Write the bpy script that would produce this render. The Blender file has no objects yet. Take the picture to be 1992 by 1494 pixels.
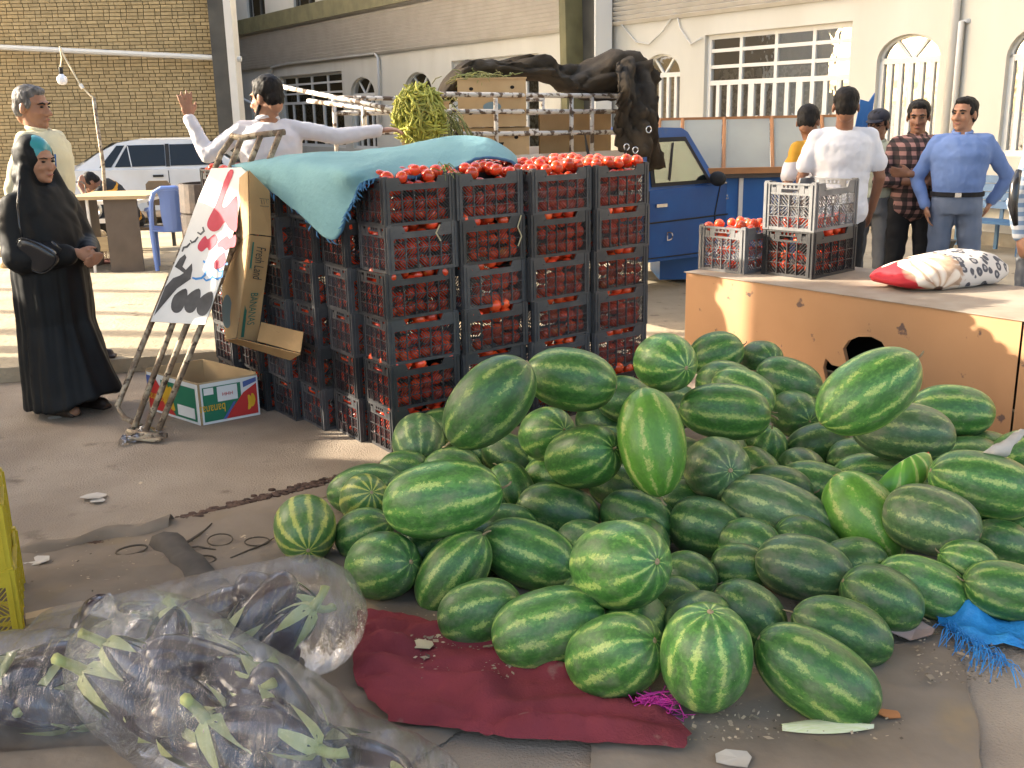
import bpy, bmesh, math, random
from math import sin, cos, pi, radians, sqrt, atan2
from mathutils import Vector, Matrix, Euler, noise as mnoise
from mathutils.geometry import tessellate_polygon
random.seed(7)
S = bpy.context.scene
COL = S.collection
V = Vector
# ---------------------------------------------------------------- camera
F = 2000.0; CAMH = 1.7; PITCH = math.atan((747-212)/F); ROLL = -0.02
cam_d = bpy.data.cameras.new('camera'); cam = bpy.data.objects.new('camera', cam_d); COL.objects.link(cam)
cam_d.sensor_width = 36.0; cam_d.lens = 36.0*F/1992.0; cam_d.clip_end = 3000; cam_d.clip_start = 0.05
CM = Matrix.Rotation(pi/2-PITCH, 4, 'X') @ Matrix.Rotation(ROLL, 4, 'Z')
cam.matrix_world = Matrix.Translation((0, 0, CAMH)) @ CM
S.camera = cam
# ---------------------------------------------------------------- sky and sun
SUN = V((-0.925, 0.165, 0.37)).normalized()
W = bpy.data.worlds.new('World'); S.world = W; W.use_nodes = True
nt = W.node_tree; nt.nodes.clear()
sky = nt.nodes.new('ShaderNodeTexSky'); sky.sky_type = 'NISHITA'; sky.sun_disc = False
sky.dust_density = 5.0; sky.air_density = 1.0; sky.ozone_density = 0.6
sky.sun_elevation = math.asin(SUN.z); sky.sun_rotation = atan2(SUN.x, SUN.y)
bg = nt.nodes.new('ShaderNodeBackground'); bg.inputs[1].default_value = 0.15
wo = nt.nodes.new('ShaderNodeOutputWorld')
nt.links.new(sky.outputs[0], bg.inputs[0]); nt.links.new(bg.outputs[0], wo.inputs[0])
sl = bpy.data.lights.new('sun', 'SUN'); sl.energy = 3.6; sl.angle = radians(0.5); sl.color = (1.0, 0.89, 0.72)
so = bpy.data.objects.new('sun', sl); COL.objects.link(so)
so.rotation_euler = SUN.to_track_quat('Z', 'Y').to_euler(); so.location = (-20, 5, 15)
S.view_settings.view_transform = 'Standard'; S.view_settings.look = 'None'
S.view_settings.exposure = 2.35; S.view_settings.gamma = 1.0; S.view_settings.use_curve_mapping = False
try:
    S.cycles.use_denoising = True; S.cycles.max_bounces = 8; S.cycles.transparent_max_bounces = 16
    S.cycles.sample_clamp_indirect = 6.0
except Exception: pass

# ---------------------------------------------------------------- place finders: a sight line met with a real height, depth or wall
def ray(px, py):
    return CM.to_3x3() @ V(((px-996)/F, -(py-747)/F, -1.0))
def G(px, py, z=0.0):
    d = ray(px, py); t = (z-CAMH)/d.z; return V((0, 0, CAMH))+d*t
def D(px, py, y):
    d = ray(px, py); t = y/d.y; return V((0, 0, CAMH))+d*t
def PL(px, py, p, n):
    d = ray(px, py); o = V((0, 0, CAMH)); t = (V(p)-o).dot(V(n))/d.dot(V(n)); return o+d*t

# ---------------------------------------------------------------- mesh helper
class MB:
    def __init__(s): s.v = []; s.f = []; s.m = []; s.mi = 0
    def quad(s, a, b, c, d):
        k = len(s.v); s.v += [tuple(a), tuple(b), tuple(c), tuple(d)]; s.f.append((k, k+1, k+2, k+3)); s.m.append(s.mi)
    def poly(s, pts):
        k = len(s.v); s.v += [tuple(p) for p in pts]; s.f.append(tuple(range(k, k+len(pts)))); s.m.append(s.mi)
    def add(s, vs, fs):
        k = len(s.v); s.v += [tuple(p) for p in vs]
        for f in fs: s.f.append(tuple(i+k for i in f)); s.m.append(s.mi)
    def box(s, c, d, M=None):
        x, y, z = d[0]/2, d[1]/2, d[2]/2
        vs = [V((sx*x, sy*y, sz*z)) for sz in (-1, 1) for sy in (-1, 1) for sx in (-1, 1)]
        if M is not None: vs = [M @ p for p in vs]
        vs = [p+V(c) for p in vs]
        s.add(vs, [(0, 2, 3, 1), (4, 5, 7, 6), (0, 1, 5, 4), (2, 6, 7, 3), (0, 4, 6, 2), (1, 3, 7, 5)])
    def slab(s, pts, off):
        n = len(pts); a = [V(p) for p in pts]; b = [p+V(off) for p in a]
        s.add(a+b, [tuple(range(n))[::-1], tuple(range(n, 2*n))]+[(i, (i+1) % n, n+(i+1) % n, n+i) for i in range(n)])
    def tube(s, pts, r, n=8, cap=True):
        pts = [V(p) for p in pts]; rs = r if isinstance(r, (list, tuple)) else [r]*len(pts)
        rings = []; up = None
        for i, p in enumerate(pts):
            t = (pts[min(i+1, len(pts)-1)]-pts[max(i-1, 0)])
            t = t.normalized() if t.length > 1e-9 else V((0, 0, 1))
            if up is None:
                up = V((0, 0, 1)) if abs(t.z) < .9 else V((1, 0, 0))
            a = t.cross(up)
            if a.length < 1e-6: a = t.orthogonal()
            a.normalize(); b = a.cross(t); up = b
            rings.append([p+(a*cos(2*pi*k/n)+b*sin(2*pi*k/n))*rs[i] for k in range(n)])
        s.loft(rings, cap)
    def loft(s, rings, cap=True, close=True):
        n = len(rings[0]); vs = [p for r in rings for p in r]; fs = []
        for i in range(len(rings)-1):
            for k in range(n if close else n-1):
                a = i*n+k; b = i*n+(k+1) % n
                fs.append((a, b, b+n, a+n))
        if cap and close: fs += [tuple(range(n))[::-1], tuple(range((len(rings)-1)*n, len(rings)*n))]
        s.add(vs, fs)
    def ell(s, c, r, M=None, nu=12, nv=8):
        c = V(c); r = (r, r, r) if not isinstance(r, (list, tuple)) else r
        vs = []
        for j in range(1, nv):
            th = pi*j/nv
            for i in range(nu):
                ph = 2*pi*i/nu; vs.append(V((r[0]*sin(th)*cos(ph), r[1]*sin(th)*sin(ph), r[2]*cos(th))))
        vs += [V((0, 0, r[2])), V((0, 0, -r[2]))]
        if M is not None: vs = [M @ p for p in vs]
        fs = []
        for j in range(nv-2):
            for i in range(nu):
                a = j*nu+i; b = j*nu+(i+1) % nu; fs.append((a, a+nu, b+nu, b))
        t = (nv-1)*nu
        for i in range(nu):
            fs.append((t, i, (i+1) % nu)); fs.append((t+1, (nv-2)*nu+(i+1) % nu, (nv-2)*nu+i))
        s.add([p+c for p in vs], fs)
    def cap(s, p, q, r1, r2, n=12):
        p = V(p); q = V(q); t = q-p; L = t.length
        if L < 1e-6: return s.ell(p, r1)
        t /= L; a = t.orthogonal().normalized(); b = t.cross(a); rings = []
        for k in range(5):
            an = pi/2*k/4; rr = max(r1*sin(an), r1*.05); rings.append((p-t*r1*cos(an), rr))
        for k in range(5):
            an = pi/2*k/4; rr = max(r2*cos(an), r2*.05); rings.append((q+t*r2*sin(an), rr))
        s.loft([[c+(a*cos(2*pi*i/n)+b*sin(2*pi*i/n))*rr for i in range(n)] for c, rr in rings])
    def lathe(s, prof, n=24, c=(0, 0, 0)):
        s.loft([[V(c)+V((r*cos(2*pi*k/n), r*sin(2*pi*k/n), z)) for k in range(n)] for r, z in prof])
    def grid(s, rows):
        s.loft(rows, cap=False, close=False)
    def mesh(s, name, mats, smooth=False, inv=None):
        me = bpy.data.meshes.new(name)
        vs = [inv @ V(p) for p in s.v] if inv is not None else s.v
        me.from_pydata(vs, [], s.f)
        for m in (mats if isinstance(mats, (list, tuple)) else [mats]): me.materials.append(m)
        if any(s.m): me.polygons.foreach_set('material_index', s.m)
        if smooth: me.polygons.foreach_set('use_smooth', [True]*len(me.polygons))
        me.update()
        return me

def tag(o, label=None, cat=None, group=None, kind=None):
    if label: o['label'] = label
    if cat: o['category'] = cat
    if group: o['group'] = group
    if kind: o['kind'] = kind
    return o
def thing(name, loc, label, cat, group=None, rz=0.0):
    o = bpy.data.objects.new(name, None); COL.objects.link(o); o.empty_display_size = .1
    o.location = loc; o.rotation_euler = (0, 0, rz)
    return tag(o, label, cat, group)
def world_of(o):
    M = Matrix.Identity(4); c = o
    while c is not None: M = c.matrix_basis @ M; c = c.parent
    return M
def link(name, me, parent=None):
    o = bpy.data.objects.new(name, me); COL.objects.link(o)
    if parent is not None: o.parent = parent
    return o
def part(name, mb, mats, parent, smooth=False, local=False, label=None, kind=None):
    inv = None if local else world_of(parent).inverted()
    o = link(name, mb.mesh(name, mats, smooth, inv), parent)
    return tag(o, label, None, None, kind)
def solo(name, mb, mats, label=None, cat=None, group=None, smooth=False, kind=None, origin=None):
    if origin is None:
        xs = [p[0] for p in mb.v]; ys = [p[1] for p in mb.v]; zs = [p[2] for p in mb.v]
        origin = ((min(xs)+max(xs))/2, (min(ys)+max(ys))/2, min(zs))
    me = mb.mesh(name, mats, smooth, Matrix.Translation(V(origin)).inverted())
    o = link(name, me); o.location = origin
    return tag(o, label, cat, group, kind)
def copy_tree(o, parent=None):
    c = o.copy(); COL.objects.link(c)
    if parent is not None: c.parent = parent
    for ch in list(o.children): copy_tree(ch, c)
    return c
def text_part(name, txt, size, origin, ux, uy, m, parent, depth=0.0, lift=0.003, shear=0.0, width=None):
    cu = bpy.data.curves.new(name, 'FONT'); cu.body = txt; cu.size = size; cu.align_x = 'CENTER'; cu.align_y = 'CENTER'; cu.shear = shear
    cu.resolution_u = 3
    t = bpy.data.objects.new(name, cu); COL.objects.link(t)
    bpy.context.view_layer.update()
    dg = bpy.context.evaluated_depsgraph_get()
    me = bpy.data.meshes.new_from_object(t.evaluated_get(dg))
    bpy.data.objects.remove(t)
    ux = V(ux).normalized(); uy = V(uy).normalized(); n = ux.cross(uy).normalized()
    sx = 1.0
    if width is not None and len(me.vertices):
        w = max(v.co.x for v in me.vertices)-min(v.co.x for v in me.vertices); sx = width/max(w, 1e-6)
    inv = world_of(parent).inverted() if parent is not None else Matrix.Identity(4)
    for v in me.vertices: v.co = inv @ (V(origin)+ux*v.co.x*sx+uy*v.co.y+n*lift)
    me.materials.clear(); me.materials.append(m)
    return link(name, me, parent)

# ---------------------------------------------------------------- materials
MT = {}
def mat(name, col, rough=.7, col2=None, nscale=6.0, ramp=(.35, .65), bump=0.0, bscale=60.0, spec=.4, metal=0.0, detail=6.0,
        coat=0.0, sheen=0.0, island=0.0, objrand=0.0, sss=0.0, col3=None, n3=20.0, r3=(.6, .7), stretch=None, alpha=None):
    m = bpy.data.materials.new(name); m.use_nodes = True; N = m.node_tree.nodes; L = m.node_tree.links
    b = N['Principled BSDF']
    def rgb(c): return (c[0], c[1], c[2], 1)
    b.inputs['Roughness'].default_value = rough; b.inputs['Metallic'].default_value = metal
    b.inputs['Specular IOR Level'].default_value = spec
    if coat: b.inputs['Coat Weight'].default_value = coat; b.inputs['Coat Roughness'].default_value = .12
    if sheen: b.inputs['Sheen Weight'].default_value = sheen
    if sss: b.inputs['Subsurface Weight'].default_value = sss; b.inputs['Subsurface Radius'].default_value = (.012, .005, .003)
    b.inputs['Base Color'].default_value = rgb(col)
    tc = N.new('ShaderNodeTexCoord'); vec = tc.outputs['Object']
    if stretch:
        mp = N.new('ShaderNodeMapping'); mp.inputs['Scale'].default_value = stretch; L.new(vec, mp.inputs[0]); vec = mp.outputs[0]
    def noise(sc, det=detail):
        n = N.new('ShaderNodeTexNoise'); n.inputs['Scale'].default_value = sc; n.inputs['Detail'].default_value = det
        L.new(vec, n.inputs['Vector']); return n.outputs['Fac']
    def mix(a, bb, f):
        x = N.new('ShaderNodeMix'); x.data_type = 'RGBA'
        L.new(f, x.inputs[0])
        for k, c in ((6, a), (7, bb)):
            if isinstance(c, tuple): x.inputs[k].default_value = rgb(c)
            else: L.new(c, x.inputs[k])
        return x.outputs[2]
    def mr(f, lo, hi):
        x = N.new('ShaderNodeMapRange'); x.inputs[1].default_value = lo; x.inputs[2].default_value = hi; L.new(f, x.inputs[0]); return x.outputs[0]
    c = None
    if col2 is not None: c = mix(tuple(col), tuple(col2), mr(noise(nscale), *ramp))
    if col3 is not None: c = mix(c if c is not None else tuple(col), tuple(col3), mr(noise(n3), *r3))
    if island or objrand:
        if island: g = N.new('ShaderNodeNewGeometry'); rnd = g.outputs['Random Per Island']; amt = island
        else: g = N.new('ShaderNodeObjectInfo'); rnd = g.outputs['Random']; amt = objrand
        h = N.new('ShaderNodeHueSaturation')
        L.new(mr(rnd, 0, 1), h.inputs['Value'])
        q = h.inputs['Value'].links[0].from_node; q.inputs[3].default_value = 1-amt; q.inputs[4].default_value = 1+amt
        if c is not None: L.new(c, h.inputs['Color'])
        else: h.inputs['Color'].default_value = rgb(col)
        c = h.outputs[0]
    if c is not None: L.new(c, b.inputs['Base Color'])
    if bump:
        bp = N.new('ShaderNodeBump'); bp.inputs['Strength'].default_value = bump; bp.inputs['Distance'].default_value = .01
        L.new(noise(bscale), bp.inputs['Height']); L.new(bp.outputs[0], b.inputs['Normal'])
    if alpha is not None: b.inputs['Alpha'].default_value = alpha
    MT[name] = m
    return m
# ================================================================ materials of the setting
m_ground = mat('dusty_concrete', (.37, .305, .235), .92, (.275, .222, .17), 2.0, (.36, .66), .8, 110, .15, detail=11, col3=(.13, .10, .075), n3=4.3, r3=(.62, .78))
m_yard = mat('pale_dust', (.40, .335, .24), .95, (.30, .25, .175), 2.2, (.35, .7), .9, 30, .1, col3=(.22, .175, .12), n3=7, r3=(.62, .72))
m_mortar = mat('mortar', (.085, .062, .03), .95)
m_brick = mat('tan_brick', (.40, .30, .155), .9, (.32, .24, .12), 9, bump=.2, bscale=60, island=.13, objrand=0)
m_brick1 = mat('tan_brick_single', (.40, .30, .155), .9, (.32, .24, .12), 9, bump=.2, bscale=60, objrand=.13)
m_white = mat('cream_plaster', (.60, .57, .49), .85, (.54, .51, .43), 1.2, bump=.08, bscale=40, spec=.2, col3=(.46, .42, .34), n3=1.7, r3=(.58, .85), stretch=(1, 1, .3))
m_louv = mat('cream_sheet', (.68, .64, .57), .6, (.62, .58, .51), 3, spec=.3)
m_olive = mat('olive_steel', (.20, .18, .085), .6, (.14, .125, .06), 3, bump=.1, bscale=30)
m_dsteel = mat('dark_steel', (.085, .08, .065), .6, (.05, .046, .04), 2)
m_frame = mat('window_white', (.68, .66, .60), .5, spec=.4)
m_dark = mat('unlit_room_black', (.03, .03, .028), .9)  # darkness of the unlit rooms, put into the colour
m_curt = mat('patterned_curtain', (.36, .36, .33), .9, (.12, .12, .12), 16, (.46, .54), detail=2)
m_roof = mat('roof_sheet', (.22, .20, .17), .7)
m_stone = mat('plinth_stone', (.34, .30, .23), .9, (.26, .22, .16), 6, bump=.3, bscale=25)
m_pipe = mat('painted_pipe', (.62, .60, .55), .5)
def glass_mat(name, tint, refl, rough, wav):
    m = bpy.data.materials.new(name); m.use_nodes = True; N = m.node_tree.nodes; L = m.node_tree.links; N.clear()
    o = N.new('ShaderNodeOutputMaterial'); mx = N.new('ShaderNodeMixShader'); t = N.new('ShaderNodeBsdfTransparent'); g = N.new('ShaderNodeBsdfGlossy')
    t.inputs[0].default_value = (*tint, 1); g.inputs['Roughness'].default_value = rough; g.inputs[0].default_value = (.9, .9, .9, 1)
    lw = N.new('ShaderNodeLayerWeight'); lw.inputs[0].default_value = .3
    mr = N.new('ShaderNodeMapRange'); mr.inputs[3].default_value = refl; mr.inputs[4].default_value = 1.0; L.new(lw.outputs['Fresnel'], mr.inputs[0])
    L.new(mr.outputs[0], mx.inputs[0]); L.new(t.outputs[0], mx.inputs[1]); L.new(g.outputs[0], mx.inputs[2]); L.new(mx.outputs[0], o.inputs[0])
    if wav:
        tc = N.new('ShaderNodeTexCoord'); n = N.new('ShaderNodeTexNoise'); n.inputs['Scale'].default_value = 2.5; n.inputs['Detail'].default_value = 3
        L.new(tc.outputs['Object'], n.inputs['Vector']); b = N.new('ShaderNodeBump'); b.inputs['Strength'].default_value = wav; b.inputs['Distance'].default_value = .05
        L.new(n.outputs[0], b.inputs['Height']); L.new(b.outputs[0], g.inputs['Normal'])
    return m
m_glass = glass_mat('window_glass', (.55, .56, .55), .42, .03, .12)
m_carglass = mat('car_glass', (.010, .011, .011), .10, spec=.35)

# ================================================================ ground, yard, kerb
g = MB(); g.quad((-250, -60, 0), (250, -60, 0), (250, 400, 0), (-250, 400, 0))
solo('ground', g, m_ground, kind='structure', origin=(0, 0, 0))
YZ = .10
kA = G(0, 745); kB = G(330, 718); kd = (kB-kA).normalized()
k0 = kA-kd*14; k1 = kA+kd*2.9
def fbm(x, y, s): return mnoise.noise(V((x*s, y*s, 3.1)))
g = MB()
rows = []
NX = 60
for j in range(26):
    f = j/25.0; row = []
    for i in range(NX+1):
        p = k0.lerp(k1, i/NX); dy = 9.5*f**1.6
        q = p+V((-kd.y, kd.x, 0))*dy; z = YZ+(.012*fbm(q.x, q.y, 1.6)+.006*fbm(q.x, q.y, 6))*(1 if 0 < j else .3)
        row.append((q.x+(.02*fbm(q.x, 0, 3) if j == 0 else 0), q.y+(.025*fbm(q.x, 1, 4) if j == 0 else 0), z))
    rows.append(row)
g.grid(rows)
front = rows[0]
g.grid([[(x, y-.004, .002) for x, y, z in front], front])
g.grid([[(r[-1][0]+.004, r[-1][1], .002) for r in rows], [r[-1] for r in rows]])
solo('yard', g, m_yard, kind='structure', smooth=False, origin=(k1.x, k1.y, 0))
g = MB()          # sunlit packed earth on the right of the stacks, beyond the shed floor
rows = [[(x, y0+(40-y0)*(j/14)**1.5, .006+.004*fbm(x, j, 1)) for x, y0 in [(-1.0+.9*i, 7.6+.12*fbm(i, 2, .9)) for i in range(16)]] for j in range(15)]
g.grid(rows); solo('packed_earth', g, m_yard, kind='structure', origin=(0, 8, 0))

# ================================================================ brick building on the left
BX = -5.62; BY = 21.0
bb = thing('brick_building', (BX-8, BY, 0), 'tan brick building with fine courses, its corner left of the white hall', 'building')
b = MB(); b.box((BX-15, BY+.4, 4.4), (30, .78, 8.8)); part('wall', b, m_mortar, bb)
b = MB(); b.box((BX-23.2, BY+12.9, 4.3), (34, 24, 8.6)); part('rear_sun_block', b, m_mortar, bb)  # added unseen block, stops sun leaking onto the far hall wall
rng = random.Random(3)
st = MB(); PITCHZ = .0665; singles = []
for r in range(0, 112):
    z = .05+r*PITCHZ; x = BX-.004-rng.random()*.05; k = r % 2
    while x > BX-9.5:
        w = .206 if (k % 2 == 0) else .098
        if rng.random() < .12: w = .206
        k += 1
        x0 = x-w; c = (x0+w/2, BY-.006-rng.random()*.004, z+.027)
        if 1.9 < z < 4.2 and BX-5.3 < c[0] < BX-.2 and len(singles) < 300 and w > .2 and rng.random() < .55: singles.append((c, w))
        else:
            a = [(x0, c[1], z), (x, c[1], z), (x, c[1], z+.054), (x0, c[1], z+.054)]; bk = [(p[0], BY+.01, p[2]) for p in a]
            st.add(a+bk, [(0, 1, 2, 3), (3, 2, 6, 7), (1, 5, 6, 2), (0, 3, 7, 4), (4, 5, 1, 0)])
        x = x0-.0125
part('brick_facing', st, m_brick, bb, kind='stuff')
bm1 = MB(); bm1.box((0, 0, 0), (.206, .03, .054)); bme = bm1.mesh('brick', m_brick1)
for c, w in singles:
    o = link('brick', bme, bb); o.location = V(c)-bb.location+V((0, .013, 0))
# pipe rail in front of the brick wall
g = MB(); g.tube([D(-150, 84, 20.6), D(0, 92, 20.6), D(470, 115, 20.75)], .05, 8)
solo('wall_pipe', g, m_pipe, 'long pale pipe running across the brick wall above the light bulb', 'pipe')

# ================================================================ white hall
P0 = V((5.43, 12.9, 0)); U = V((.55, -.835, 0)).normalized(); NN = V((-U.y, U.x, 0))
if NN.y > 0: NN = -NN
def fw(s, z, off=0.0): return P0+U*s+V((0, 0, z))+NN*off
def fs(px, py):
    p = PL(px, py, P0, NN); return ((p-P0).dot(U), p.z)
hall = thing('market_hall', tuple(P0), 'long cream plastered hall with arched windows and louvred bands', 'building')
holes = []; wins = []
def rectwin(xl, yl, xr, yr, zb):
    s0, z0 = fs(xl, yl); s1, z1 = fs(xr, yr); zt = (z0+z1)/2
    holes.append([(s0, zb), (s1, zb), (s1, zt), (s0, zt)]); return s0, s1, zb, zt
def archwin(xl, xr, ysp, yap, zb):
    s0, a = fs(xl, ysp); s1, c = fs(xr, ysp); zs = (a+c)/2; zt = fs((xl+xr)/2, yap)[1]; m = (s0+s1)/2; rs = (s1-s0)/2
    pts = [(s0, zb), (s1, zb)]+[(m+rs*cos(pi*k/14), zs+(zt-zs)*sin(pi*k/14)) for k in range(15)]
    holes.append(pts); return s0, s1, zb, zs, zt
A1 = archwin(1706, 1829, 117, 66, .12); A2 = archwin(1958, 2110, 108, 45, fs(1985, 305)[1])
BWI = rectwin(1372, 68, 1659, 41, .62); A3 = archwin(1249, 1323, 146, 105, .7); A4 = archwin(1090, 1119, 150, 114, .7)
W2 = rectwin(878, 120, 1047, 102, .7); A5 = archwin(787, 840, 178, 140, .8); A6 = archwin(682, 729, 184, 150, .8)
W3 = rectwin(543, 150, 664, 137, .8); A7 = archwin(488, 532, 200, 163, .8)
U1 = rectwin(476, -40, 511, -42, fs(490, 33)[1]); U2 = rectwin(568, -40, 610, -44, fs(590, 16)[1]); U3 = rectwin(668, -40, 692, -42, fs(680, 1)[1])
ZT = 8.5
outer = [(-44, 0), (10, 0), (10, ZT), (-44, ZT)]
g = MB(); loops = [[V((s, z, 0)) for s, z in lp] for lp in [outer]+holes]
flat = [p for lp in loops for p in lp]
g.add([fw(p.x, p.y) for p in flat], [tuple(t) for t in tessellate_polygon(loops)])
for lp in holes:
    n = len(lp)
    for i in range(n):
        a, c = lp[i], lp[(i+1) % n]; g.quad(fw(*a), fw(*c), fw(*c, -.2), fw(*a, -.2))
g.quad(fw(10, 0), fw(10, ZT), fw(10, ZT, -6), fw(10, 0, -6)); g.quad(fw(-44, ZT), fw(10, ZT), fw(10, ZT, -6), fw(-44, ZT, -6))
part('wall', g, m_white, hall)
g = MB(); g.quad(fw(-44, 0, -.9), fw(10, 0, -.9), fw(10, ZT, -.9), fw(-44, ZT, -.9)); part('dark_room_sheet', g, m_dark, hall)  # near-black sheet stands for the unlit rooms behind the panes
g = MB(); g.box((0, 0, 0), (1, 1, 1)); g.v = [tuple(fw(-44+54*(x+.5), .16*(z+.5), .035*(y+.5)+.001)) for x, y, z in g.v]; part('plinth', g, m_stone, hall)
def bar(mb, s0, z0, s1, z1, w, off=-.12, d=.05):
    a = V((s0, z0, 0)); c = V((s1, z1, 0)); t = (c-a).normalized(); nrm = V((-t.y, t.x, 0))*w/2
    q = [a-nrm, c-nrm, c+nrm, a+nrm]; mb.slab([fw(p.x, p.y, off) for p in q], NN*d)
def pane(win, pts, off=-.10):
    g = MB(); g.poly([fw(s, z, off) for s, z in pts]); part('pane', g, m_glass, win)
def win_rect(w, cols, rows, zmid, strips, label):
    s0, s1, zb, zt = w; g = MB(); fwid = .07
    for z in (zb+.035, zmid, zt-.035): bar(g, s0, z, s1, z, fwid)
    for s in (s0+.035, s1-.035): bar(g, s, zb, s, zt, fwid, d=.052)
    for i in range(1, cols): s = s0+(s1-s0)*i/cols; bar(g, s, zmid, s, zt, .055, d=.047)
    for j in range(1, rows): z = zmid+(zt-zmid)*j/rows; bar(g, s0, z, s1, z, .05, d=.044)
    for i in range(1, strips): s = s0+(s1-s0)*i/strips; bar(g, s, zb, s, zmid, .07 if i % 4 else .11, d=.046)
    fr = part('window', g, m_frame, hall, label=label)
    for i in range(cols):
        for j in range(rows):
            a = s0+(s1-s0)*i/cols; c = s0+(s1-s0)*(i+1)/cols; e = zmid+(zt-zmid)*j/rows; f = zmid+(zt-zmid)*(j+1)/rows
            pane(fr, [(a, e), (c, e), (c, f), (a, f)], -.10-.002*rng.random())
    for i in range(strips):
        a = s0+(s1-s0)*i/strips; c = s0+(s1-s0)*(i+1)/strips; pane(fr, [(a, zb), (c, zb), (c, zmid), (a, zmid)], -.10-.002*rng.random())
    g = MB(); NS = 40
    g.grid([[fw(s0+(s1-s0)*i/NS, z, -.32+.03*sin(i*1.3)) for i in range(NS+1)] for z in (zb, zmid+.2)]); part('curtain', g, m_curt, fr)
def win_arch(w, strips, label=None):
    s0, s1, zb, zs, zt = w; g = MB(); m = (s0+s1)/2; rs = (s1-s0)/2
    for z in (zb+.03, zs): bar(g, s0, z, s1, z, .07)
    for s in (s0+.03, s1-.03): bar(g, s, zb, s, zs, .06, d=.052)
    for i in range(1, strips): s = s0+(s1-s0)*i/strips; bar(g, s, zb, s, zs, .06, d=.046)
    for k in range(14):
        a = (m+rs*.98*cos(pi*k/14), zs+(zt-zs)*.98*sin(pi*k/14)); c = (m+rs*.98*cos(pi*(k+1)/14), zs+(zt-zs)*.98*sin(pi*(k+1)/14)); bar(g, *a, *c, .05)
    for an in (58, 122): bar(g, m, zs, m+rs*cos(radians(an)), zs+(zt-zs)*sin(radians(an)), .035, d=.042)
    fr = part('window', g, m_frame, hall, label=label)
    for i in range(strips):
        a = s0+(s1-s0)*i/strips; c = s0+(s1-s0)*(i+1)/strips; pane(fr, [(a, zb), (c, zb), (c, zs), (a, zs)], -.10-.002*rng.random())
    for a0, a1 in ((0, 58), (58, 122), (122, 180)):
        pane(fr, [(m, zs)]+[(m+rs*cos(radians(a0+(a1-a0)*k/6)), zs+(zt-zs)*sin(radians(a0+(a1-a0)*k/6))) for k in range(7)])
    g = MB(); g.grid([[fw(s0+(s1-s0)*i/20, z, -.3+.03*sin(i*1.7)) for i in range(21)] for z in (zb, zs-.05)]); part('curtain', g, m_curt, fr)
zm = fs(1372, 162)[1]
win_rect(BWI, 4, 3, zm, 12, 'wide white gridded window behind the display counter')
zm3 = fs(545, 202)[1]
win_rect(W3, 4, 3, zm3, 6, None); win_rect(W2, 4, 1, (W2[3]-.45), 6, None)
for w, n in ((A1, 6), (A2, 6), (A3, 5), (A4, 3), (A5, 4), (A6, 4), (A7, 3)): win_arch(w, n)
for w in (U1, U2, U3):
    s0, s1, zb, zt = w; g = MB()
    for s in (s0+.05, (s0+s1)/2+.2, s1-.05): bar(g, s, zb, s, zt, .1)
    fr = part('window', g, m_dsteel, hall); pane(fr, [(s0, zb), (s1, zb), (s1, zt), (s0, zt)])
# steel beam and louvred bands
zb0 = fs(457, 62)[1]; zb1 = fs(900, 4)[1]
sC = fs(1160, 40)[0]
g = MB(); zbm = 4.05
g.slab([fw(-44, zbm, .004), fw(sC-.3, zbm, .004), fw(sC-.3, zbm+.42, .004), fw(-44, zbm+.42, .004)], NN*.16); part('beam', g, m_olive, hall)
zl0 = fs(1125, 59)[1]
def louvre(s0, s1, zlo, zhi, step):
    mb = MB(); z = zlo
    while z < zhi:
        mb.add([fw(s0, z, .02), fw(s1, z, .02), fw(s1, z+step*.72, .09), fw(s0, z+step*.72, .09), fw(s1, z+step*.95, .02), fw(s0, z+step*.95, .02)], [(0, 1, 2, 3), (3, 2, 4, 5)])
        z += step
    return mb
part('louvre_slats', louvre(-40, sC-.32, zl0, zbm-.01, .075), m_louv, hall, kind='stuff')
part('louvre_slats', louvre(sC+.32, 1.2, zl0, zbm+.3, .075), m_louv, hall, kind='stuff')
# tapered portal column against the wall
colm = thing('steel_column', tuple(fw(sC, 0, .3)), 'tapered olive steel portal column standing between the louvred bands', 'column')
def colpart(a0, a1, b0, b1, off, d, m, nm):
    g = MB(); g.slab([fw(a0, 0, off), fw(a1, 0, off), fw(b1, ZT, off), fw(b0, ZT, off)], NN*d); part(nm, g, m, colm)
sa = fs(1150, 90)[0]; sb = fs(1198, 90)[0]
colpart(sa-.06, sb, sa-.3, sb, .12, .012, m_dsteel, 'web'); colpart(sa-.16, sa+.02, sa-.42, sa-.24, .10, .40, m_olive, 'flange'); colpart(sb-.02, sb+.02, sb-.02, sb+.02, .10, .35, m_frame, 'flange')
# column at the brick corner
colm2 = thing('corner_column', (BX+.35, BY-.3, 0), 'dark steel column at the corner of the brick building', 'column')
g = MB(); g.box((BX+.17, BY-.25, 5), (.30, .3, 10)); part('web', g, m_dsteel, colm2)
g = MB(); g.box((BX+.40, BY-.25, 5), (.14, .42, 10)); part('flange', g, m_louv, colm2)
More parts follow.
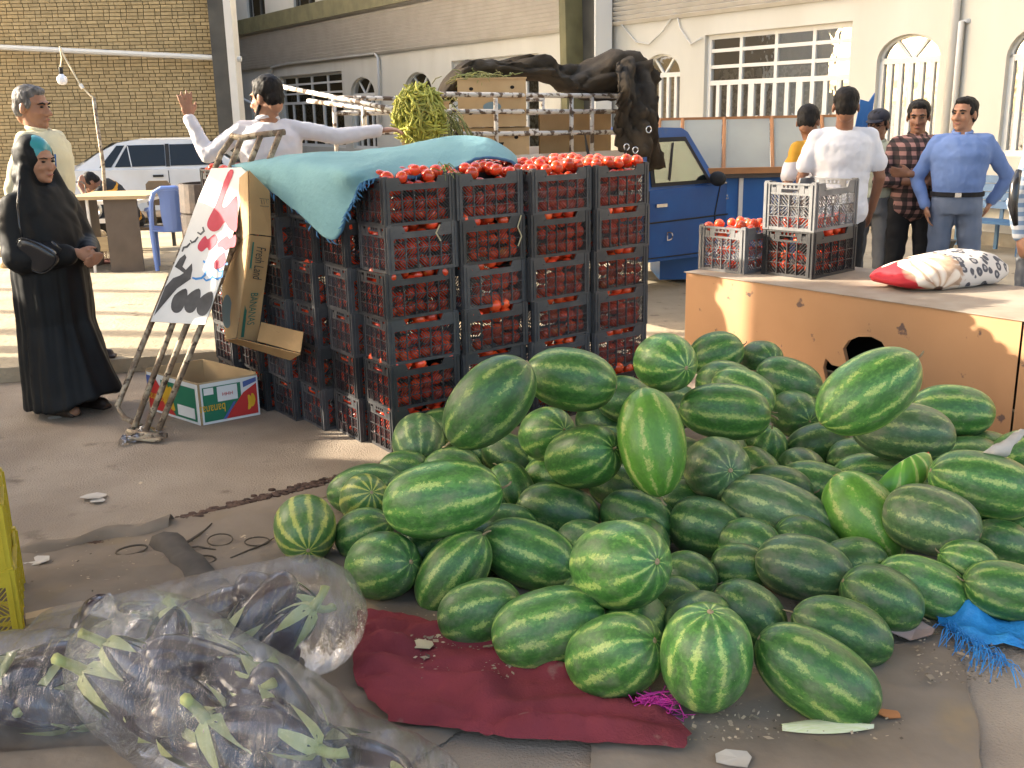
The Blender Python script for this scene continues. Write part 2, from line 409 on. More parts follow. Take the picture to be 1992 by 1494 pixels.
# downpipe and cables on the hall
g = MB(); s_, z_ = fs(1866, 5)
g.tube([fw(s_, 0.2, .06), fw(s_, ZT, .06)], .055, 8); dp = solo('downpipe', g, m_pipe, 'white downpipe fixed to the hall wall above the man in blue', 'pipe', smooth=True)
g = MB(); s2, z2 = fs(1876, 42); g.tube([fw(s2, .9, .05), fw(s2, z2, .05), fw(s2+.06, z2, -.02)], .04, 8); solo('vent_pipe', g, m_pipe, 'short white pipe beside the taller downpipe on the hall wall', 'pipe', smooth=True)
def hcable(pts, lab, r=.010):
    g = MB(); P = [fs(*p) for p in pts]; g.tube([fw(s, z, .03) for s, z in P], r, 5); solo('cable', g, m_pipe, lab, 'cable', smooth=True)
hcable([(1318, 22), (1290, 62), (1265, 86), (1240, 82), (1222, 60), (1205, 40)], 'loose cable sagging left from the louvre end over the arched window', .012)
hcable([(1318, 22), (1326, 55), (1346, 86), (1368, 74)], 'thin cable hanging from louvre to the corner of the wide window', .012)
g = MB(); P = [fs(*p) for p in [(531, 150), (531, 131), (560, 124), (733, 104), (739, 112), (743, 240)]]; g.tube([fw(s, z, .05) for s, z in P], .035, 6); solo('conduit', g, m_pipe, 'painted conduit bending over the far gridded window', 'conduit', smooth=True)
g = MB(); P = [fs(*p) for p in [(472, 145), (480, 178), (492, 193), (520, 208)]]; g.tube([fw(s, z, .3) for s, z in P], .05, 6); solo('drain_spout', g, m_pipe, 'old drain spout hanging crookedly beside the brick corner', 'pipe', smooth=True)

# ================================================================ the shed over the stalls: unseen roof above, side walls and boards added to shape the sun
shed = thing('market_shed', (0, 0, 0), 'roofed market shed over the produce stalls, with added sun-blocking walls out of view', 'shed')
g = MB(); g.box((.5, 3.1, 5.13), (19, 5.6, .1)); part('roof', g, m_louv, shed)  # unseen roof, pale underside picked to bounce fill onto the stalls
def wl(th, nm, y0, y1, z0, z1):
    g = MB(); g.box((-9.1, (y0+y1)/2, (z0+z1)/2), (.2, y1-y0, z1-z0)); part(nm, g, m_white, th)
wl(shed, 'blocker_wall', 2.0, 6.4, 0, 5.06); wl(shed, 'low_blocker', 6.402, 7.95, 0, 3.2); wl(shed, 'blocker', 6.402, 6.85, 3.65, 5.06); wl(shed, 'blocker', 6.852, 8.3, 4.35, 5.06); wl(shed, 'post', 8.1, 8.3, 0, 4.348)  # added off frame, stepped and slotted to let chosen sun patches through
for x, y in ((9.6, 5.6), (9.6, .6), (-8.7, .6)):
    g = MB(); g.box((x, y, 2.54), (.25, .25, 5.07)); part('post', g, m_dsteel, shed)
shade_shed = thing('added_shade_shed', (-9.1, 15.5, 0), 'added, unseen sun-shading shed with a deep eave beyond the left edge of the yard', 'shed')  # whole shed added off frame to block the low sun
wl(shade_shed, 'blocker', 9.3, 20.6, 5.0, 12.0); wl(shade_shed, 'blocker_wall', 16.0, 17.7, 0, 4.998); wl(shade_shed, 'post', 9.5, 9.62, 0, 4.998); wl(shade_shed, 'post', 10.6, 10.72, 0, 4.998)  # unseen sun blockers, kept pale to lighten the window reflections
g = MB(); g.box((-12.2, 14.95, 11.9), (5.8, 11.2, .1)); part('roof', g, m_roof, shade_shed)  # unseen roof of the added sun-blocking shed
for x, y in ((-14.8, 9.8), (-14.8, 17.5)):
    g = MB(); g.box((x, y, 5.9), (.2, .18, 11.8)); part('post', g, m_dsteel, shade_shed)
# ================================================================ plastic crates of tomatoes
m_crate = mat('black_crate_plastic', (.042, .042, .046), .42, (.065, .062, .062), 14, bump=.05, bscale=90, spec=.5, objrand=.5)
m_crateg = mat('grey_crate_plastic', (.17, .17, .175), .45, (.12, .12, .125), 14, spec=.5)
m_cratey = mat('yellow_crate_plastic', (.55, .42, .03), .45, (.46, .34, .02), 10, spec=.5)
m_crater = mat('maroon_crate_plastic', (.12, .035, .03), .6, (.2, .1, .09), 20)
m_tom = mat('tomato_skin', (.66, .035, .014), .22, (.56, .07, .014), 2.0, spec=.6, objrand=.25, coat=.2, col3=(.62, .20, .02), n3=.9, r3=(.62, .75))
m_tomi = mat('tomato_skin_many', (.78, .06, .022), .25, (.68, .09, .02), 9.0, spec=.6, island=.30, col3=(.60, .22, .03), n3=6, r3=(.66, .74))
m_vine = mat('tomato_vine', (.16, .20, .05), .8)
CL, CW, CH = .412, .292, .236
def crate_mesh(name, m):
    mb = MB()
    def face(o, ux, L, nrm, short):
        o = V(o); ux = V(ux); nrm = V(nrm); uz = V((0, 0, 1))
        def bx(u0, u1, z0, z1, d0=-.004, d1=.004):
            a = o+ux*u0+uz*z0+nrm*d0
            mb.slab([o+ux*u0+uz*z0+nrm*d0, o+ux*u1+uz*z0+nrm*d0, o+ux*u1+uz*z1+nrm*d0, o+ux*u0+uz*z1+nrm*d0], nrm*(d1-d0))
        h = L/2
        pw = .034
        for s in (-1, 1):
            a, c = (-h, -h+pw) if s < 0 else (h-pw, h)
            bx(a, c, 0, CH-.004, -.006, .0075)
            bx((a+c)/2-.002, (a+c)/2+.002, .01, CH-.01, .0075, .012)
        u0, u1 = -h+pw, h-pw
        bx(u0, u1, 0, .016, -.006, .006)
        if short:
            zb = CH-.062; bx(u0, u1, zb, zb+.010); bx(u0, u1, CH-.014, CH-.004, -.006, .008)
            W_ = u1-u0
            cells = [(u0, u0+.03, zb+.01, zb+.034), (u0, u0+.012, zb+.034, CH-.014), (u0+.034, u0+.062, zb+.01, CH-.014), (u1-.03, u1, zb+.01, zb+.034), (u1-.012, u1, zb+.034, CH-.014), (u1-.062, u1-.034, zb+.01, CH-.014)]
            for c in cells: bx(*c, -.003, .003)
            for k in range(5): uu = u0+.066+(W_-.132)*k/4; bx(uu-.004, uu+.004, zb+.032, CH-.014, -.003, .004)
            bx(u0+.062, u1-.062, zb+.028, zb+.034, -.003, .005)
            nc, nr, ztop = 4, 3, zb
        else:
            zb = CH-.066; n0, n1 = u0+.055, u1-.055
            bx(u0, u1, zb, CH-.038, -.004, .004)
            for (a, c, dd) in ((u0, n0, .018), (n1, u1, -.018)):
                p = [o+ux*a+uz*(CH-.038), o+ux*(c if dd < 0 else c+dd)+uz*(CH-.038), o+ux*(c)+uz*(CH-.004), o+ux*a+uz*(CH-.004)]
                if dd < 0: p = [o+ux*(a+dd)+uz*(CH-.038), o+ux*c+uz*(CH-.038), o+ux*c+uz*(CH-.004), o+ux*a+uz*(CH-.004)]
                mb.slab([q-nrm*.004 for q in p], nrm*.008)
            bx(n0, n1, CH-.043, CH-.036, -.007, .008)
            nc, nr, ztop = 5, 3, zb
        z0 = .016; cw = (u1-u0)/nc; rh = (ztop-z0)/nr
        for i in range(1, nc): u = u0+cw*i; bx(u-.002, u+.002, z0, ztop, .0, .010)
        for j in range(1, nr): z = z0+rh*j; bx(-h+.004, h-.004, z-.0016, z+.0016, .002, .0085)
        pitch = .0185; hw = .0014 if short else .0013
        for i in range(nc):
            for j in range(nr):
                sg = 1 if ((i < nc/2) ^ (j == 1)) else -1
                a0, a1, b0, b1 = u0+cw*i, u0+cw*(i+1), z0+rh*j, z0+rh*(j+1)
                c = -(b1-b0)
                while c < (a1-a0)+.001:
                    pts = []
                    # line u-a0 = c + t, z-b0 = t  (sg>0)  clipped to the cell
                    t0 = max(0, -c); t1 = min(b1-b0, (a1-a0)-c)
                    if t1-t0 > .008:
                        if sg > 0: e = [(a0+c+t0, b1-t0), (a0+c+t1, b1-t1)]
                        else: e = [(a0+c+t0, b0+t0), (a0+c+t1, b0+t1)]
                        q0 = o+ux*e[0][0]+uz*e[0][1]; q1 = o+ux*e[1][0]+uz*e[1][1]; t = (q1-q0).normalized(); w = t.cross(nrm)*hw
                        A = [q0-w-nrm*.003, q1-w-nrm*.003, q1+w-nrm*.003, q0+w-nrm*.003]; Bk = [p+nrm*.005 for p in A]
                        mb.add(A+Bk, [(4, 5, 6, 7), (0, 3, 2, 1), (0, 1, 5, 4), (3, 7, 6, 2)])
                    c += pitch
    x, y = CL/2-.008, CW/2-.008
    face((-x, 0, 0), (0, 1, 0), CW-.002, (-1, 0, 0), True); face((x, 0, 0), (0, 1, 0), CW-.002, (1, 0, 0), True)
    face((0, -y, 0), (1, 0, 0), CL-.002, (0, -1, 0), False); face((0, y, 0), (1, 0, 0), CL-.002, (0, 1, 0), False)
    mb.box((0, 0, .006), (CL-.03, CW-.03, .006))
    for sx in (-1, 1):
        for sy in (-1, 1): mb.box((sx*(CL/2-.016), sy*(CW/2-.016), CH-.001), (.026, .026, .007))
    return mb.mesh(name, m)
crate_me = crate_mesh('crate_body', m_crate); crate_me_g = crate_mesh('crate_body', m_crateg); crate_me_r = crate_mesh('crate_body', m_crater); crate_me_y = crate_mesh('crate_body', m_cratey)
tb = MB(); tb.ell((0, 0, 0), (1, 1, .88), nu=16, nv=10)
for i, p in enumerate(tb.v):
    q = V(p); r = q.xy.length; a = atan2(q.y, q.x); f = 1+.03*sin(5*a)*min(1, r*1.2); dz = -.10*max(0, 1-r/.35) if q.z > .5 else 0
    tb.v[i] = (q.x*f, q.y*f, q.z+dz)
tom_me = tb.mesh('tomato', m_tom, True)
tl = MB(); tl.ell((0, 0, 0), (1, 1, .9), nu=9, nv=6)
tom_stuff = MB(); TOMN = [0]
R2 = random.Random(11)
def rotz(a): return Matrix.Rotation(a, 4, 'Z')
def add_tom(M, p, r, single=None):
    q = M @ V(p)
    E_ = Euler((R2.uniform(-.9, .9), R2.uniform(-.9, .9), R2.uniform(0, 6)))
    if single and TOMN[0] < 292:
        TOMN[0] += 1
        o = link('tomato', tom_me); o.location = q; o.scale = (r, r, r); o.rotation_euler = E_
        tag(o, single[0], 'tomato', single[1])
    else:
        m3 = E_.to_matrix(); k = len(tom_stuff.v)
        tom_stuff.v += [tuple(q+m3 @ (V(v)*r)) for v in tl.v]; tom_stuff.f += [tuple(i+k for i in f) for f in tl.f]; tom_stuff.m += [0]*len(tl.f)
def fill(M, sc, kind, single=None, level=1.0, heap=False):
    """tomatoes against the two visible sides of a crate and on top"""
    r = .034
    x, y = (CL/2-.0125)-r, (CW/2-.0125)-r
    nz = int(3*level+.01)
    zs = [.012+r+k*.064 for k in range(nz)]
    for z in zs:
        if 'S' in kind:
            for i in range(4): add_tom(M, (-x+R2.uniform(-.004, .004), -y+2*y*i/3+R2.uniform(-.006, .006), z+R2.uniform(-.01, .01)), r*R2.uniform(.88, 1.04), single)
        if 'L' in kind:
            for i in range(1, 6): add_tom(M, (-x+2*x*i/5.2+R2.uniform(-.008, .008), -y+R2.uniform(-.004, .004), z+R2.uniform(-.01, .01)), r*R2.uniform(.88, 1.05), single)
    if 'T' in kind:
        zt = .012+nz*.064+(.022 if heap else .012)
        for i in range(5):
            for j in range(4):
                if R2.random() < .9: add_tom(M, (-x+2*x*i/4+R2.uniform(-.012, .012), -y+2*y*j/3+R2.uniform(-.012, .012), zt+R2.uniform(-.012, .02)+(.022*(1-abs(i-2)/2.2) if heap else 0)), r*R2.uniform(.88, 1.1), single)
YAW = radians(35); d2 = V((cos(YAW), sin(YAW), 0)); d1 = V((-sin(YAW), cos(YAW), 0))
c0 = V((-.607, 4.996, 0)); LV = ['top', 'second from the top', 'third from the top', 'fourth from the top', 'fifth from the top', 'bottom']
cols = []
for k in range(6): cols.append((c0+V((-.712, .703, 0))*.302*k, ['front corner stack', 'stack left of the corner', 'second stack left of the corner', 'third stack left of the corner', 'fourth stack left of the corner', 'far left stack behind the sign'][k], 'SL' if k == 0 else 'S'))
for j in range(1, 4): cols.append((c0+V((.843, .538, 0))*.425*j, ['', 'stack right of the corner', 'second stack right of the corner', 'far right stack beside the truck'][j], 'L'))
first = None
def put_crate(M, me, label, group):
    o = bpy.data.objects.new('tomato_crate', None); COL.objects.link(o); o.matrix_world = M
    tag(o, label, 'crate', group); b_ = link('crate_body', me, o); return o
jr = random.Random(5)
for ci, (cp, nm, kd_) in enumerate(cols):
    for lv in range(6):
        z = (5-lv)*.2315
        j = V((jr.uniform(-.011, .011), jr.uniform(-.011, .011), 0))
        ctr = cp+d2*(CL/2)+d1*(CW/2)+j
        M = Matrix.Translation(ctr+V((0, 0, z))) @ rotz(YAW+jr.uniform(-.035, .035)+(.03 if ci >= 6 else 0))
        put_crate(M, crate_me, f'black tomato crate, {LV[lv]} in the {nm}', 'stacked black tomato crates')
        top = lv == 0
        sg = None
        if top and ci not in (2, 3, 4, 5): sg = (f'red tomato in the top crate of the {nm}', f'tomatoes in the top crate of the {nm}')
        elif ci == 0 and lv in (1, 2): sg = (f'red tomato in the crate {LV[lv]}, {nm}', f'tomatoes in the crate {LV[lv]} of the {nm}')
        fill(M, 1, kd_+'T', sg, heap=top and ci not in (1, 2, 3, 4, 5))
for k, (a, b_) in enumerate(((1, 1), (2, 1), (3, 1))):
    ctr = c0+d2*(CL/2+.425*a)+d1*(CW/2+.30*b_)+V((0, 0, 5*.2315)); M = Matrix.Translation(ctr) @ rotz(YAW)
    put_crate(M, crate_me, ['black crate of tomatoes in the back row peeping out under the blue foam', 'black crate of tomatoes in the back row behind the second right stack', 'black crate of tomatoes in the back row behind the far right stack'][k], 'stacked black tomato crates')
    fill(M, 1, 'T', ('red tomato heaped in the back row of the tomato stacks', 'tomatoes heaped in the back row'), heap=True)
# crates on the tan platform
BZ = .62
bP1 = G(1335, 530, BZ); bP2 = G(1992, 625, BZ)
bd = (bP2-bP1).normalized(); bn = V((-bd.y, bd.x, 0)); bn = bn if bn.y > 0 else -bn       # bn: away from the camera
PY = atan2(-bd.x*-1, 1) if False else atan2(bn.y, bn.x)+radians(4)
SC = 1.28
def pc(px, py, lift, me, label, kind, level, sgl, single=True, ry=0):
    p = G(px, py, BZ); a = PY+ry; e1 = V((cos(a), sin(a), 0)); e2 = V((-sin(a), cos(a), 0))
    ctr = p+e1*(CL/2*SC)+e2*(CW/2*SC); M = Matrix.Translation(ctr+V((0, 0, lift))) @ rotz(a) @ Matrix.Scale(SC, 4)
    put_crate(M, me, label, 'tomato crates on the tan platform')
    fill(M, SC, kind, (sgl, sgl.replace('red tomato', 'tomatoes')) if single else None, level)
    return M
pc(1447, 536, .004, crate_me_g, 'grey crate of tomatoes standing alone at the left end of the platform', 'SLT', 1, 'red tomato in the lone crate at the platform end')
pc(1578, 546, .004, crate_me, 'full black crate of tomatoes under the half empty one on the platform', 'SLT', 1, 'red tomato in the lower platform crate')
pc(1578, 546, .004+.2315*SC, crate_me_g, 'half empty grey and black crate on top of the pair on the platform', 'SL', .34, 'red tomato at the bottom of the upper platform crate', ry=.02)
tag(solo('tomatoes', tom_stuff, m_tomi, smooth=True, origin=(0, 0, 0)), 'many red tomatoes packed behind the crate slats', 'tomatoes', kind='stuff')
# vine tufts and dry stems on the stack
def tuft(p, n, L, lab, nm='vine_tuft', cat='stems', m=None, up=.5):
    mb = MB(); p = V(p)
    for k in range(n):
        a = R2.uniform(0, 6.3); d = V((cos(a), sin(a), R2.uniform(0, up)+.1)); q = [p+d*L*t+V((0, 0, -.6*L*t*t+.02*sin(5*t+k))) for t in (0, .3, .6, 1)]
        mb.tube(q, [.0035, .003, .002, .001], 5)
    return solo(nm, mb, m or m_vine, lab, cat)
tuft(D(865, 335, 5.25)+V((0, 0, .02)), 9, .09, 'green tomato vine tuft on the corner crate under the foam')
def dry(px, lab):
    mb = MB(); pts = [c0+d2*px[0]-d1*.014+V((0, 0, z)) for z in px[1:]]
    pts = [p+d2*.012*((-1)**i) for i, p in enumerate(pts)]; mb.tube(pts, .004, 5); solo('dry_straw_blade', mb, mat('dry_straw', (.5, .42, .26), .9) if 'dry_straw' not in MT else MT['dry_straw'], lab, 'straw')
dry((.80, 1.16, 1.10, 1.05, 1.0), 'pale dry stem hanging over the front of the second crate right of the corner')
dry((.30, 1.15, 1.11, 1.07), 'short pale stem caught under the top crate of the corner stack')
dry((1.32, .68, .64, .60), 'thin dry stalk stuck in the far right tomato stack')

# ================================================================ tan metal platform with a torn hole
m_tan = mat('tan_painted_metal', (.47, .26, .13), .55, (.40, .21, .10), 1.6, (.3, .7), .06, 20, .4, col3=(.13, .08, .065), n3=8.5, r3=(.665, .70))
m_tantop = mat('dusty_platform_top', (.34, .29, .23), .8, (.26, .2, .15), 4, bump=.1, bscale=30)
m_hole = mat('hole_shade_black', (.01, .009, .008), .95)  # near-black paint for the shade inside holes
plat = thing('market_platform', tuple((bP1.x, bP1.y, 0)), 'long tan metal platform with rust spots and a torn black hole', 'platform')
Lp = (bP2-bP1).length+.9; Dp = .95
def bf(u, z, off=0.0): return V((bP1.x, bP1.y, 0))+bd*u+V((0, 0, z))-bn*off
def bpx(px, py):
    p = PL(px, py, bP1, -bn); return ((p-bP1).dot(bd), p.z)
h1 = [bpx(*p) for p in [(1645, 700), (1640, 678), (1650, 663), (1668, 655), (1695, 655), (1715, 665), (1724, 680), (1722, 720), (1690, 750), (1660, 745)]]
h2 = [bpx(*p) for p in [(1606, 697), (1618, 710), (1636, 714), (1640, 740), (1606, 738), (1601, 715)]]
uL = bpx(1980, 700)[0]
loops = [[V((u, z, 0)) for u, z in lp] for lp in ([(0, 0), (uL, 0), (uL, BZ), (0, BZ)], h1, h2)]
flat = [p for lp in loops for p in lp]
g = MB(); g.add([bf(p.x, p.y) for p in flat], [tuple(t) for t in tessellate_polygon(loops)])
for lp in (h1, h2):
    for i in range(len(lp)): a, c = lp[i], lp[(i+1) % len(lp)]; g.quad(bf(*a), bf(*c), bf(*c, -.03), bf(*a, -.03))
part('front_panel', g, m_tan, plat)
g = MB(); g.slab([bf(uL+.012, 0), bf(Lp, 0), bf(Lp, BZ), bf(uL+.012, BZ)], bn*.02); part('front_panel', g, m_tan, plat)
g = MB(); g.slab([bf(0, 0, -.002), bf(0, 0, -Dp), bf(0, BZ, -Dp), bf(0, BZ, -.002)], bd*.01); part('end_panel', g, m_tan, plat)
g = MB(); g.slab([bf(Lp, 0, -.025), bf(Lp, 0, -Dp), bf(Lp, BZ, -Dp), bf(Lp, BZ, -.025)], bd*-.01); part('end_panel', g, m_tan, plat)
g = MB(); g.slab([bf(-.012, BZ+.001, .012), bf(Lp, BZ+.001, .012), bf(Lp, BZ+.001, -Dp), bf(-.012, BZ+.001, -Dp)], (0, 0, .004)); part('top', g, m_tantop, plat)
g = MB(); g.quad(bf(.02, .01, -.5), bf(Lp, .01, -.5), bf(Lp, BZ-.01, -.5), bf(.02, BZ-.01, -.5)); part('hole_shade_sheet', g, m_hole, plat)  # black sheet added so the torn hole reads as deep shade

# ================================================================ watermelons
def melon_mat(name, dark, mid, pale, nst, thr, seed, dusty):
    m = bpy.data.materials.new(name); m.use_nodes = True; N = m.node_tree.nodes; L = m.node_tree.links; b = N['Principled BSDF']
    def mth(op, a, bb=None, c=None):
        x = N.new('ShaderNodeMath'); x.operation = op
        for k, v in enumerate((a, bb, c)):
            if v is None: continue
            if isinstance(v, (int, float)): x.inputs[k].default_value = v
            else: L.new(v, x.inputs[k])
        return x.outputs[0]
    def mr(f, lo, hi, a=0, bb=1):
        x = N.new('ShaderNodeMapRange'); x.interpolation_type = 'SMOOTHSTEP'
        for k, v in ((1, lo), (2, hi)):
            if isinstance(v, (int, float)): x.inputs[k].default_value = v
            else: L.new(v, x.inputs[k])
        x.inputs[3].default_value = a; x.inputs[4].default_value = bb; L.new(f, x.inputs[0]); return x.outputs[0]
    def mix(f, a, bb):
        x = N.new('ShaderNodeMix'); x.data_type = 'RGBA'; L.new(f, x.inputs[0])
        for k, c in ((6, a), (7, bb)):
            if isinstance(c, tuple): x.inputs[k].default_value = (*c, 1)
            else: L.new(c, x.inputs[k])
        return x.outputs[2]
    tc = N.new('ShaderNodeTexCoord'); oi = N.new('ShaderNodeObjectInfo')
    off = N.new('ShaderNodeVectorMath'); off.operation = 'ADD'
    sc = N.new('ShaderNodeVectorMath'); sc.operation = 'SCALE'; sc.inputs[0].default_value = (37, 19, 53); L.new(oi.outputs['Random'], sc.inputs['Scale'])
    L.new(tc.outputs['Object'], off.inputs[0]); L.new(sc.outputs[0], off.inputs[1]); vec = off.outputs[0]
    def noise(s, det, stretch=None, rough=.6):
        n = N.new('ShaderNodeTexNoise'); n.inputs['Scale'].default_value = s; n.inputs['Detail'].default_value = det; n.inputs['Roughness'].default_value = rough
        v = vec
        if stretch:
            mp = N.new('ShaderNodeMapping'); mp.inputs['Scale'].default_value = stretch; L.new(v, mp.inputs[0]); v = mp.outputs[0]
        L.new(v, n.inputs['Vector']); return n.outputs['Fac']
    sep = N.new('ShaderNodeSeparateXYZ'); L.new(tc.outputs['Object'], sep.inputs[0])
    ang = mth('ARCTAN2', sep.outputs[1], sep.outputs[0])
    rad = mth('SQRT', mth('ADD', mth('MULTIPLY', sep.outputs[0], sep.outputs[0]), mth('MULTIPLY', sep.outputs[1], sep.outputs[1])))
    lowd = mth('MULTIPLY', mth('SUBTRACT', noise(1.6, 2), .5), 1.1)
    fine = mth('MULTIPLY', mth('SUBTRACT', noise(8.5, 7, (1, 1, 1.6), .9), .5), 5.5)
    amp = mth('MULTIPLY', mth('ADD', lowd, fine), mr(rad, .05, .75))
    ph = mth('ADD', mth('MULTIPLY', ang, nst), mth('ADD', mth('MULTIPLY', amp, 1.25), mth('MULTIPLY', oi.outputs['Random'], 40)))
    s = mth('SINE', ph)
    th = mth('ADD', thr, mth('MULTIPLY', mth('SUBTRACT', noise(3.6, 4), .5), 2.2))
    stripe = mr(s, th, mth('ADD', th, .16))
    halo = mr(s, -.35, .55)
    body = mix(halo, dark, mid)
    body = mix(mr(noise(5, 6), .35, .7), body, mix(mr(noise(14, 4), .3, .7), dark, mid))
    pal = mix(mr(noise(26, 3), .35, .65), pale, tuple(c*.72 for c in pale))
    c = mix(stripe, body, pal)
    dust = mth('MULTIPLY', mr(noise(2.1, 6), .44, .74), dusty)
    c = mix(dust, c, (.20, .185, .135))
    scar = mr(noise(7.5, 3), .745, .77)
    c = mix(scar, c, (.42, .40, .27))
    hs = N.new('ShaderNodeHueSaturation'); L.new(c, hs.inputs['Color']); L.new(mr(oi.outputs['Random'], 0, 1, 1.0, 1.42), hs.inputs['Value'])
    L.new(hs.outputs[0], b.inputs['Base Color'])
    L.new(mr(dust, 0, .5, .36, .66), b.inputs['Roughness']); b.inputs['Specular IOR Level'].default_value = .42
    bp = N.new('ShaderNodeBump'); bp.inputs['Strength'].default_value = .12; bp.inputs['Distance'].default_value = .02
    L.new(noise(11, 4), bp.inputs['Height']); L.new(bp.outputs[0], b.inputs['Normal'])
    return m
mm = {'n': melon_mat('watermelon_rind', (.030, .098, .021), (.080, .205, .040), (.30, .40, .105), 10, .80, 1, .38),
      'd': melon_mat('watermelon_rind_dark', (.024, .074, .019), (.054, .145, .031), (.23, .32, .085), 9, .82, 2, .38),
      'g': melon_mat('watermelon_rind_dusty', (.042, .095, .034), (.085, .165, .060), (.30, .37, .13), 11, .78, 3, .7),
      'b': melon_mat('watermelon_rind_bright', (.075, .20, .024), (.12, .29, .035), (.40, .47, .13), 9, .80, 4, .15),
      'y': melon_mat('watermelon_rind_yellow', (.045, .115, .026), (.10, .19, .04), (.40, .42, .09), 11, .50, 5, .4)}
def melon_mesh(k, m, e):
    mb = MB(); n = 40; prof = []
    for j in range(29):
        t = -1+2*j/28; z = math.sin(t*pi/2); prof.append((max((1-abs(z)**e)**(1/e), .004), z))
    mb.lathe(prof, n); rr = random.Random(k); ph = rr.random()*6
    for i, p in enumerate(mb.v):
        q = V(p); a = atan2(q.y, q.x); f = 1+.012*sin(3*a+ph)+.018*mnoise.noise(q*1.4+V((k*3.3, 0, 0)))+.004*sin(9*a+ph)*(1-q.z**2)
        taper = 1+.05*q.z*(1 if k % 2 else -.6); mb.v[i] = (q.x*f*taper, q.y*f*taper, q.z*(1+.01*sin(a+ph)))
    return mb.mesh('watermelon', m, True)
mel_me = {(c, k): melon_mesh(k, mm[c], (2.15, 2.3, 2.05)[k]) for c in mm for k in range(3)}
m_stem = mat('dry_stem_brown', (.30, .24, .13), .8, (.2, .15, .08), 20)
m_scar = mat('blossom_scar', (.33, .24, .14), .8)
stem_b = MB(); stem_b.tube([(0, 0, .985), (.02, .0, 1.05), (.06, .03, 1.13), (.13, .05, 1.17)], [.045, .03, .026, .02], 7); stem_me = stem_b.mesh('stem', m_stem, True)
scar_b = MB(); scar_b.lathe([(.075, -.985), (.07, -1.006), (.03, -1.010), (.002, -1.002)], 12); scar_me = scar_b.mesh('blossom_scar', m_scar, True)
